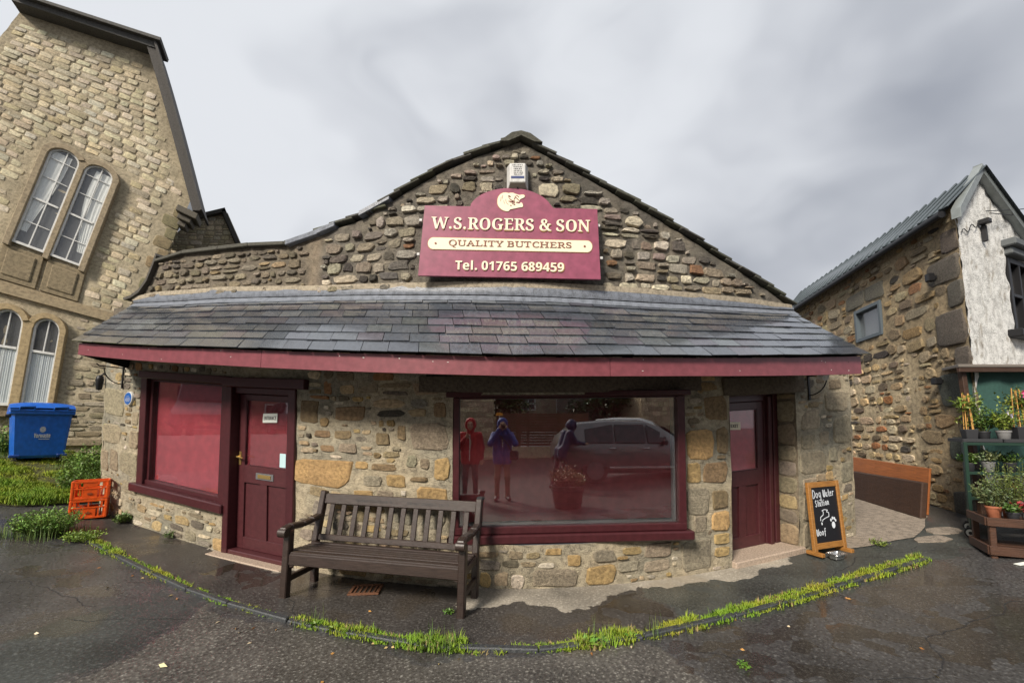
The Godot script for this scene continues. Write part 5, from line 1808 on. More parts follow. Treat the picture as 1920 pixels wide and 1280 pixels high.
	b.tube([Vector3(0, 0.02, 0), Vector3(0, 0.10, -0.02)], [0.016], 6)
	part("stem", b, M.iron, sl)
	# --- bench
	build_bench()
	# --- drain under the bench
	var dr := thing("drain_grate", "rusty square drain grate in the pavement under the bench", "drain", Vector3(-1.42, ground_y(-1.42) + 0.004, -4.33), 0.1)
	b = MB.new()
	for e in [[-0.13, 0.0, 0.03, 0.24], [0.13, 0.0, 0.03, 0.24], [0.0, -0.11, 0.29, 0.03], [0.0, 0.11, 0.29, 0.03]]:
		b.box(Transform3D(Basis(), Vector3(e[0], 0.004, e[1])), Vector3(e[2], 0.016, e[3] + 0.001 * e[2]), 0.002)
	part("frame", b, M.rust, dr)
	for k in 5:
		b = MB.new()
		b.box(Transform3D(Basis(), Vector3(-0.09 + 0.045 * k, 0.002, 0)), Vector3(0.018, 0.012, 0.20), 0.002)
		part("grate_bar", b, M.rust, dr)
	b = MB.new()
	b.box(Transform3D(Basis(), Vector3(0, -0.004, 0)), Vector3(0.24, 0.008, 0.2))
	part("dark_pit", b, M.soil, dr)
	# --- chalk board
	build_chalkboard()
	var bw := thing("dog_bowl", "oblong steel water bowl on the ground at the foot of the chalkboard", "bowl", Vector3(3.60, ground_y(3.60) + 0.012, -4.90), 0.42)
	b = MB.new()
	var rows := []
	for e in [[0.075, 0.046, 0.0], [0.086, 0.057, 0.052], [0.100, 0.070, 0.056], [0.102, 0.072, 0.050]]:
		var row := []
		for k in 25:
			var t := TAU * k / 24.0
			var c := cos(t)
			var s := sin(t)
			row.append(Vector3(signf(c) * pow(absf(c), 0.45) * e[0], e[2], signf(s) * pow(absf(s), 0.45) * e[1]))
		rows.append(row)
	b.grid(rows, -1.0)
	part("bowl_side", b, M.steel, bw)
	b = MB.new()
	rows = []
	for e in [[0.088, 0.058, 0.055], [0.072, 0.044, 0.006], [0.01, 0.01, 0.006]]:
		var row := []
		for k in 25:
			var t := TAU * k / 24.0
			var c := cos(t)
			var s := sin(t)
			row.append(Vector3(signf(c) * pow(absf(c), 0.45) * e[0], e[2], signf(s) * pow(absf(s), 0.45) * e[1]))
		rows.append(row)
	b.grid(rows, -1.0)
	part("bowl_inside", b, M.steel, bw)
	b = MB.new()
	b.box(Transform3D(Basis(), Vector3(0, 0.030, 0)), Vector3(0.14, 0.002, 0.088))
	part("water", b, M.glass, bw)

func build_bench() -> void:
	# feet (front left, front right) at (-2.07, -4.09) and (-0.35, -3.66); back legs 0.5 m behind
	var fl := Vector3(-2.13, 0, -4.09)
	var fr := Vector3(-0.40, 0, -3.77)
	var ax := (fr - fl).normalized()
	var o := thing("park_bench", "dark brown slatted wooden bench in front of the shop wall", "bench", (fl + fr) * 0.5 + Vector3(0, 0.012, 0), atan2(-ax.z, ax.x))
	o.rotation.z = -0.022
	var w := (fr - fl).length() * 0.5
	var b: MB
	var dep := 0.45
	for s in [-1, 1]:
		var x: float = s * (w - 0.035)
		b = MB.new()
		b.bar(Vector3(x, 0.0, -0.02), Vector3(x, 0.60, -0.02), 0.065, 0.075, 0.008, Vector3.BACK)
		part("leg", b, M.bench, o)
		b = MB.new()
		b.bar(Vector3(x, 0.0, -dep), Vector3(x, 0.44, -dep + 0.02), 0.06, 0.075, 0.008, Vector3.BACK)
		b.bar(Vector3(x, 0.42, -dep + 0.018), Vector3(x, 0.90, -dep - 0.09), 0.06, 0.075, 0.008, Vector3.BACK)
		part("leg", b, M.bench, o)
		b = MB.new()
		var arm := []
		for e in [[0.66, -dep - 0.03, 0.05], [0.64, -dep + 0.12, 0.05], [0.63, -0.2, 0.055], [0.645, -0.02, 0.06], [0.62, 0.07, 0.06]]:
			arm.append(e)
		for k in arm.size() - 1:
			b.bar(Vector3(x, arm[k][0], arm[k][1]), Vector3(x, arm[k + 1][0], arm[k + 1][1]), 0.075, arm[k][2], 0.012)
		b.tube([Vector3(x - 0.038, 0.605, 0.055), Vector3(x + 0.038, 0.605, 0.055)], [0.042], 12)
		part("armrest", b, M.bench, o)
		b = MB.new()
		b.bar(Vector3(x, 0.17, -0.05), Vector3(x, 0.17, -dep + 0.03), 0.04, 0.055, 0.006)
		b.bar(Vector3(x, 0.36, -0.05), Vector3(x, 0.36, -dep + 0.03), 0.04, 0.07, 0.006)
		part("side_rail", b, M.bench, o)
		b = MB.new()
		b.bar(Vector3(x - s * 0.03, 0.30, -0.02), Vector3(x - s * 0.14, 0.36, -0.02), 0.03, 0.05, 0.005)
		part("corner_brace", b, M.bench, o)
	b = MB.new()
	b.bar(Vector3(-w + 0.06, 0.355, -0.012), Vector3(w - 0.06, 0.355, -0.012), 0.032, 0.10, 0.008)
	part("front_rail", b, M.bench, o)
	for k in 6:
		var z := -0.035 - k * 0.070
		var y: float = 0.405 + [0.004, 0.010, 0.006, 0.0, -0.004, 0.0][k]
		b = MB.new()
		b.bar(Vector3(-w + 0.03 + (0.03 if k == 0 else 0.0), y, z), Vector3(w - 0.03 - (0.03 if k == 0 else 0.0), y, z), 0.059, 0.024, 0.007)
		part("seat_slat", b, M.bench, o)
	var back := func(h: float) -> float: return -dep + 0.018 - (h - 0.42) / 0.48 * 0.108
	for e in [[0.455, 0.06], [0.825, 0.105]]:
		b = MB.new()
		b.bar(Vector3(-w + 0.05, e[0], back.call(e[0])), Vector3(w - 0.05, e[0], back.call(e[0])), 0.036, e[1], 0.006, Vector3(0, 1, -0.22).normalized())
		part("back_rail", b, M.bench, o)
	for k in 12:
		var x := lerpf(-w + 0.155, w - 0.155, k / 11.0)
		b = MB.new()
		b.bar(Vector3(x, 0.48, back.call(0.48)), Vector3(x, 0.775, back.call(0.775)), 0.052, 0.018, 0.004, Vector3.BACK)
		part("back_slat", b, M.bench, o)
	var tilt := Basis(Vector3.RIGHT, -0.222)
	for e in [["Queen Elizabeth II", -0.26, 0.40], ["Silver Jubilee 1977", 0.32, 0.44]]:
		lettering(e[0], SERIF, false, Vector3(e[1], 0.822, back.call(0.822) + 0.0195), e[2], 0.034, M.black, o, "carved_lettering", 0.003, tilt)
	b = MB.new()
	b.box(Transform3D(Basis(), Vector3(w - 0.03, 0.905, -dep - 0.095)), Vector3(0.066, 0.03, 0.08), 0.008)
	part("post_cap", b, M.black, o)

func build_chalkboard() -> void:
	var a := Vector3(3.42, 0, -5.0)
	var e := Vector3(3.90, 0, -5.16)
	var ax := (e - a).normalized()
	var o := thing("chalkboard", "wood framed chalkboard reading Dog Water Station beside the right door", "chalkboard", (a + e) * 0.5 + Vector3(0, ground_y(3.66) + 0.03, 0), atan2(-ax.z, ax.x))
	o.rotation.z = 0.02
	o.scale = Vector3.ONE * 0.95
	var w := 0.245
	var h := 0.82
	var lean := Basis(Vector3.RIGHT, -0.13)
	var f := func(x, y, d): return lean * Vector3(x + y * 0.13, y, d)
	var b: MB
	for s in [-1, 1]:
		b = MB.new()
		b.mapped(f, s * w - 0.025, s * w + 0.025, 0.02, h, -0.02, 0.022, 0.004)
		part("frame_post", b, M.frame_wood, o)
		b = MB.new()
		b.box(Transform3D(Basis(), Vector3(s * w, 0.0, 0.0)), Vector3(0.055, 0.045, 0.20), 0.006)
		part("foot", b, M.frame_wood, o)
	for y in [0.075, h - 0.035]:
		b = MB.new()
		b.mapped(f, -w + 0.025, w - 0.025, y - 0.034, y + 0.034, -0.02, 0.018, 0.004)
		part("frame_rail", b, M.frame_wood, o)
	b = MB.new()
	b.mapped(f, -w + 0.02, w - 0.02, 0.1, h - 0.06, -0.012, 0.006)
	part("slate_panel", b, textured(mat(lin(0.010, 0.010, 0.014), 0.5), T.paint, 3.0), o)
	var chalk := mat(lin(0.62, 0.66, 0.72), 0.9)
	# chalked letters as strokes, unit boxes of 1 x 1
	var gl := {
		"D": [[[0.1, 0], [0.1, 1], [0.5, 0.95], [0.8, 0.7], [0.8, 0.35], [0.5, 0.05], [0.1, 0]]],
		"o": [[[0.45, 0], [0.12, 0.15], [0.1, 0.4], [0.35, 0.6], [0.65, 0.5], [0.72, 0.2], [0.45, 0]]],
		"g": [[[0.65, 0.5], [0.3, 0.6], [0.1, 0.35], [0.3, 0.05], [0.62, 0.15], [0.68, 0.58], [0.66, -0.2], [0.4, -0.4], [0.15, -0.3]]],
		"W": [[[0.05, 1], [0.1, 0.15], [0.25, 0], [0.4, 0.2], [0.42, 0.9], [0.45, 0.15], [0.6, 0], [0.78, 0.2], [0.8, 1]]],
		"a": [[[0.65, 0.5], [0.3, 0.6], [0.1, 0.3], [0.3, 0.02], [0.6, 0.15], [0.66, 0.55], [0.66, 0.15], [0.78, 0]]],
		"t": [[[0.35, 0.95], [0.35, 0.15], [0.5, 0], [0.68, 0.06]], [[0.1, 0.6], [0.66, 0.62]]],
		"e": [[[0.12, 0.32], [0.65, 0.38], [0.5, 0.6], [0.2, 0.5], [0.12, 0.2], [0.35, 0], [0.68, 0.1]]],
		"r": [[[0.15, 0.6], [0.18, 0]], [[0.17, 0.4], [0.4, 0.6], [0.66, 0.55]]],
		"S": [[[0.7, 0.88], [0.4, 1], [0.12, 0.8], [0.25, 0.55], [0.62, 0.4], [0.7, 0.15], [0.4, 0], [0.08, 0.12]]],
		"i": [[[0.3, 0.6], [0.32, 0.1], [0.45, 0]], [[0.3, 0.84], [0.31, 0.9]]],
		"n": [[[0.12, 0.6], [0.14, 0]], [[0.14, 0.4], [0.4, 0.6], [0.6, 0.5], [0.62, 0.1], [0.75, 0]]],
		"f": [[[0.65, 0.9], [0.45, 1], [0.34, 0.8], [0.3, -0.2]], [[0.1, 0.5], [0.6, 0.54]]]}
	for word in [["Dog", -0.195, 0.625, 0.052, 0.098], ["Water", -0.015, 0.632, 0.042, 0.085], ["Station", -0.165, 0.525, 0.038, 0.075], ["Woof", -0.195, 0.19, 0.042, 0.075]]:
		b = MB.new()
		var x: float = word[1]
		for ch in word[0]:
			for s in gl[ch]:
				var pts := []
				for q in s: pts.append(Vector2(x + q[0] * word[3], word[2] + (q[1] * word[4]) + (x - word[1]) * 0.06))
				stroke(b, func(px, py, d): return f.call(px, py, 0.0062 + d), pts, 0.0075, 0.0015)
			x += word[3] * (1.0 if ch in "DWSogaen" else 0.8)
		part("chalk_lettering", b, chalk, o)
	b = MB.new()
	var fc := func(px, py, d): return f.call(px, py, 0.0062 + d)
	var tap := []
	for q in [[-0.105, 0.36], [-0.10, 0.40], [-0.05, 0.425], [-0.045, 0.46], [-0.065, 0.475], [-0.02, 0.485], [0.03, 0.475], [0.01, 0.455], [0.045, 0.445], [0.045, 0.40], [-0.02, 0.385], [-0.07, 0.365], [-0.075, 0.35]]: tap.append(Vector2(q[0], q[1]))
	stroke(b, fc, tap, 0.008, 0.0015)
	stroke(b, fc, [Vector2(-0.09, 0.335), Vector2(-0.088, 0.315)], 0.016, 0.0015)
	for q in [[0.105, 0.295, 0.028, 0.04], [0.07, 0.355, 0.013, 0.018], [0.10, 0.375, 0.013, 0.018], [0.13, 0.37, 0.013, 0.018], [0.148, 0.345, 0.012, 0.016]]:
		var poly := PackedVector2Array()
		for k in 12: poly.append(Vector2(q[0] + cos(TAU * k / 12.0) * q[2], q[1] + sin(TAU * k / 12.0) * q[3]))
		b.prism(fc, poly, 0.0, 0.0016)
	part("chalk_drawing", b, chalk, o)

# ---------------------------------------------------------------- bin, crates
func build_left_things() -> void:
	var b: MB
	var bn := thing("wheelie_bin", "large blue four-wheeled waste bin on the grass by the house", "bin", Vector3(-9.08, 0.92, -8.25), 0.92)
	bn.scale = Vector3(0.70, 1.0, 0.68)
	var tap := func(x, y, z): return Vector3(x * lerpf(0.86, 1.0, y), 0.10 + y * 0.86, z * lerpf(0.80, 1.0, y))
	b = MB.new()
	var p := []
	for i in 8: p.append(tap.call(0.56 if i & 1 else -0.56, 1.0 if i & 2 else 0.0, 0.42 if i & 4 else -0.42))
	b.hexa(p, 0.05)
	part("body", b, M.bin, bn)
	b = MB.new()
	for s in [-1, 1]:
		b.box(Transform3D(Basis(), Vector3(0, 0.945, s * 0.44)), Vector3(1.20, 0.07, 0.06), 0.012)
		b.box(Transform3D(Basis(), Vector3(s * 0.58, 0.945, 0)), Vector3(0.06, 0.07, 0.82), 0.012)
	part("rim", b, M.bin, bn)
	b = MB.new()
	var rows := []
	for j in 9:
		var t := j / 8.0
		var row := []
		for k in 13:
			var u := lerpf(-1.0, 1.0, k / 12.0)
			row.append(Vector3(u * 0.60, 0.985 + 0.16 * sin(PI * clampf(t * 0.85 + 0.1, 0.0, 1.0)) * (1.0 - 0.25 * pow(absf(u), 3.0)), lerpf(0.47, -0.46, t)))
		rows.append(row)
	b.grid(rows)
	for s in [-1, 1]:
		var row0 := []
		var row1 := []
		for j in 9:
			row0.append(Vector3(s * 0.60, 0.985, lerpf(0.47, -0.46, j / 8.0)))
			row1.append(rows[j][12 if s > 0 else 0])
		b.grid([row0, row1], s)
	b.box(Transform3D(Basis(), Vector3(0, 0.985, 0.47)), Vector3(1.2, 0.03, 0.03), 0.006)
	part("lid", b, M.bin, bn)
	for x in [-0.30, 0.32]:
		b = MB.new()
		b.tube([Vector3(x - 0.13, 1.0, 0.47), Vector3(x - 0.13, 1.05, 0.53), Vector3(x + 0.13, 1.05, 0.53), Vector3(x + 0.13, 1.0, 0.47)], [0.02], 8)
		part("lid_handle", b, M.bin, bn)
	for s in [-1, 1]:
		b = MB.new()
		b.tube([Vector3(s * 0.56, 0.88, 0.25), Vector3(s * 0.66, 0.88, 0.25)], [0.03], 10)
		part("trunnion", b, M.black, bn)
	for e in [[-0.42, 0.30], [0.42, 0.30], [-0.42, -0.30], [0.42, -0.30]]:
		b = MB.new()
		b.tube([Vector3(e[0] - 0.025, 0.075, e[1]), Vector3(e[0] + 0.025, 0.075, e[1])], [0.075], 14)
		b.box(Transform3D(Basis(), Vector3(e[0], 0.13, e[1])), Vector3(0.08, 0.05, 0.08), 0.01)
		part("wheel", b, M.rubber, bn)
	b = MB.new()
	for e in [[-0.43, 0.29], [0.43, 0.29]]:
		b.box(Transform3D(Basis(), Vector3(e[0], 0.145, e[1] + 0.03)), Vector3(0.2, 0.05, 0.1), 0.012)
	part("wheel_bracket", b, M.bin_dark, bn)
	var tilt := Basis(Vector3.RIGHT, 0.096)
	lettering("Yorwaste", SANS, true, tilt * Vector3(0.02, 0.52, 0.0) + Vector3(0, 0.0, 0.342), 0.30, 0.085, M.white, bn, "lettering", 0.004, tilt)
	b = MB.new()
	b.box(Transform3D(tilt, tilt * Vector3(0.06, 0.455, 0.0) + Vector3(0, 0.0, 0.343)), Vector3(0.20, 0.008, 0.004))
	for k in 12:
		var t := TAU * k / 12.0
		var c := Vector3(0.02, 0.635, 0.0)
		b.bar(tilt * (c + Vector3(cos(t) * 0.014, sin(t) * 0.014, 0)) + Vector3(0, 0, 0.342), tilt * (c + Vector3(cos(t + 0.5) * 0.046, sin(t + 0.5) * 0.046, 0)) + Vector3(0, 0, 0.342), 0.009, 0.006, 0.0, Vector3.BACK)
		b.bar(tilt * (c + Vector3(cos(t) * 0.052, sin(t) * 0.052, 0)) + Vector3(0, 0, 0.342), tilt * (c + Vector3(cos(t + 0.53) * 0.052, sin(t + 0.53) * 0.052, 0)) + Vector3(0, 0, 0.342), 0.006, 0.006, 0.0, Vector3.BACK)
	part("emblem", b, M.white, bn)
	# crates
	for k in 2:
		var cr := thing("bottle_crate", "upper orange plastic crate of the stack by the shop corner" if k == 1 else "lower orange plastic crate standing on the ground by the shop corner", "crate", Vector3(-5.80, ground_y(-5.80) + 0.004 + 0.252 * k, -6.0), 0.66 + 0.02 * k, "orange crates stacked at the corner")
		var hx := 0.185
		var hz := 0.13
		var hh := 0.245
		for s in [-1, 1]:
			for t in [-1, 1]:
				b = MB.new()
				b.box(Transform3D(Basis(), Vector3(s * (hx - 0.012), hh * 0.5, t * (hz - 0.012))), Vector3(0.028, hh, 0.028), 0.006)
				part("corner_post", b, M.orange, cr)
		b = MB.new()
		for y in [0.012, hh * 0.58, hh - 0.012]:
			var th := 0.026 if y > 0.2 or y < 0.1 else 0.016
			for s in [-1, 1]:
				b.box(Transform3D(Basis(), Vector3(0, y, s * (hz - 0.006))), Vector3(hx * 2.0 - 0.03, th, 0.013), 0.002)
				b.box(Transform3D(Basis(), Vector3(s * (hx - 0.006), y, 0)), Vector3(0.013, th, hz * 2.0 - 0.03), 0.002)
		part("rail", b, M.orange, cr)
		b = MB.new()
		for s in [-1, 1]:
			for e in [-0.15, -0.10, 0.10, 0.15]: b.box(Transform3D(Basis(), Vector3(e, hh * 0.3, s * (hz - 0.007))), Vector3(0.016, hh * 0.56, 0.008))
			for e in [-0.10, -0.06, 0.0, 0.06, 0.10]: b.box(Transform3D(Basis(), Vector3(s * (hx - 0.007), hh * 0.3, e)), Vector3(0.008, hh * 0.56, 0.018))
			for e in [-0.13, 0.13]: b.box(Transform3D(Basis(), Vector3(e, hh * 0.78, s * (hz - 0.007))), Vector3(0.022, hh * 0.36, 0.008))
			b.box(Transform3D(Basis(), Vector3(0, hh * 0.3, s * (hz - 0.008))), Vector3(0.15, hh * 0.54, 0.007), 0.002)
			b.box(Transform3D(Basis(), Vector3(0, hh * 0.80, s * (hz - 0.008))), Vector3(0.14, hh * 0.28, 0.007) if k == 1 else Vector3(0.016, hh * 0.34, 0.007), 0.001)
			b.box(Transform3D(Basis(), Vector3(s * (hx - 0.008), hh * 0.80, 0)), Vector3(0.007, hh * 0.3, 0.12), 0.002)
		part("slat", b, M.orange, cr)
		b = MB.new()
		b.box(Transform3D(Basis(), Vector3(0, 0.012, 0)), Vector3(hx * 2.0 - 0.03, 0.008, hz * 2.0 - 0.03))
		for e in 2: b.box(Transform3D(Basis(), Vector3(-0.066 + 0.132 * e, hh * 0.25, 0)), Vector3(0.004, hh * 0.45, hz * 2.0 - 0.03))
		part("base", b, M.orange, cr)
		b = MB.new()
		b.box(Transform3D(Basis(), Vector3(0, hh * 0.3, hz + 0.0005)), Vector3(0.05, 0.022, 0.004))
		part("badge", b, mat(lin(0.25, 0.05, 0.01), 0.6), cr)

# ---------------------------------------------------------------- boards, trolley, stand, canopy
func build_right_things() -> void:
	var b: MB
	var lean := func(x0, z0, x1, z1, s, h, d): return Vector3(lerpf(x0, x1, s), ground_y(lerpf(x0, x1, s)) + h, lerpf(z0, z1, s)) + Vector3(0.16 * h - 0.97 * d, 0.0, -0.22 * d)
	b = MB.new()
	b.mapped(func(s, h, d): return lean.call(5.66, -5.98, 6.02, -7.9, s, h + 0.05 * (1.0 - s) * (h / 0.4), d), 0.0, 1.0, 0.0, 0.43, 0.0, 0.075, 0.012)
	tag(part("heavy_plank", b, M.board_brown, self), "thick dark brown plank on edge along the foot of the barn", "plank")
	b = MB.new()
	b.mapped(func(s, h, d): return lean.call(5.83, -6.12, 6.16, -8.0, s, h, d), 0.0, 1.0, 0.0, 0.64, 0.0, 0.025, 0.004)
	tag(part("orange_board", b, M.board_orange, self), "orange-brown board behind the dark plank against the barn wall", "board")
	# --- trolley
	var o := thing("plant_trolley", "dark green metal trolley with shelves of potted plants on casters", "trolley", Vector3(5.36, 0.31, -5.12), -0.42)
	var hs := [0.20, 0.46, 0.75, 1.09]
	var dz := -0.42
	var wx := 1.1
	for q in [[0.0, 0.0], [0.16, dz], [wx, 0.0], [wx + 0.16, dz]]:
		b = MB.new()
		b.bar(Vector3(q[0], 0.11, q[1]), Vector3(q[0] + 0.02, 1.11, q[1]), 0.034, 0.034, 0.004, Vector3.BACK)
		part("post", b, M.green_steel, o)
		b = MB.new()
		var cx := Vector3(q[0] - 0.005, 0.062, q[1])
		b.tube([cx + Vector3(-0.012, 0, 0.012), cx + Vector3(0.012, 0, -0.012)], [0.06], 18)
		var wheel := part("caster_wheel", b, M.rubber, o)
		b = MB.new()
		b.tube([cx + Vector3(-0.0145, 0, 0.0145), cx + Vector3(0.0145, 0, -0.0145)], [0.042], 18)
		part("wheel_rim", b, mat(lin(0.5, 0.5, 0.46), 0.5), wheel)
		b = MB.new()
		b.tube([cx + Vector3(-0.017, 0, 0.017), cx + Vector3(0.017, 0, -0.017)], [0.018], 12)
		part("hub", b, M.rubber, wheel)
		b = MB.new()
		b.box(Transform3D(Basis(Vector3.UP, 0.785), cx + Vector3(0.0, 0.055, 0)), Vector3(0.05, 0.02, 0.07), 0.004)
		part("caster_fork", b, M.iron, o)
	for h in hs:
		b = MB.new()
		var n: float = 0.02 * h
		b.bar(Vector3(n, h, 0.0), Vector3(wx + n, h, 0.0), 0.03, 0.032, 0.003)
		b.bar(Vector3(0.16 + n, h, dz), Vector3(wx + 0.16 + n, h, dz), 0.03, 0.032, 0.003)
		b.bar(Vector3(n, h, 0.0), Vector3(0.16 + n, h, dz), 0.028, 0.032, 0.003)
		b.bar(Vector3(wx + n, h, 0.0), Vector3(wx + 0.16 + n, h, dz), 0.028, 0.032, 0.003)
		var fr := part("shelf_frame", b, M.green_steel, o)
		if h > 0.5 or h < 0.3:
			b = MB.new()
			b.hexa([Vector3(n + 0.015, h - 0.004, -0.015), Vector3(wx + n - 0.015, h - 0.004, -0.015), Vector3(n + 0.015, h + 0.004, -0.015), Vector3(wx + n - 0.015, h + 0.004, -0.015), Vector3(0.12 + n + 0.015, h - 0.004, dz + 0.015), Vector3(wx + 0.1 + n, h - 0.004, dz + 0.015), Vector3(0.12 + n + 0.015, h + 0.004, dz + 0.015), Vector3(wx + 0.1 + n, h + 0.004, dz + 0.015)])
			part("shelf_plate", b, M.green_steel, fr)
	b = MB.new()
	b.bar(Vector3(0.01, 0.25, 0.02), Vector3(0.40, 0.20, 0.02), 0.012, 0.022, 0.002)
	tag(part("white_strip", b, M.white, self), "thin white strip on the front of the trolley's lowest shelf", "strip")
	get_node("white_strip").transform = o.transform
	for e in [[0.02, 0.34], [0.38, 0.36], [0.78, 0.34]]:
		b = MB.new()
		var c := Vector3(e[0], 1.11, -0.36)
		b.box(Transform3D(Basis(), c + Vector3(e[1] * 0.5, 0.004, 0.16)), Vector3(e[1], 0.008, 0.34))
		for z in [-0.01, 0.33]: b.box(Transform3D(Basis(), c + Vector3(e[1] * 0.5, 0.02, z)), Vector3(e[1], 0.04, 0.012), 0.002)
		for x in [0.0, e[1]]: b.box(Transform3D(Basis(), c + Vector3(x, 0.02, 0.16)), Vector3(0.012, 0.04, 0.34), 0.002)
		var tr := part("seed_tray", b, M.pot, self)
		tr.transform = o.transform
		tag(tr, ["black plastic tray on the trolley's top, the left one", "black plastic tray on the trolley's top, the middle one", "black plastic tray on the trolley's top, cut by the frame edge"][int(e[0] * 3.0)], "tray", "black trays on the trolley")
	# --- potted plants: [x, height, z on the trolley, pot kind, pot size, plant height, spread, colour, canes, label]
	var green := Color(0.075, 0.14, 0.025)
	var lime := Color(0.17, 0.23, 0.035)
	var grey := Color(0.13, 0.17, 0.075)
	var plants := [
		[0.13, 1.118, -0.14, "square", 0.062, 0.62, 0.15, lime, 5, "tall leafy plant tied to canes, leftmost on the trolley top"],
		[0.30, 1.118, -0.24, "round", 0.06, 0.42, 0.13, green, 0, "bushy green plant between the caned plants on the trolley top"],
		[0.42, 1.118, -0.12, "grey", 0.065, 0.36, 0.12, lime, 0, "light green plant in a grey pot with one pale flower"],
		[0.58, 1.118, -0.16, "square", 0.075, 0.66, 0.16, lime, 6, "caned climber with pink and orange flowers on the trolley top"],
		[0.76, 1.118, -0.18, "square", 0.07, 0.62, 0.19, lime, 4, "yellow-green climber at the right on the trolley top"],
		[0.10, 0.762, -0.14, "round", 0.05, 0.14, 0.10, green, 0, "low dark green plant on the trolley's second shelf, left"],
		[0.26, 0.762, -0.13, "grey", 0.06, 0.17, 0.11, grey, 0, "grey-pink plant in a grey pot on the trolley's second shelf"],
		[0.48, 0.762, -0.20, "round", 0.055, 0.16, 0.11, green, 0, "dark plant in shade on the trolley's second shelf, right"],
		[0.42, 0.476, -0.12, "round", 0.055, 0.17, 0.08, grey, 0, "small plant with reddish tips on the trolley's third shelf"]]
	for e in plants:
		var at: Vector3 = o.transform * Vector3(e[0], e[1], e[2])
		potted_plant(at, e[3], e[4], e[5], e[6], e[7], e[8], e[9])
	# --- wooden stand in front
	var st := thing("plant_stand", "low brown wooden stand with pots in front of the trolley", "stand", Vector3(4.90, 0.262, -4.52), -0.48)
	for q in [[0.03, -0.03], [1.05, -0.03], [0.06, -0.46], [1.05, -0.46]]:
		b = MB.new()
		b.bar(Vector3(q[0], 0.0, q[1]), Vector3(q[0] + 0.01, 0.40, q[1]), 0.05, 0.05, 0.005, Vector3.BACK)
		part("leg", b, M.stand_wood, st)
	for e in [[0.0, 0.085, 0.0, 0.09], [0.0, 0.37, 0.0, 0.085]]:
		b = MB.new()
		b.bar(Vector3(-0.01, e[1], 0.008), Vector3(1.12, e[1], 0.008), 0.025, e[3], 0.004)
		part("front_board", b, M.stand_wood, st)
		b = MB.new()
		b.bar(Vector3(-0.008, e[1], 0.0), Vector3(0.02, e[1], -0.48), 0.025, e[3], 0.004)
		part("side_board", b, M.stand_wood, st)
	for h in [0.10, 0.365]:
		for k in 5:
			b = MB.new()
			b.bar(Vector3(0.02, h, -0.05 - k * 0.095), Vector3(1.1, h, -0.05 - k * 0.095), 0.085, 0.016, 0.003)
			part("slat", b, M.stand_wood, st)
	for e in [[0.13, 0.376, -0.20, "terra", 0.065, 0.34, 0.16, grey, 0, "feathery grey-green plant in a terracotta pot on the stand"], [0.28, 0.376, -0.26, "terra", 0.07, 0.62, 0.22, Color(0.12, 0.165, 0.04), 0, "tall bushy plant at the back of the stand"], [0.33, 0.376, -0.07, "grey", 0.05, 0.16, 0.12, Color(0.42, 0.05, 0.06), 0, "red and pink leaved plant at the front of the stand"], [0.21, 0.376, -0.05, "round", 0.05, 0.10, 0.07, green, 0, "small seedling pot at the front edge of the stand"]]:
		potted_plant(st.transform * Vector3(e[0], e[1], e[2]), e[3], e[4], e[5], e[6], e[7], e[8], e[9])
	# --- the netted shelter behind
	var sh := thing("netted_shelter", "low shelter with flat dark roof and green netting by the white gable", "shelter", Vector3(6.05, 0.5, -5.72), 0.0)
	b = MB.new()
	b.hexa([Vector3(-0.32, 1.86, 0.30), Vector3(2.2, 1.86, 0.30), Vector3(-0.32, 1.90, 0.30), Vector3(2.2, 1.90, 0.30), Vector3(0.12, 1.90, -0.35), Vector3(2.2, 1.9, -0.6), Vector3(0.12, 1.94, -0.35), Vector3(2.2, 1.94, -0.6)], 0.006)
	part("roof_sheet", b, mat(lin(0.16, 0.14, 0.12), 0.5), sh)
	b = MB.new()
	b.bar(Vector3(-0.30, 1.83, 0.27), Vector3(2.2, 1.83, 0.27), 0.04, 0.06, 0.004)
	part("front_rail", b, M.board_brown, sh)
	for x in [-0.12, 1.1]:
		b = MB.new()
		b.bar(Vector3(x, 0.0, 0.20), Vector3(x - 0.06, 1.82, 0.20), 0.06, 0.06, 0.004, Vector3.BACK)
		part("post", b, M.board_brown, sh)
	b = MB.new()
	var rows := []
	for j in 6:
		var row := []
		for k in 25: row.append(Vector3(lerpf(-0.16, 2.2, k / 24.0), lerpf(0.5, 1.82, j / 5.0), 0.14 + 0.025 * sin(k * 1.3 + j * 0.4)))
		rows.append(row)
	b.grid(rows)
	part("netting", b, M.green_net, sh)
	b = MB.new()
	b.bar(Vector3(4.90, 0.272, -4.30), Vector3(5.2, 0.305, -4.33), 0.05, 0.006)
	tag(part("paper_scrap", b, M.paper, self), "white strip of paper lying on the road by the stand", "paper")

func leaf(b: MB, at: Vector3, dir: Vector3, len: float, wide: float, c: Color) -> void:
	# one folded leaf of four triangles
	var side := dir.cross(Vector3(R.randf_range(-1, 1), R.randf_range(0.2, 1.5), R.randf_range(-1, 1)))
	if side.length() < 1e-3: side = Vector3.RIGHT
	side = side.normalized() * wide * 0.5
	var up := side.cross(dir).normalized()
	b.col = c
	var mid := at + dir * len * 0.5
	var tip := at + dir * len - up * len * 0.12
	var n1 := (up + side.normalized() * 0.35).normalized()
	var n2 := (up - side.normalized() * 0.35).normalized()
	var a := b.vert(at, up)
	var l := b.vert(mid + side + up * wide * 0.15, n1)
	var r := b.vert(mid - side + up * wide * 0.15, n2)
	var t := b.vert(tip, up)
	b.tri_i(a, l, t)
	b.tri_i(a, t, r)

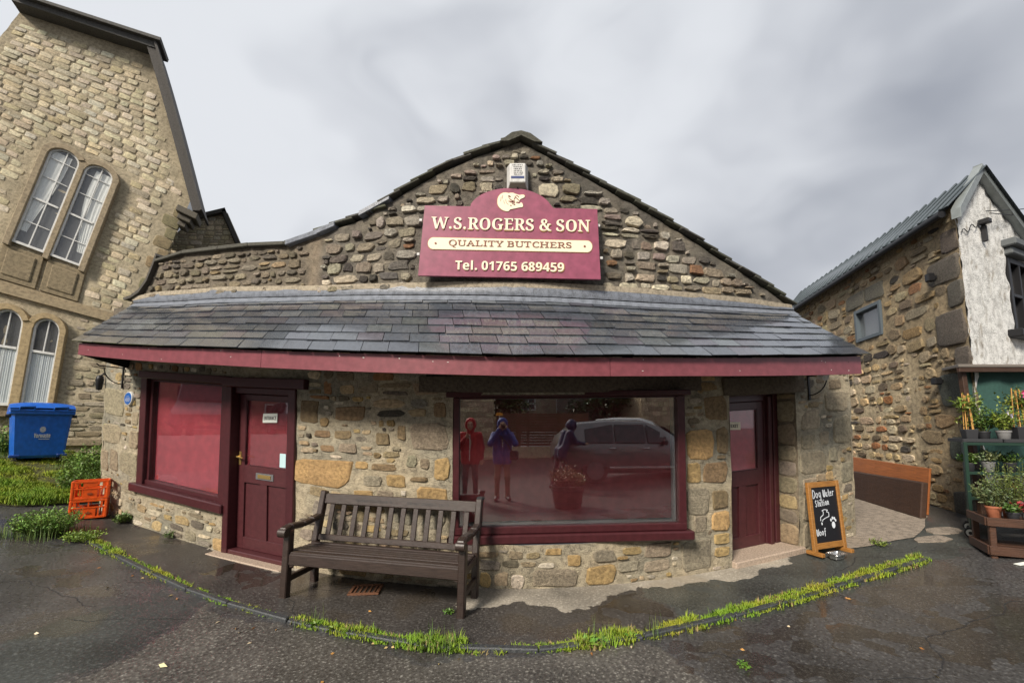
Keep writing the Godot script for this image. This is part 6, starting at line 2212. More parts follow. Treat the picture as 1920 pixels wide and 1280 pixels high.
func shrub(b: MB, stems: MB, at: Vector3, h: float, spread: float, n: int, leaf_len: float, c: Color, loose := 0.5) -> void:
	# leaves along many arching shoots
	for k in n:
		var az := R.randf() * TAU
		var out := sqrt(R.randf()) * spread
		var top := at + Vector3(cos(az) * out, h * R.randf_range(0.45, 1.0) * (1.0 - 0.35 * out / spread), sin(az) * out)
		var foot := at + Vector3(cos(az) * out * 0.25, 0.0, sin(az) * out * 0.25)
		var bend := Vector3(cos(az), 0, sin(az)) * R.randf_range(-0.05, 0.12) * h
		if k % 3 == 0: stems.tube([foot, foot.lerp(top, 0.5) + bend * 0.5, top], [0.004, 0.003, 0.0015], 4, false)
		var m := 9
		var v := R.randf_range(0.65, 1.35)
		var warm := R.randf_range(0.85, 1.2)
		for i in m:
			var t := lerpf(0.25, 1.0, (i + R.randf()) / m)
			var p := foot.lerp(top, t) + bend * sin(PI * t) * 0.7 + Vector3(R.randf_range(-1, 1), R.randf_range(-0.6, 0.6), R.randf_range(-1, 1)) * leaf_len * loose
			var d := Vector3(R.randf_range(-1, 1), R.randf_range(-0.2, 1.1), R.randf_range(-1, 1)).normalized()
			leaf(b, p, d, leaf_len * R.randf_range(0.6, 1.25), leaf_len * R.randf_range(0.3, 0.5), Color(c.r * v * warm, c.g * v, c.b * v))

func potted_plant(at: Vector3, kind: String, r: float, h: float, spread: float, c: Color, canes: int, label: String) -> void:
	var o := thing("potted_plant", label, "plant", at, R.randf_range(-0.5, 0.5))
	var b := MB.new()
	var ph := r * 2.0
	if kind == "square":
		var p := []
		for i in 8: p.append(Vector3((r if i & 1 else -r) * (1.0 if i & 2 else 0.78), ph * 1.15 if i & 2 else 0.0, (r if i & 4 else -r) * (1.0 if i & 2 else 0.78)))
		b.hexa(p, 0.006)
		ph *= 1.15
	else:
		b.lathe(Transform3D(), [Vector2(0, 0), Vector2(r * 0.75, 0), Vector2(r * 0.95, ph * 0.8), Vector2(r * 1.04, ph * 0.82), Vector2(r * 1.06, ph), Vector2(r * 0.96, ph), Vector2(r * 0.93, ph * 0.9)], 16)
	part("pot", b, {"square": M.pot, "round": M.pot, "grey": M.pot_grey, "terra": mat(lin(0.35, 0.12, 0.06), 0.8)}[kind], o)
	b = MB.new()
	b.lathe(Transform3D(), [Vector2(r * 0.92, ph * 0.95), Vector2(r * 0.5, ph * 0.99), Vector2(0, ph)], 12)
	part("soil", b, M.soil, o)
	var fol := MB.new()
	var stem := MB.new()
	stem.col = Color(0.10, 0.12, 0.03)
	if canes > 0:
		for k in canes:
			var t := TAU * k / canes
			b = MB.new()
			b.tube([Vector3(cos(t) * r * 0.7, ph * 0.8, sin(t) * r * 0.7), Vector3(cos(t) * r * 0.45, h * R.randf_range(0.85, 0.97), sin(t) * r * 0.45)], [0.006, 0.005], 6)
			part("cane", b, M.cane, o)
		shrub(fol, stem, Vector3(0, h * 0.52, 0), h * 0.52, spread, 26, 0.055, c, 0.8)
		shrub(fol, stem, Vector3(0, ph * 0.9, 0), h * 0.5, spread * 0.5, 7, 0.045, c, 0.8)
	else:
		shrub(fol, stem, Vector3(0, ph * 0.9, 0), h, spread, int(60 * maxf(h, 0.15) / 0.3), 0.042 if h < 0.5 else 0.03, c, 0.6)
	part("foliage", fol, M.leaf, o)
	if stem.v.size() > 0: part("stems", stem, M.leaf, o)
	if label.contains("flower") or label.contains("reddish"):
		var fl := MB.new()
		var tones := [Color(0.6, 0.06, 0.22), Color(0.75, 0.22, 0.06), Color(0.65, 0.10, 0.30)] if label.contains("pink") else [Color(0.65, 0.6, 0.75)] if label.contains("pale") else [Color(0.35, 0.08, 0.06)]
		for k in (7 if label.contains("pink") else 2):
			var p := Vector3(R.randf_range(-0.6, 0.6) * spread, h * R.randf_range(0.72, 1.02), R.randf_range(0.2, 0.9) * spread)
			for i in 7:
				var t := TAU * i / 7.0
				leaf(fl, p, Vector3(cos(t), sin(t), 0.5).normalized(), 0.034, 0.024, tones[k % tones.size()])
		part("flowers", fl, M.leaf, o)

# ---------------------------------------------------------------- grass, weeds, shrubs
func blade_tuft(n: int, h: float, spread: float, wide: float) -> ArrayMesh:
	var b := MB.new()
	for k in n:
		var az := R.randf() * TAU
		var foot := Vector3(R.randf_range(-1, 1), 0, R.randf_range(-1, 1)) * spread
		var d := Vector3(cos(az), 0, sin(az))
		var hh := h * R.randf_range(0.5, 1.0)
		var lean := R.randf_range(0.1, 0.7) * hh
		var side := Vector3(-d.z, 0, d.x) * wide * 0.5
		var mid := foot + Vector3(0, hh * 0.6, 0) + d * lean * 0.35
		var tip := foot + Vector3(0, hh, 0) + d * lean
		var v := R.randf_range(0.75, 1.2)
		b.col = Color(v, v, v)
		var nn := (Vector3.UP * 0.5 - d * 0.3 + side.normalized() * 0.4).normalized()
		var nn2 := (Vector3.UP * 0.5 - d * 0.3 - side.normalized() * 0.4).normalized()
		var a := b.vert(foot + side, nn)
		var c := b.vert(foot - side, nn2)
		var e := b.vert(mid + side * 0.8, nn)
		var f := b.vert(mid - side * 0.8, nn2)
		var t := b.vert(tip, Vector3.UP)
		b.tri_i(a, c, f); b.tri_i(a, f, e); b.tri_i(e, f, t)
	return b.mesh()

func scatter(called: String, label: String, mesh: Mesh, xfs: Array, cols: Array) -> void:
	var mm := MultiMesh.new()
	mm.transform_format = MultiMesh.TRANSFORM_3D
	mm.use_colors = true
	mm.mesh = mesh
	mm.instance_count = xfs.size()
	for k in xfs.size():
		mm.set_instance_transform(k, xfs[k])
		mm.set_instance_color(k, cols[k])
	var o := MultiMeshInstance3D.new()
	o.name = called
	o.multimesh = mm
	o.material_override = M.leaf
	add_child(o, true)
	tag(o, label, "grass")
	o.set_meta("kind", "stuff")

func build_green() -> void:
	var tufts := [blade_tuft(10, 0.042, 0.026, 0.006), blade_tuft(9, 0.062, 0.026, 0.006), blade_tuft(8, 0.095, 0.03, 0.006)]
	# grass growing along the kerb: [x0, x1, density per metre, height, half width]
	var xf := [[], [], []]
	var cl := [[], [], []]
	for e in [[-5.2, -4.3, 260, 0.9, 0.06], [-4.3, -3.7, 150, 0.7, 0.05], [-3.7, -3.0, 200, 0.75, 0.05], [-3.0, -2.4, 160, 0.6, 0.045], [-2.4, -1.75, 60, 0.5, 0.04], [-1.75, -1.2, 420, 0.75, 0.06], [-1.2, -0.75, 420, 0.8, 0.07], [-0.75, -0.35, 640, 1.25, 0.085], [-0.35, 0.28, 130, 0.5, 0.05], [0.28, 0.48, 350, 0.6, 0.05], [0.48, 0.95, 640, 1.15, 0.085], [0.95, 1.2, 300, 0.6, 0.06], [1.2, 2.1, 600, 0.85, 0.085], [2.1, 3.1, 640, 0.8, 0.085], [3.1, 4.36, 640, 0.85, 0.085]]:
		for k in int((e[1] - e[0]) * e[2] * 1.3):
			var x := R.randf_range(e[0], e[1])
			var off: float = (R.randf() + R.randf() - 0.62) * e[4] * 1.35
			if nz.get_noise_3d(x * 2.6, off * 8.0, 61.0) < -0.22: continue
			var p := Vector3(x, ground_y(x) + 0.004, -kerb_z(x) - off)
			var kind := 0 if R.randf() < 0.62 else 1 if R.randf() < 0.85 else 2
			var s: float = e[3] * R.randf_range(0.45, 0.95) * (1.0 + 0.5 * nz.get_noise_3d(x * 4.0, 0.0, 91.0))
			xf[kind].append(Transform3D(Basis(Vector3.UP, R.randf() * TAU).scaled(Vector3(1.0, s, 1.0)), p))
			var v := R.randf_range(0.7, 1.3)
			var yel := clampf(0.35 + nz.get_noise_3d(x * 1.7, 0.0, 71.0) + R.randf_range(-0.25, 0.25), 0.0, 1.0)
			if R.randf() < 0.07:
				cl[kind].append(Color(0.36, 0.27, 0.12))
				continue
			cl[kind].append(Color(lerpf(0.20, 0.38, yel) * v, lerpf(0.36, 0.38, yel) * v, lerpf(0.03, 0.04, yel) * v))
	for k in 3: scatter("kerb_grass", ["short bright grass growing along the kerb line", "middling bright grass growing along the kerb line", "long grass blades standing out of the kerb line"][k], tufts[k], xf[k], cl[k])
	# broad-leaved weeds among it
	for e in [[-1.55, 0.05, "left one before the bench"], [-1.38, 0.05, "middle one before the bench"], [-1.25, 0.045, "right one before the bench"], [-0.62, 0.06, "by the bench's right foot"], [0.55, 0.075, "largest, below the big window"], [0.66, 0.06, "just right of the largest one"], [-3.35, 0.035, "tiny, below the left door"], [0.9, 0.05, "rightmost of them all"]]:
		var b := MB.new()
		for i in 13:
			var az := R.randf() * TAU
			leaf(b, Vector3.ZERO, Vector3(cos(az), R.randf_range(0.2, 0.8), sin(az)).normalized(), e[1] * R.randf_range(0.8, 1.6), e[1] * 0.5, Color(0.14 * R.randf_range(0.7, 1.2), 0.25, 0.03))
		var o := part("dandelion_weed", b, M.leaf, self)
		o.position = Vector3(e[0], ground_y(e[0]) + 0.012, -kerb_z(e[0]) - 0.01)
		tag(o, "rosette of bright weed leaves in the kerb grass, %s" % e[2], "weed")
	# lawn by the house
	xf = [[], [], []]
	cl = [[], [], []]
	var poly := PackedVector2Array([Vector2(-6.2, 7.4), Vector2(-6.35, 6.75), Vector2(-6.62, 6.25), Vector2(-6.8, 6.02), Vector2(-7.2, 5.95), Vector2(-8.0, 6.05), Vector2(-9.0, 6.25), Vector2(-11.0, 6.5), Vector2(-12.0, 8.4), Vector2(-9.6, 9.3), Vector2(-8.0, 9.8), Vector2(-6.6, 9.3)])
	for k in 30000:
		var q := Vector2(R.randf_range(-12.0, -6.2), R.randf_range(5.9, 9.8))
		if not Geometry2D.is_point_in_polygon(q, poly): continue
		var lush := nz.get_noise_3d(q.x * 0.9, q.y * 0.9, 81.0)
		var kind := 1 if lush < 0.0 else 2
		if R.randf() < 0.3: kind = 0
		var s := R.randf_range(0.7, 1.3) * (1.0 + 0.7 * clampf(lush, -0.4, 0.6))
		xf[kind].append(Transform3D(Basis(Vector3.UP, R.randf() * TAU).scaled(Vector3(1.9, s, 1.9)), Vector3(q.x, ground_y(q.x) + 0.02, -q.y)))
		var v := R.randf_range(0.7, 1.25)
		var yel := clampf(0.5 - 1.3 * lush + R.randf_range(-0.2, 0.2), 0.0, 1.0)
		cl[kind].append(Color(lerpf(0.16, 0.42, yel) * v, lerpf(0.29, 0.40, yel) * v, lerpf(0.025, 0.04, yel) * v))
	for k in 3: scatter("lawn_grass", ["short yellowish grass of the lawn by the blue bin", "middling grass of the lawn by the blue bin", "long green grass of the lawn by the blue bin"][k], tufts[k], xf[k], cl[k])
	# shrubs: [where, height, spread, shoots, leaf, colour, label]
	for e in [[Vector3(-7.35, 0, -7.55), 0.85, 0.42, 300, 0.055, Color(0.13, 0.23, 0.035), "loose green shrub between the blue bin and the shop corner", "shrub"],
		[Vector3(-6.95, 0, -7.0), 0.55, 0.30, 170, 0.05, Color(0.10, 0.185, 0.03), "low dark green shrub against the left corner of the shop", "shrub"],
		[Vector3(-9.75, 0, -8.25), 0.7, 0.35, 170, 0.06, Color(0.13, 0.23, 0.035), "green weeds standing left of the blue bin", "shrub"],
		[Vector3(-8.2, 0, -8.7), 0.5, 0.5, 180, 0.06, Color(0.12, 0.21, 0.03), "rank grass and weeds behind the right side of the bin", "shrub"],
		[Vector3(-5.50, 0, -5.18), 0.38, 0.33, 420, 0.034, Color(0.15, 0.27, 0.045), "leafy weed clump at the left end of the kerb", "weed"],
		[Vector3(-5.0, 0, -5.14), 0.16, 0.20, 90, 0.03, Color(0.18, 0.28, 0.04), "smaller weed tuft beside the big clump at the kerb", "weed"],
		[Vector3(-5.30, 0, -5.95), 0.16, 0.14, 40, 0.045, Color(0.09, 0.15, 0.03), "low weed at the foot of the orange crates", "weed"],
		[Vector3(-4.32, 0, -5.55), 0.10, 0.06, 14, 0.03, Color(0.08, 0.14, 0.03), "tiny weed at the wall foot under the left window", "weed"],
		[Vector3(-0.55, 0, -3.86), 0.07, 0.05, 12, 0.022, Color(0.10, 0.20, 0.03), "tiny green weed beside the bench's right front leg", "weed"],
		[Vector3(1.52, 0, -2.98), 0.05, 0.035, 12, 0.02, Color(0.12, 0.24, 0.03), "single small weed out in the road below the kerb", "weed"],
		[Vector3(4.35, 0, -5.22), 0.07, 0.12, 26, 0.025, Color(0.14, 0.20, 0.03), "moss and weeds at the edge of the concrete passage", "weed"]]:
		var b := MB.new()
		var st := MB.new()
		st.col = Color(0.09, 0.10, 0.03)
		var o := thing("weed_clump" if e[7] == "weed" else "shrub", e[6], e[7], Vector3(e[0].x, ground_y(e[0].x), e[0].z))
		shrub(b, st, Vector3.ZERO, e[1], e[2], e[3], e[4], e[5], 0.7)
		part("foliage", b, M.leaf, o)
		part("stems", st, M.leaf, o)
	# long grass heads over the kerb clump
	xf = []
	cl = []
	for e in [[Vector3(-5.55, 0, -5.18), 0.3, 130], [Vector3(-0.52, 0, -3.28), 0.10, 16], [Vector3(0.62, 0, -3.31), 0.08, 6], [Vector3(1.1, 0, -3.46), 0.06, 6], [Vector3(-1.6, 0, -3.58), 0.08, 6], [Vector3(-9.6, 0, -8.2), 0.5, 120], [Vector3(-8.1, 0, -8.3), 0.5, 120]]:
		for k in e[2]:
			var p: Vector3 = e[0] + Vector3(R.randf_range(-1, 1), 0, R.randf_range(-1, 1)) * e[1]
			p.y = ground_y(p.x)
			xf.append(Transform3D(Basis(Vector3.UP, R.randf() * TAU).scaled(Vector3(1, R.randf_range(0.8, 1.7) * (1.3 if e[1] > 0.3 else 0.9), 1)), p))
			cl.append(Color(0.13 * R.randf_range(0.7, 1.2), 0.19, 0.04))
	scatter("tall_grass", "tall thin grass blades in the weed clumps", blade_tuft(5, 0.15, 0.05, 0.0035), xf, cl)
	# fallen leaves and litter
	for k in 46:
		var x := R.randf_range(-4.2, 3.2)
		var z := kerb_z(x) + R.randf_range(-0.35, 0.14) if k < 26 else R.randf_range(2.75, 4.6)
		if z > front_z(x) - 0.2: continue
		var b := MB.new()
		var az := R.randf() * TAU
		var tone: Color = [Color(0.42, 0.22, 0.06), Color(0.30, 0.13, 0.04), Color(0.48, 0.36, 0.15), Color(0.55, 0.45, 0.3)][k % 4]
		leaf(b, Vector3.ZERO, Vector3(cos(az), 0.08, sin(az)), R.randf_range(0.02, 0.045), R.randf_range(0.012, 0.022), tone)
		var o := part("fallen_leaf", b, M.leaf, self)
		o.position = Vector3(x, ground_y(x) + 0.006, -z)
		tag(o, "small dry fallen leaf lying on the wet tarmac", "leaf", "fallen leaves near the kerb")
	var lf := MB.new()
	leaf(lf, Vector3.ZERO, Vector3(0.9, 0.05, 0.3).normalized(), 0.075, 0.028, Color(0.55, 0.52, 0.3))
	var pl := part("fallen_leaf", lf, M.leaf, self)
	pl.position = Vector3(-2.3, ground_y(-2.3) + 0.006, -2.95)
	tag(pl, "pale yellow fallen leaf alone on the road at lower left", "leaf")
	lf = MB.new()
	leaf(lf, Vector3.ZERO, Vector3(0.9, 0.05, -0.3).normalized(), 0.10, 0.05, Color(0.72, 0.55, 0.6))
	pl = part("fallen_petal", lf, M.leaf, self)
	pl.position = Vector3(-5.02, ground_y(-5.02) + 0.008, -5.80)
	tag(pl, "pale pink petal on the pavement right of the orange crates", "petal")

# ---------------------------------------------------------------- what stands across the square and shows in the shop windows
func field_mesh(b: MB, bones: Array, cell: float, join: float) -> void:
	# one skin over tapered limbs [from, to, radius, radius, colour, flatten]: a distance field meshed with surface nets
	var lo := Vector3.ONE * 1e9
	var hi := -lo
	for q in bones:
		var r: float = maxf(q[2], q[3]) + join + cell * 2.0
		for e in [q[0], q[1]]:
			lo = lo.min(e - Vector3.ONE * r)
			hi = hi.max(e + Vector3.ONE * r)
	var nx := int((hi.x - lo.x) / cell) + 2
	var ny := int((hi.y - lo.y) / cell) + 2
	var nzz := int((hi.z - lo.z) / cell) + 2
	var f := PackedFloat32Array(); f.resize(nx * ny * nzz); f.fill(1.0)
	var who := PackedInt32Array(); who.resize(nx * ny * nzz)
	for qi in bones.size():
		var q: Array = bones[qi]
		var a: Vector3 = q[0]
		var e: Vector3 = q[1]
		var ra: float = q[2]
		var rb: float = q[3]
		var ab := e - a
		var l2 := maxf(ab.length_squared(), 1e-9)
		var m := maxf(ra, rb) + join + cell * 1.5
		var i0 := maxi(0, int((minf(a.x, e.x) - m - lo.x) / cell))
		var i1 := mini(nx - 1, int((maxf(a.x, e.x) + m - lo.x) / cell) + 1)
		var j0 := maxi(0, int((minf(a.y, e.y) - m - lo.y) / cell))
		var j1 := mini(ny - 1, int((maxf(a.y, e.y) + m - lo.y) / cell) + 1)
		var k0 := maxi(0, int((minf(a.z, e.z) - m - lo.z) / cell))
		var k1 := mini(nzz - 1, int((maxf(a.z, e.z) + m - lo.z) / cell) + 1)
		for k in range(k0, k1 + 1):
			for j in range(j0, j1 + 1):
				var row := (k * ny + j) * nx
				for i in range(i0, i1 + 1):
					var p := lo + Vector3(i, j, k) * cell
					var t := clampf((p - a).dot(ab) / l2, 0.0, 1.0)
					var d := (p - a - ab * t).length() - lerpf(ra, rb, t)
					var o := f[row + i]
					if d < o: who[row + i] = qi
					var h := maxf(join - absf(d - o), 0.0) / join
					f[row + i] = minf(d, o) - h * h * join * 0.25
	var ids := {}
	for k in nzz - 1:
		for j in ny - 1:
			for i in nx - 1:
				var base := (k * ny + j) * nx + i
				var sum := Vector3.ZERO
				var n := 0
				var s0 := f[base] < 0.0
				var mixed := false
				for c in 8:
					if (f[base + (c & 1) + ((c >> 1) & 1) * nx + (c >> 2) * nx * ny] < 0.0) != s0:
						mixed = true
						break
				if not mixed: continue
				for c in 8:
					var fc := f[base + (c & 1) + ((c >> 1) & 1) * nx + (c >> 2) * nx * ny]
					for ax in 3:
						if c & (1 << ax): continue
						var c2 := c | (1 << ax)
						var f2 := f[base + (c2 & 1) + ((c2 >> 1) & 1) * nx + (c2 >> 2) * nx * ny]
						if (fc < 0.0) != (f2 < 0.0):
							var t := fc / (fc - f2)
							var p := Vector3(c & 1, (c >> 1) & 1, c >> 2)
							p[ax] += t
							sum += p
							n += 1
				var g := Vector3(f[base + 1] - f[base], f[base + nx] - f[base], f[base + nx * ny] - f[base])
				b.col = bones[who[base]][4]
				ids[base] = b.vert(lo + (Vector3(i, j, k) + sum / n) * cell, g.normalized() if g.length_squared() > 1e-14 else Vector3.UP)
	for k in range(1, nzz - 1):
		for j in range(1, ny - 1):
			for i in range(1, nx - 1):
				var base := (k * ny + j) * nx + i
				var s := f[base] < 0.0
				for ax in 3:
					var st: int = [1, nx, nx * ny][ax]
					if (f[base + st] < 0.0) == s: continue
					var u: int = [nx, nx * ny, 1][ax]
					var w: int = [nx * ny, 1, nx][ax]
					if ids.has(base) and ids.has(base - u) and ids.has(base - u - w) and ids.has(base - w):
						b.tri_i(ids[base], ids[base - u], ids[base - u - w])
						b.tri_i(ids[base], ids[base - u - w], ids[base - w])

func person(label: String, at: Vector3, turn: float, coat: Color, legs: Color, pose: String) -> void:
	var o := thing("person", label, "person", at, turn)
	var skin := Color(0.42, 0.24, 0.16)
	var boot := Color(0.03, 0.026, 0.024)
	var bend := 0.0 if pose != "stoop" else 0.32
	var hip := Vector3(0, 0.92, 0)
	var chest := Vector3(0, 1.30, bend * 0.6)
	var neck := Vector3(0, 1.50, bend)
	var head := Vector3(0, 1.63 - bend * 0.12, bend + 0.03)
	var body := []
	for s in [-1.0, 1.0]:
		var kn := Vector3(s * 0.11, 0.50, 0.02 + (0.1 * s if pose == "stoop" else 0.0))
		var an := Vector3(s * 0.12, 0.09, -0.02 + (0.18 * s if pose == "stoop" else 0.0))
		body += [[hip + Vector3(s * 0.09, -0.02, 0), kn, 0.088, 0.062, legs], [kn, an, 0.062, 0.052, legs], [an + Vector3(0, -0.02, -0.01), an + Vector3(s * 0.03, -0.04, 0.15), 0.052, 0.042, boot]]
		body += [[chest + Vector3(s * 0.12, 0.08, 0), chest + Vector3(s * 0.11, -0.28, -bend * 0.4), 0.098, 0.10, coat], [hip + Vector3(s * 0.09, 0.06, 0), hip + Vector3(s * 0.09, -0.06, 0), 0.112, 0.115, coat]]
		var sh := chest + Vector3(s * 0.19, 0.12, 0.0)
		var el: Vector3
		var wr: Vector3
		if pose == "camera":
			el = sh + Vector3(s * 0.08, -0.18, 0.20)
			wr = Vector3(s * 0.085, 1.545, 0.22)
		elif pose == "one hand up" and s > 0:
			el = sh + Vector3(0.06, -0.26, 0.10)
			wr = Vector3(0.08, 1.36, 0.24)
		elif pose == "stoop":
			el = sh + Vector3(s * 0.03, -0.24, 0.14)
			wr = el + Vector3(-s * 0.02, -0.04, 0.24)
		else:
			el = sh + Vector3(s * 0.06, -0.28, -0.03)
			wr = el + Vector3(0.0, -0.24, 0.06)
		body += [[sh, el, 0.075, 0.06, coat], [el, wr, 0.058, 0.045, coat]]
		hand(o, wr, (wr - el).normalized(), s, skin)
	body += [[neck + Vector3(0, -0.08, 0), head, 0.075, 0.07, coat], [head + Vector3(0, 0.02, -0.05), head + Vector3(0, 0.06, -0.02), 0.125, 0.115, coat]]
	var b := MB.new()
	field_mesh(b, body, 0.024, 0.05)
	part("body", b, M.cloth_skin, o)
	b = MB.new()
	# face inside the hood: skull, jaw, nose, brow, lips
	var fc := head + Vector3(0, 0.0, 0.055)
	field_mesh(b, [[fc + Vector3(0, 0.045, -0.03), fc + Vector3(0, -0.02, -0.02), 0.078, 0.068, skin], [fc + Vector3(0, -0.055, 0.005), fc + Vector3(0, -0.075, 0.018), 0.05, 0.034, skin], [fc + Vector3(0, 0.02, 0.055), fc + Vector3(0, -0.018, 0.072), 0.010, 0.016, skin], [fc + Vector3(-0.03, 0.036, 0.045), fc + Vector3(0.03, 0.036, 0.045), 0.013, 0.013, skin], [fc + Vector3(-0.02, -0.052, 0.05), fc + Vector3(0.02, -0.052, 0.05), 0.009, 0.009, Color(0.36, 0.13, 0.11)]], 0.007, 0.02)
	part("face", b, M.cloth_skin, o)
	b = MB.new()
	for s in [-1.0, 1.0]: b.lathe(Transform3D(Basis(), fc + Vector3(s * 0.029, 0.018, 0.048)), [Vector2(0, -0.010), Vector2(0.008, -0.006), Vector2(0.010, 0.0), Vector2(0.008, 0.006), Vector2(0, 0.010)], 8)
	part("eyes", b, M.ink, o)
	b = MB.new()
	var rim := []
	for k in 17:
		var t := lerpf(-2.3, 2.3, k / 16.0)
		rim.append(fc + Vector3(sin(t) * 0.10, cos(t) * 0.125 + 0.01, 0.0))
	b.tube(rim, [0.018], 8)
	part("hood_rim", b, mat(coat.linear_to_srgb(), 0.7), o)
	if pose != "camera":
		b = MB.new()
		b.bar(chest + Vector3(0, 0.14, 0.12), chest + Vector3(0, -0.42, 0.155 - bend * 0.5), 0.014, 0.01, 0.0, Vector3.BACK)
		part("zip", b, M.white if pose == "one hand up" else M.black, o)
	else:
		b = MB.new()
		b.box(Transform3D(Basis(Vector3.UP, 0.3), Vector3(-0.24, 0.98, 0.06)), Vector3(0.22, 0.20, 0.12), 0.03)
		b.tube([Vector3(-0.2, 1.08, 0.12), Vector3(-0.05, 1.3, 0.15), Vector3(0.13, 1.46, 0.06)], [0.014], 6)
		tag(part("shoulder_bag", b, M.black, self), "black shoulder bag hanging at the photographer's hip", "bag")
		get_node("shoulder_bag").transform = o.transform
		var cm := thing("camera_body", "black camera held up to the photographer's face", "camera", at, turn)
		b = MB.new()
		b.box(Transform3D(Basis(), Vector3(0, 1.60, 0.215)), Vector3(0.13, 0.09, 0.05), 0.012)
		b.box(Transform3D(Basis(), Vector3(0, 1.655, 0.215)), Vector3(0.05, 0.03, 0.045), 0.01)
		part("casing", b, M.black, cm)
		b = MB.new()
		b.tube([Vector3(0, 1.60, 0.24), Vector3(0, 1.60, 0.29), Vector3(0, 1.60, 0.30)], [0.034, 0.036, 0.036], 16)
		part("lens", b, M.iron, cm)

func hand(o: Node3D, wr: Vector3, d: Vector3, s: float, skin: Color) -> void:
	var x := d.cross(Vector3.BACK)
	if x.length() < 0.2: x = d.cross(Vector3.UP)
	x = x.normalized()
	var z := x.cross(d).normalized()
	var bones := [[wr - d * 0.02, wr + d * 0.05, 0.026, 0.032, skin], [wr + d * 0.05 - x * 0.02, wr + d * 0.07 + x * 0.02, 0.022, 0.022, skin]]
	for k in 4:
		var root := wr + d * 0.075 + x * (-0.03 + 0.02 * k)
		var l: float = [0.055, 0.07, 0.075, 0.065][k]
		var mid := root + d * l * 0.55 + z * 0.008
		bones += [[root, mid, 0.0095, 0.009, skin], [mid, mid + d * l * 0.35 + z * 0.024, 0.009, 0.0075, skin]]
	var tr := wr + d * 0.03 - x * s * 0.03
	var tm := tr + d * 0.03 - x * s * 0.028 + z * 0.01
	bones += [[tr, tm, 0.013, 0.011, skin], [tm, tm + d * 0.03 + z * 0.012, 0.011, 0.009, skin]]
	var b := MB.new()
	field_mesh(b, bones, 0.0075, 0.012)
	part("hand", b, M.cloth_skin, o)

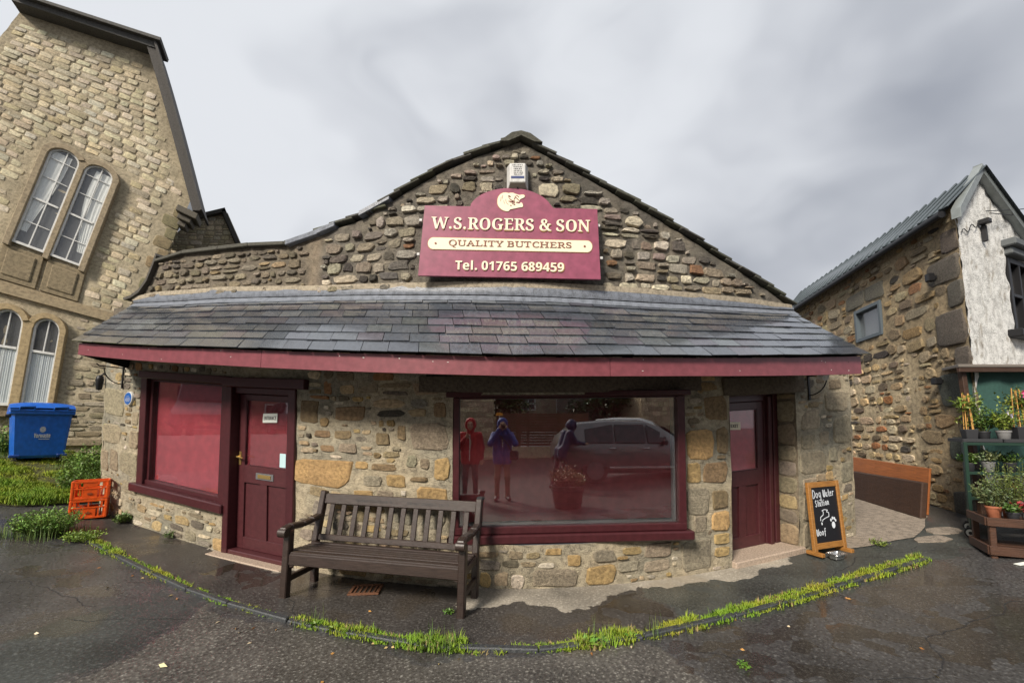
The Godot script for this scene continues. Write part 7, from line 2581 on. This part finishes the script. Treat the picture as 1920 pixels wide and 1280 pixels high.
func car(label: String, at: Vector3, turn: float, paint: Color, kind: String) -> void:
	# body lofted over stations along its length: [x, floor, waist, roof, half width low, half width of roof]
	var o := thing("van" if kind == "van" else "car", label, "van" if kind == "van" else "car", at, turn)
	var st := []
	if kind == "van":
		st = [[-2.5, 0.45, 1.2, 2.3, 0.90, 0.82], [-2.45, 0.35, 1.2, 2.42, 0.97, 0.86], [0.6, 0.32, 1.2, 2.45, 0.99, 0.86], [1.2, 0.32, 1.2, 2.2, 0.99, 0.80], [1.75, 0.32, 1.15, 1.35, 0.98, 0.82], [2.45, 0.35, 0.98, 1.02, 0.95, 0.85], [2.65, 0.45, 0.8, 0.85, 0.85, 0.75]]
	else:
		st = [[-2.28, 0.55, 0.95, 1.0, 0.78, 0.66], [-2.2, 0.36, 1.05, 1.22, 0.88, 0.62], [-1.75, 0.28, 1.06, 1.60, 0.92, 0.60], [-0.9, 0.26, 1.02, 1.67, 0.93, 0.62], [0.1, 0.26, 1.0, 1.65, 0.93, 0.62], [0.55, 0.26, 0.99, 1.50, 0.93, 0.64], [1.15, 0.27, 0.97, 1.06, 0.92, 0.74], [1.95, 0.30, 0.86, 0.92, 0.88, 0.72], [2.25, 0.42, 0.72, 0.76, 0.74, 0.6]]
	var rows := []
	for e in st:
		var row := []
		for q in [[-1, 0.0, 0.85], [-1, 0.25, 1.0], [-1, 0.7, 1.0], [-1, 1.0, 0.97]]: row.append(Vector3(e[0], lerpf(e[1], e[2], q[1]), q[0] * e[4] * q[2]))
		row.append(Vector3(e[0], lerpf(e[2], e[3], 0.9), -e[5] - 0.04))
		row.append(Vector3(e[0], e[3], -e[5] * 0.8))
		row.append(Vector3(e[0], e[3] + 0.02, 0))
		row.append(Vector3(e[0], e[3], e[5] * 0.8))
		row.append(Vector3(e[0], lerpf(e[2], e[3], 0.9), e[5] + 0.04))
		for q in [[1, 1.0, 0.97], [1, 0.7, 1.0], [1, 0.25, 1.0], [1, 0.0, 0.85]]: row.append(Vector3(e[0], lerpf(e[1], e[2], q[1]), q[0] * e[4] * q[2]))
		row.append(row[0])
		rows.append(row)
	var b := MB.new()
	b.grid(rows, -1.0)
	for e in [0, st.size() - 1]:
		var c := Vector3(st[e][0], (st[e][1] + st[e][3]) * 0.5, 0)
		for k in 12: b.tri(c, rows[e][k], rows[e][k + 1], Vector3(0, 0.8, 0))
	var pm := mat(paint.linear_to_srgb(), 0.3, 0.3)
	pm.clearcoat_enabled = true
	pm.clearcoat = 1.0
	pm.clearcoat_roughness = 0.05
	part("body", b, pm, o)
	for s in [-1.0, 1.0]:
		for e in ([[-1.62, -0.85], [-0.80, 0.02], [0.08, 0.62]] if kind != "van" else [[0.7, 1.3]]):
			b = MB.new()
			var wp := []
			for k in 2:
				var x: float = e[k]
				var hi := 1.55 if kind != "van" else 2.0
				if kind != "van" and x > 0.3: hi = 1.28
				if kind != "van" and x < -1.5: hi = 1.42
				wp.append([Vector3(x, 1.07 if kind != "van" else 1.3, s * 0.90), Vector3(x, hi, s * (0.70 if kind != "van" else 0.90))])
			b.face(wp[0][0] + Vector3(0, 0, s * 0.03), wp[1][0] + Vector3(0, 0, s * 0.03), wp[1][1] + Vector3(0, 0, s * 0.03), wp[0][1] + Vector3(0, 0, s * 0.03), Vector3(wp[0][0].x, 0.5, 0))
			part("side_window", b, M.car_glass, o)
		for x in ([-1.38, 1.38] if kind != "van" else [-1.5, 1.7]):
			b = MB.new()
			b.tube([Vector3(x, 0.34, s * 0.68), Vector3(x, 0.34, s * 0.92)], [0.34], 22)
			var wh := part("wheel", b, M.rubber, o)
			b = MB.new()
			b.tube([Vector3(x, 0.34, s * 0.90), Vector3(x, 0.34, s * 0.932)], [0.23], 18)
			part("rim", b, mat(lin(0.14, 0.14, 0.145), 0.35, 0.5), wh)
		b = MB.new()
		b.box(Transform3D(Basis(), Vector3(st[-1][0] - 0.28, st[-1][2] - 0.02, s * 0.66)), Vector3(0.3, 0.13, 0.2), 0.04)
		part("headlight", b, M.white, o)
		b = MB.new()
		b.box(Transform3D(Basis(), Vector3(0.5 if kind != "van" else 1.35, 1.08, s * 1.02)), Vector3(0.1, 0.14, 0.2), 0.03)
		part("mirror", b, M.black, o)
		b = MB.new()
		for x in [-0.9, 0.0]: b.box(Transform3D(Basis(), Vector3(x, 0.92, s * 0.94)), Vector3(0.2, 0.03, 0.03), 0.008)
		part("door_handle", b, M.steel, o)
		b = MB.new()
		b.box(Transform3D(Basis(), Vector3(0, 0.42, s * 0.935)), Vector3(2.0, 0.05, 0.02), 0.005)
		part("sill_trim", b, M.steel, o)
	b = MB.new()
	var ws := [[0.62, 1.50, 0.62], [1.12, 1.09, 0.74]] if kind != "van" else [[1.25, 2.12, 0.78], [1.75, 1.38, 0.82]]
	b.face(Vector3(ws[0][0] + 0.03, ws[0][1], -ws[0][2]), Vector3(ws[0][0] + 0.03, ws[0][1], ws[0][2]), Vector3(ws[1][0] + 0.03, ws[1][1] + 0.02, ws[1][2]), Vector3(ws[1][0] + 0.03, ws[1][1] + 0.02, -ws[1][2]), Vector3(0, 0.8, 0))
	part("windscreen", b, M.car_glass, o)

func far_house(label: String, at: Vector3, turn: float, w: float, d: float, wall_h: float, roof_h: float, tone: Color, windows: Array) -> void:
	var o := thing("village_house", label, "house", at, turn)
	var b := MB.new()
	b.col = tone
	var m := Vector3(0, wall_h * 0.5, -d * 0.5)
	b.box(Transform3D(Basis(), m), Vector3(w, wall_h, d))
	var wl := part("wall", b, M.far_wall, o)
	b = MB.new()
	b.col = Color(0.09, 0.085, 0.085)
	var p := []
	for i in 8: p.append(Vector3((w * 0.5 + 0.2) * (1 if i & 1 else -1), wall_h + (roof_h if i & 2 else 0.0), (-d * 0.5 + (0.1 if i & 4 else -0.1)) if i & 2 else (0.3 if i & 4 else -d - 0.3)))
	b.hexa(p)
	part("roof", b, M.verge, o)
	b = MB.new()
	b.col = tone
	b.box(Transform3D(Basis(), Vector3(w * 0.35, wall_h + roof_h + 0.2, -d * 0.5)), Vector3(0.7, 1.2, 0.6))
	part("chimney", b, M.far_wall, o)
	# courses of dressed stone
	var cb := MB.new()
	var y := 0.1
	while y < wall_h - 0.2:
		var x := -w * 0.5 + 0.02
		while x < w * 0.5 - 0.2:
			var l := R.randf_range(0.25, 0.6)
			var clear := true
			for q in windows:
				if x + l > q[0] - q[2] * 0.5 - 0.15 and x < q[0] + q[2] * 0.5 + 0.15 and y + 0.24 > q[1] - q[3] * 0.5 - 0.15 and y < q[1] + q[3] * 0.5 + 0.2: clear = false
			if clear:
				var v := R.randf_range(0.6, 1.3)
				cb.col = Color(tone.r * v, tone.g * v * R.randf_range(0.93, 1.03), tone.b * v)
				cb.box(Transform3D(Basis(), Vector3(minf(x + l * 0.5, w * 0.5 - l * 0.5), y + 0.11, 0.0)), Vector3(l - 0.025, 0.215, 0.05))
			x += l
		y += 0.24
	if cb.v.size() > 0:
		var sm := part("stones", cb, M.far_wall, wl)
		sm.set_meta("kind", "stuff")
	for q in windows:
		b = MB.new()
		b.box(Transform3D(Basis(), Vector3(q[0], q[1] + q[3] * 0.5 - 0.03, 0.03)), Vector3(q[2], 0.07, 0.08))
		b.box(Transform3D(Basis(), Vector3(q[0], q[1] - q[3] * 0.5 + 0.03, 0.03)), Vector3(q[2], 0.07, 0.09))
		b.box(Transform3D(Basis(), Vector3(q[0], q[1], 0.035)), Vector3(q[2] - 0.14, 0.05, 0.07))
		for s in [-1, 0, 1]: b.box(Transform3D(Basis(), Vector3(q[0] + s * (q[2] * 0.5 - 0.035), q[1], 0.028)), Vector3(0.07 if s else 0.04, q[3] - 0.14, 0.07))
		var fr := part("window", b, M.white, o)
		b = MB.new()
		b.box(Transform3D(Basis(), Vector3(q[0], q[1], 0.006)), Vector3(q[2] - 0.08, q[3] - 0.08, 0.03))
		part("pane", b, M.car_glass, fr)

func far_tree(label: String, at: Vector3, h: float, r: float, c: Color) -> void:
	var o := thing("tree", label, "tree", at)
	var b := MB.new()
	b.col = Color(0.07, 0.055, 0.04)
	b.tube([Vector3.ZERO, Vector3(0.1, h * 0.4, 0), Vector3(0, h * 0.7, 0.1)], [r * 0.12, r * 0.08, r * 0.03], 8)
	for k in 5:
		var t := TAU * k / 5.0
		b.tube([Vector3(0.1, h * 0.4, 0), Vector3(cos(t) * r * 0.6, h * R.randf_range(0.6, 0.8), sin(t) * r * 0.6)], [r * 0.05, r * 0.015], 6)
	part("trunk", b, M.verge, o)
	b = MB.new()
	var clumps := []
	for k in 14: clumps.append(Vector3(R.randf_range(-1, 1) * r * 0.7, h * R.randf_range(0.4, 0.95), R.randf_range(-1, 1) * r * 0.7))
	for k in 2600:
		var q: Vector3 = clumps[k % 14] + Vector3(R.randfn(), R.randfn(), R.randfn()) * r * 0.22
		leaf(b, q, Vector3(R.randf_range(-1, 1), R.randf_range(-0.6, 0.6), R.randf_range(-1, 1)).normalized(), 0.22, 0.12, Color(c.r * R.randf_range(0.6, 1.3), c.g * R.randf_range(0.6, 1.3), c.b))
	part("crown", b, M.leaf, o)

func build_across() -> void:
	M.cloth_skin = vcol(mat(Color.WHITE, 0.7))
	M.car_glass = mat(lin(0.012, 0.014, 0.016), 0.05)
	M.far_wall = textured(vcol(mat(Color.WHITE, 0.9)), T.grain, 1.2, T.grit, 1.5)
	person("photographer in a blue hooded coat holding a camera up, mirrored in the window", Vector3(0.18, ground_y(0.1), 0.42), PI, Color(0.02, 0.05, 0.22), Color(0.20, 0.13, 0.08), "camera")
	person("person in a red hooded coat standing beside the photographer, mirrored", Vector3(-0.52, ground_y(0.5), 0.46), PI + 0.1, Color(0.38, 0.015, 0.015), Color(0.05, 0.045, 0.045), "one hand up")
	person("person in a dark navy hooded coat leaning at the back of the car, mirrored", Vector3(1.72, ground_y(1.72), 1.7), 1.3, Color(0.014, 0.018, 0.06), Color(0.02, 0.02, 0.03), "stoop")
	car("dark grey sport utility car parked across the square, mirrored in the window", Vector3(4.1, ground_y(3.2), 3.0), 0.0, Color(0.12, 0.115, 0.115), "suv")
	car("white car parked far behind the grey one, mirrored in the window", Vector3(6.6, ground_y(5.5), 9.0), 0.5, Color(0.6, 0.6, 0.6), "suv")
	# barrel planter
	var pl := thing("barrel_planter", "half barrel planted with rusty orange shrubs, mirrored in the large window", "planter", Vector3(1.42, ground_y(1.42), -0.55))
	var b := MB.new()
	b.lathe(Transform3D(), [Vector2(0, 0.0), Vector2(0.26, 0.0), Vector2(0.33, 0.42), Vector2(0.30, 0.42), Vector2(0.29, 0.37), Vector2(0, 0.37)], 24)
	part("barrel", b, M.board_brown, pl)
	b = MB.new()
	for e in [[0.275, 0.09], [0.315, 0.32]]: b.lathe(Transform3D(), [Vector2(e[0], e[1]), Vector2(e[0] + 0.012, e[1]), Vector2(e[0] + 0.018, e[1] + 0.04), Vector2(e[0] + 0.006, e[1] + 0.04)], 24)
	part("hoop", b, M.iron, pl)
	var f1 := MB.new()
	var s1 := MB.new()
	s1.col = Color(0.1, 0.06, 0.03)
	shrub(f1, s1, Vector3(-0.05, 0.36, 0), 0.55, 0.34, 180, 0.05, Color(0.22, 0.10, 0.03), 0.8)
	shrub(f1, s1, Vector3(0.22, 0.36, 0.05), 0.34, 0.18, 60, 0.05, Color(0.16, 0.15, 0.03), 0.8)
	part("foliage", f1, M.leaf, pl)
	part("stems", s1, M.leaf, pl)
	# buildings across the square
	var t1 := Color(0.50, 0.39, 0.25)
	far_house("stone house with a white sash window behind the photographer, mirrored", Vector3(-4.6, ground_y(2.0), 11.5), PI, 10.0, 5.0, 6.2, 2.2, t1, [[2.75, 1.55, 1.15, 1.35], [2.75, 4.6, 1.1, 1.4], [-1.5, 1.6, 1.1, 1.4]])
	far_house("farther stone house with four white windows, mirrored over the fence", Vector3(4.6, 1.25, 19.5), PI, 9.0, 5.0, 5.4, 2.4, Color(0.42, 0.36, 0.27), [[1.9, 3.2, 1.1, 1.1], [0.3, 3.2, 1.1, 1.1], [1.6, 1.9, 1.0, 0.9], [-0.9, 1.75, 1.2, 1.1], [3.3, 1.75, 1.2, 1.1], [1.1, 4.6, 0.9, 0.8], [-0.2, 4.6, 0.9, 0.8]])
	far_house("stone house at the right edge of the mirrored view", Vector3(10.2, 1.1, 12.0), PI, 4.6, 6.0, 6.5, 2.2, t1, [[-1.6, 4.4, 1.0, 1.3]])
	far_house("small gabled outbuilding beside the farther house, mirrored", Vector3(8.4, 1.2, 17.5), PI - 1.2, 3.0, 3.5, 2.8, 1.5, Color(0.18, 0.16, 0.13), [])
	var fe := thing("board_fence", "brown horizontal board fence across the square on a low stone wall, mirrored", "fence", Vector3(2.9, ground_y(2.5), 12.2))
	for k in 12:
		b = MB.new()
		b.box(Transform3D(Basis(), Vector3(0, 0.66 + 0.135 * k, 0)), Vector3(4.6, 0.122, 0.03))
		part("board", b, textured(mat(lin(0.20 * R.randf_range(0.8, 1.2), 0.075, 0.025), 0.7), T.wood, 1.0), fe)
	for x in [-2.3, -0.77, 0.77, 2.3]:
		b = MB.new()
		b.box(Transform3D(Basis(), Vector3(x, 1.15, 0.06)), Vector3(0.1, 2.3, 0.08))
		part("post", b, M.board_brown, fe)
	b = MB.new()
	b.col = t1
	b.box(Transform3D(Basis(), Vector3(0, 0.28, 0)), Vector3(4.8, 0.56, 0.35))
	part("low_wall", b, M.far_wall, fe)
	far_tree("dense green tree beside the fence, mirrored in the window", Vector3(1.9, 0.1, 15.5), 6.0, 1.5, Color(0.06, 0.11, 0.02))
	far_tree("dark ivy-covered tree by the farther house, mirrored", Vector3(6.6, 0.6, 15.0), 4.2, 1.7, Color(0.045, 0.085, 0.02))
	var po := thing("marker_post", "thin grey post with an orange cap across the square, mirrored", "post", Vector3(0.55, 0.0, 9.2))
	b = MB.new()
	b.tube([Vector3.ZERO, Vector3(0, 2.1, 0)], [0.035], 8)
	part("pole", b, M.steel, po)
	b = MB.new()
	b.tube([Vector3(0, 2.08, 0), Vector3(0, 2.2, 0)], [0.16, 0.13], 12)
	part("cap", b, mat(lin(0.8, 0.3, 0.02), 0.5), po)
	# the street to the left, in the smaller window and the door glass
	far_house("brick-red house row at the far left, mirrored in the left window", Vector3(-31.0, 1.1, -1.0), PI / 2, 26.0, 7.0, 6.0, 2.5, Color(0.34, 0.17, 0.12), [[-8.0, 4.3, 1.1, 1.3], [-5.0, 4.3, 1.1, 1.3], [-2.0, 4.3, 1.1, 1.3], [1.0, 4.3, 1.1, 1.3], [4.0, 4.3, 1.1, 1.3], [7.0, 4.3, 1.1, 1.3], [-6.5, 1.5, 1.1, 1.3], [0.0, 1.5, 1.1, 1.3], [5.5, 1.5, 1.1, 1.3]])
	car("dark delivery van parked at the far left, mirrored in the left window", Vector3(-19.0, ground_y(19.0), -3.2), 0.25, Color(0.03, 0.03, 0.035), "van")
	car("white car beside the van at the far left, mirrored in the left window", Vector3(-17.5, ground_y(17.5), -6.4), 0.3, Color(0.6, 0.6, 0.58), "suv")
	car("silver car parked at the far left near the road, mirrored in the door glass", Vector3(-18.5, ground_y(18.5), 2.0), 0.1, Color(0.35, 0.35, 0.36), "suv")
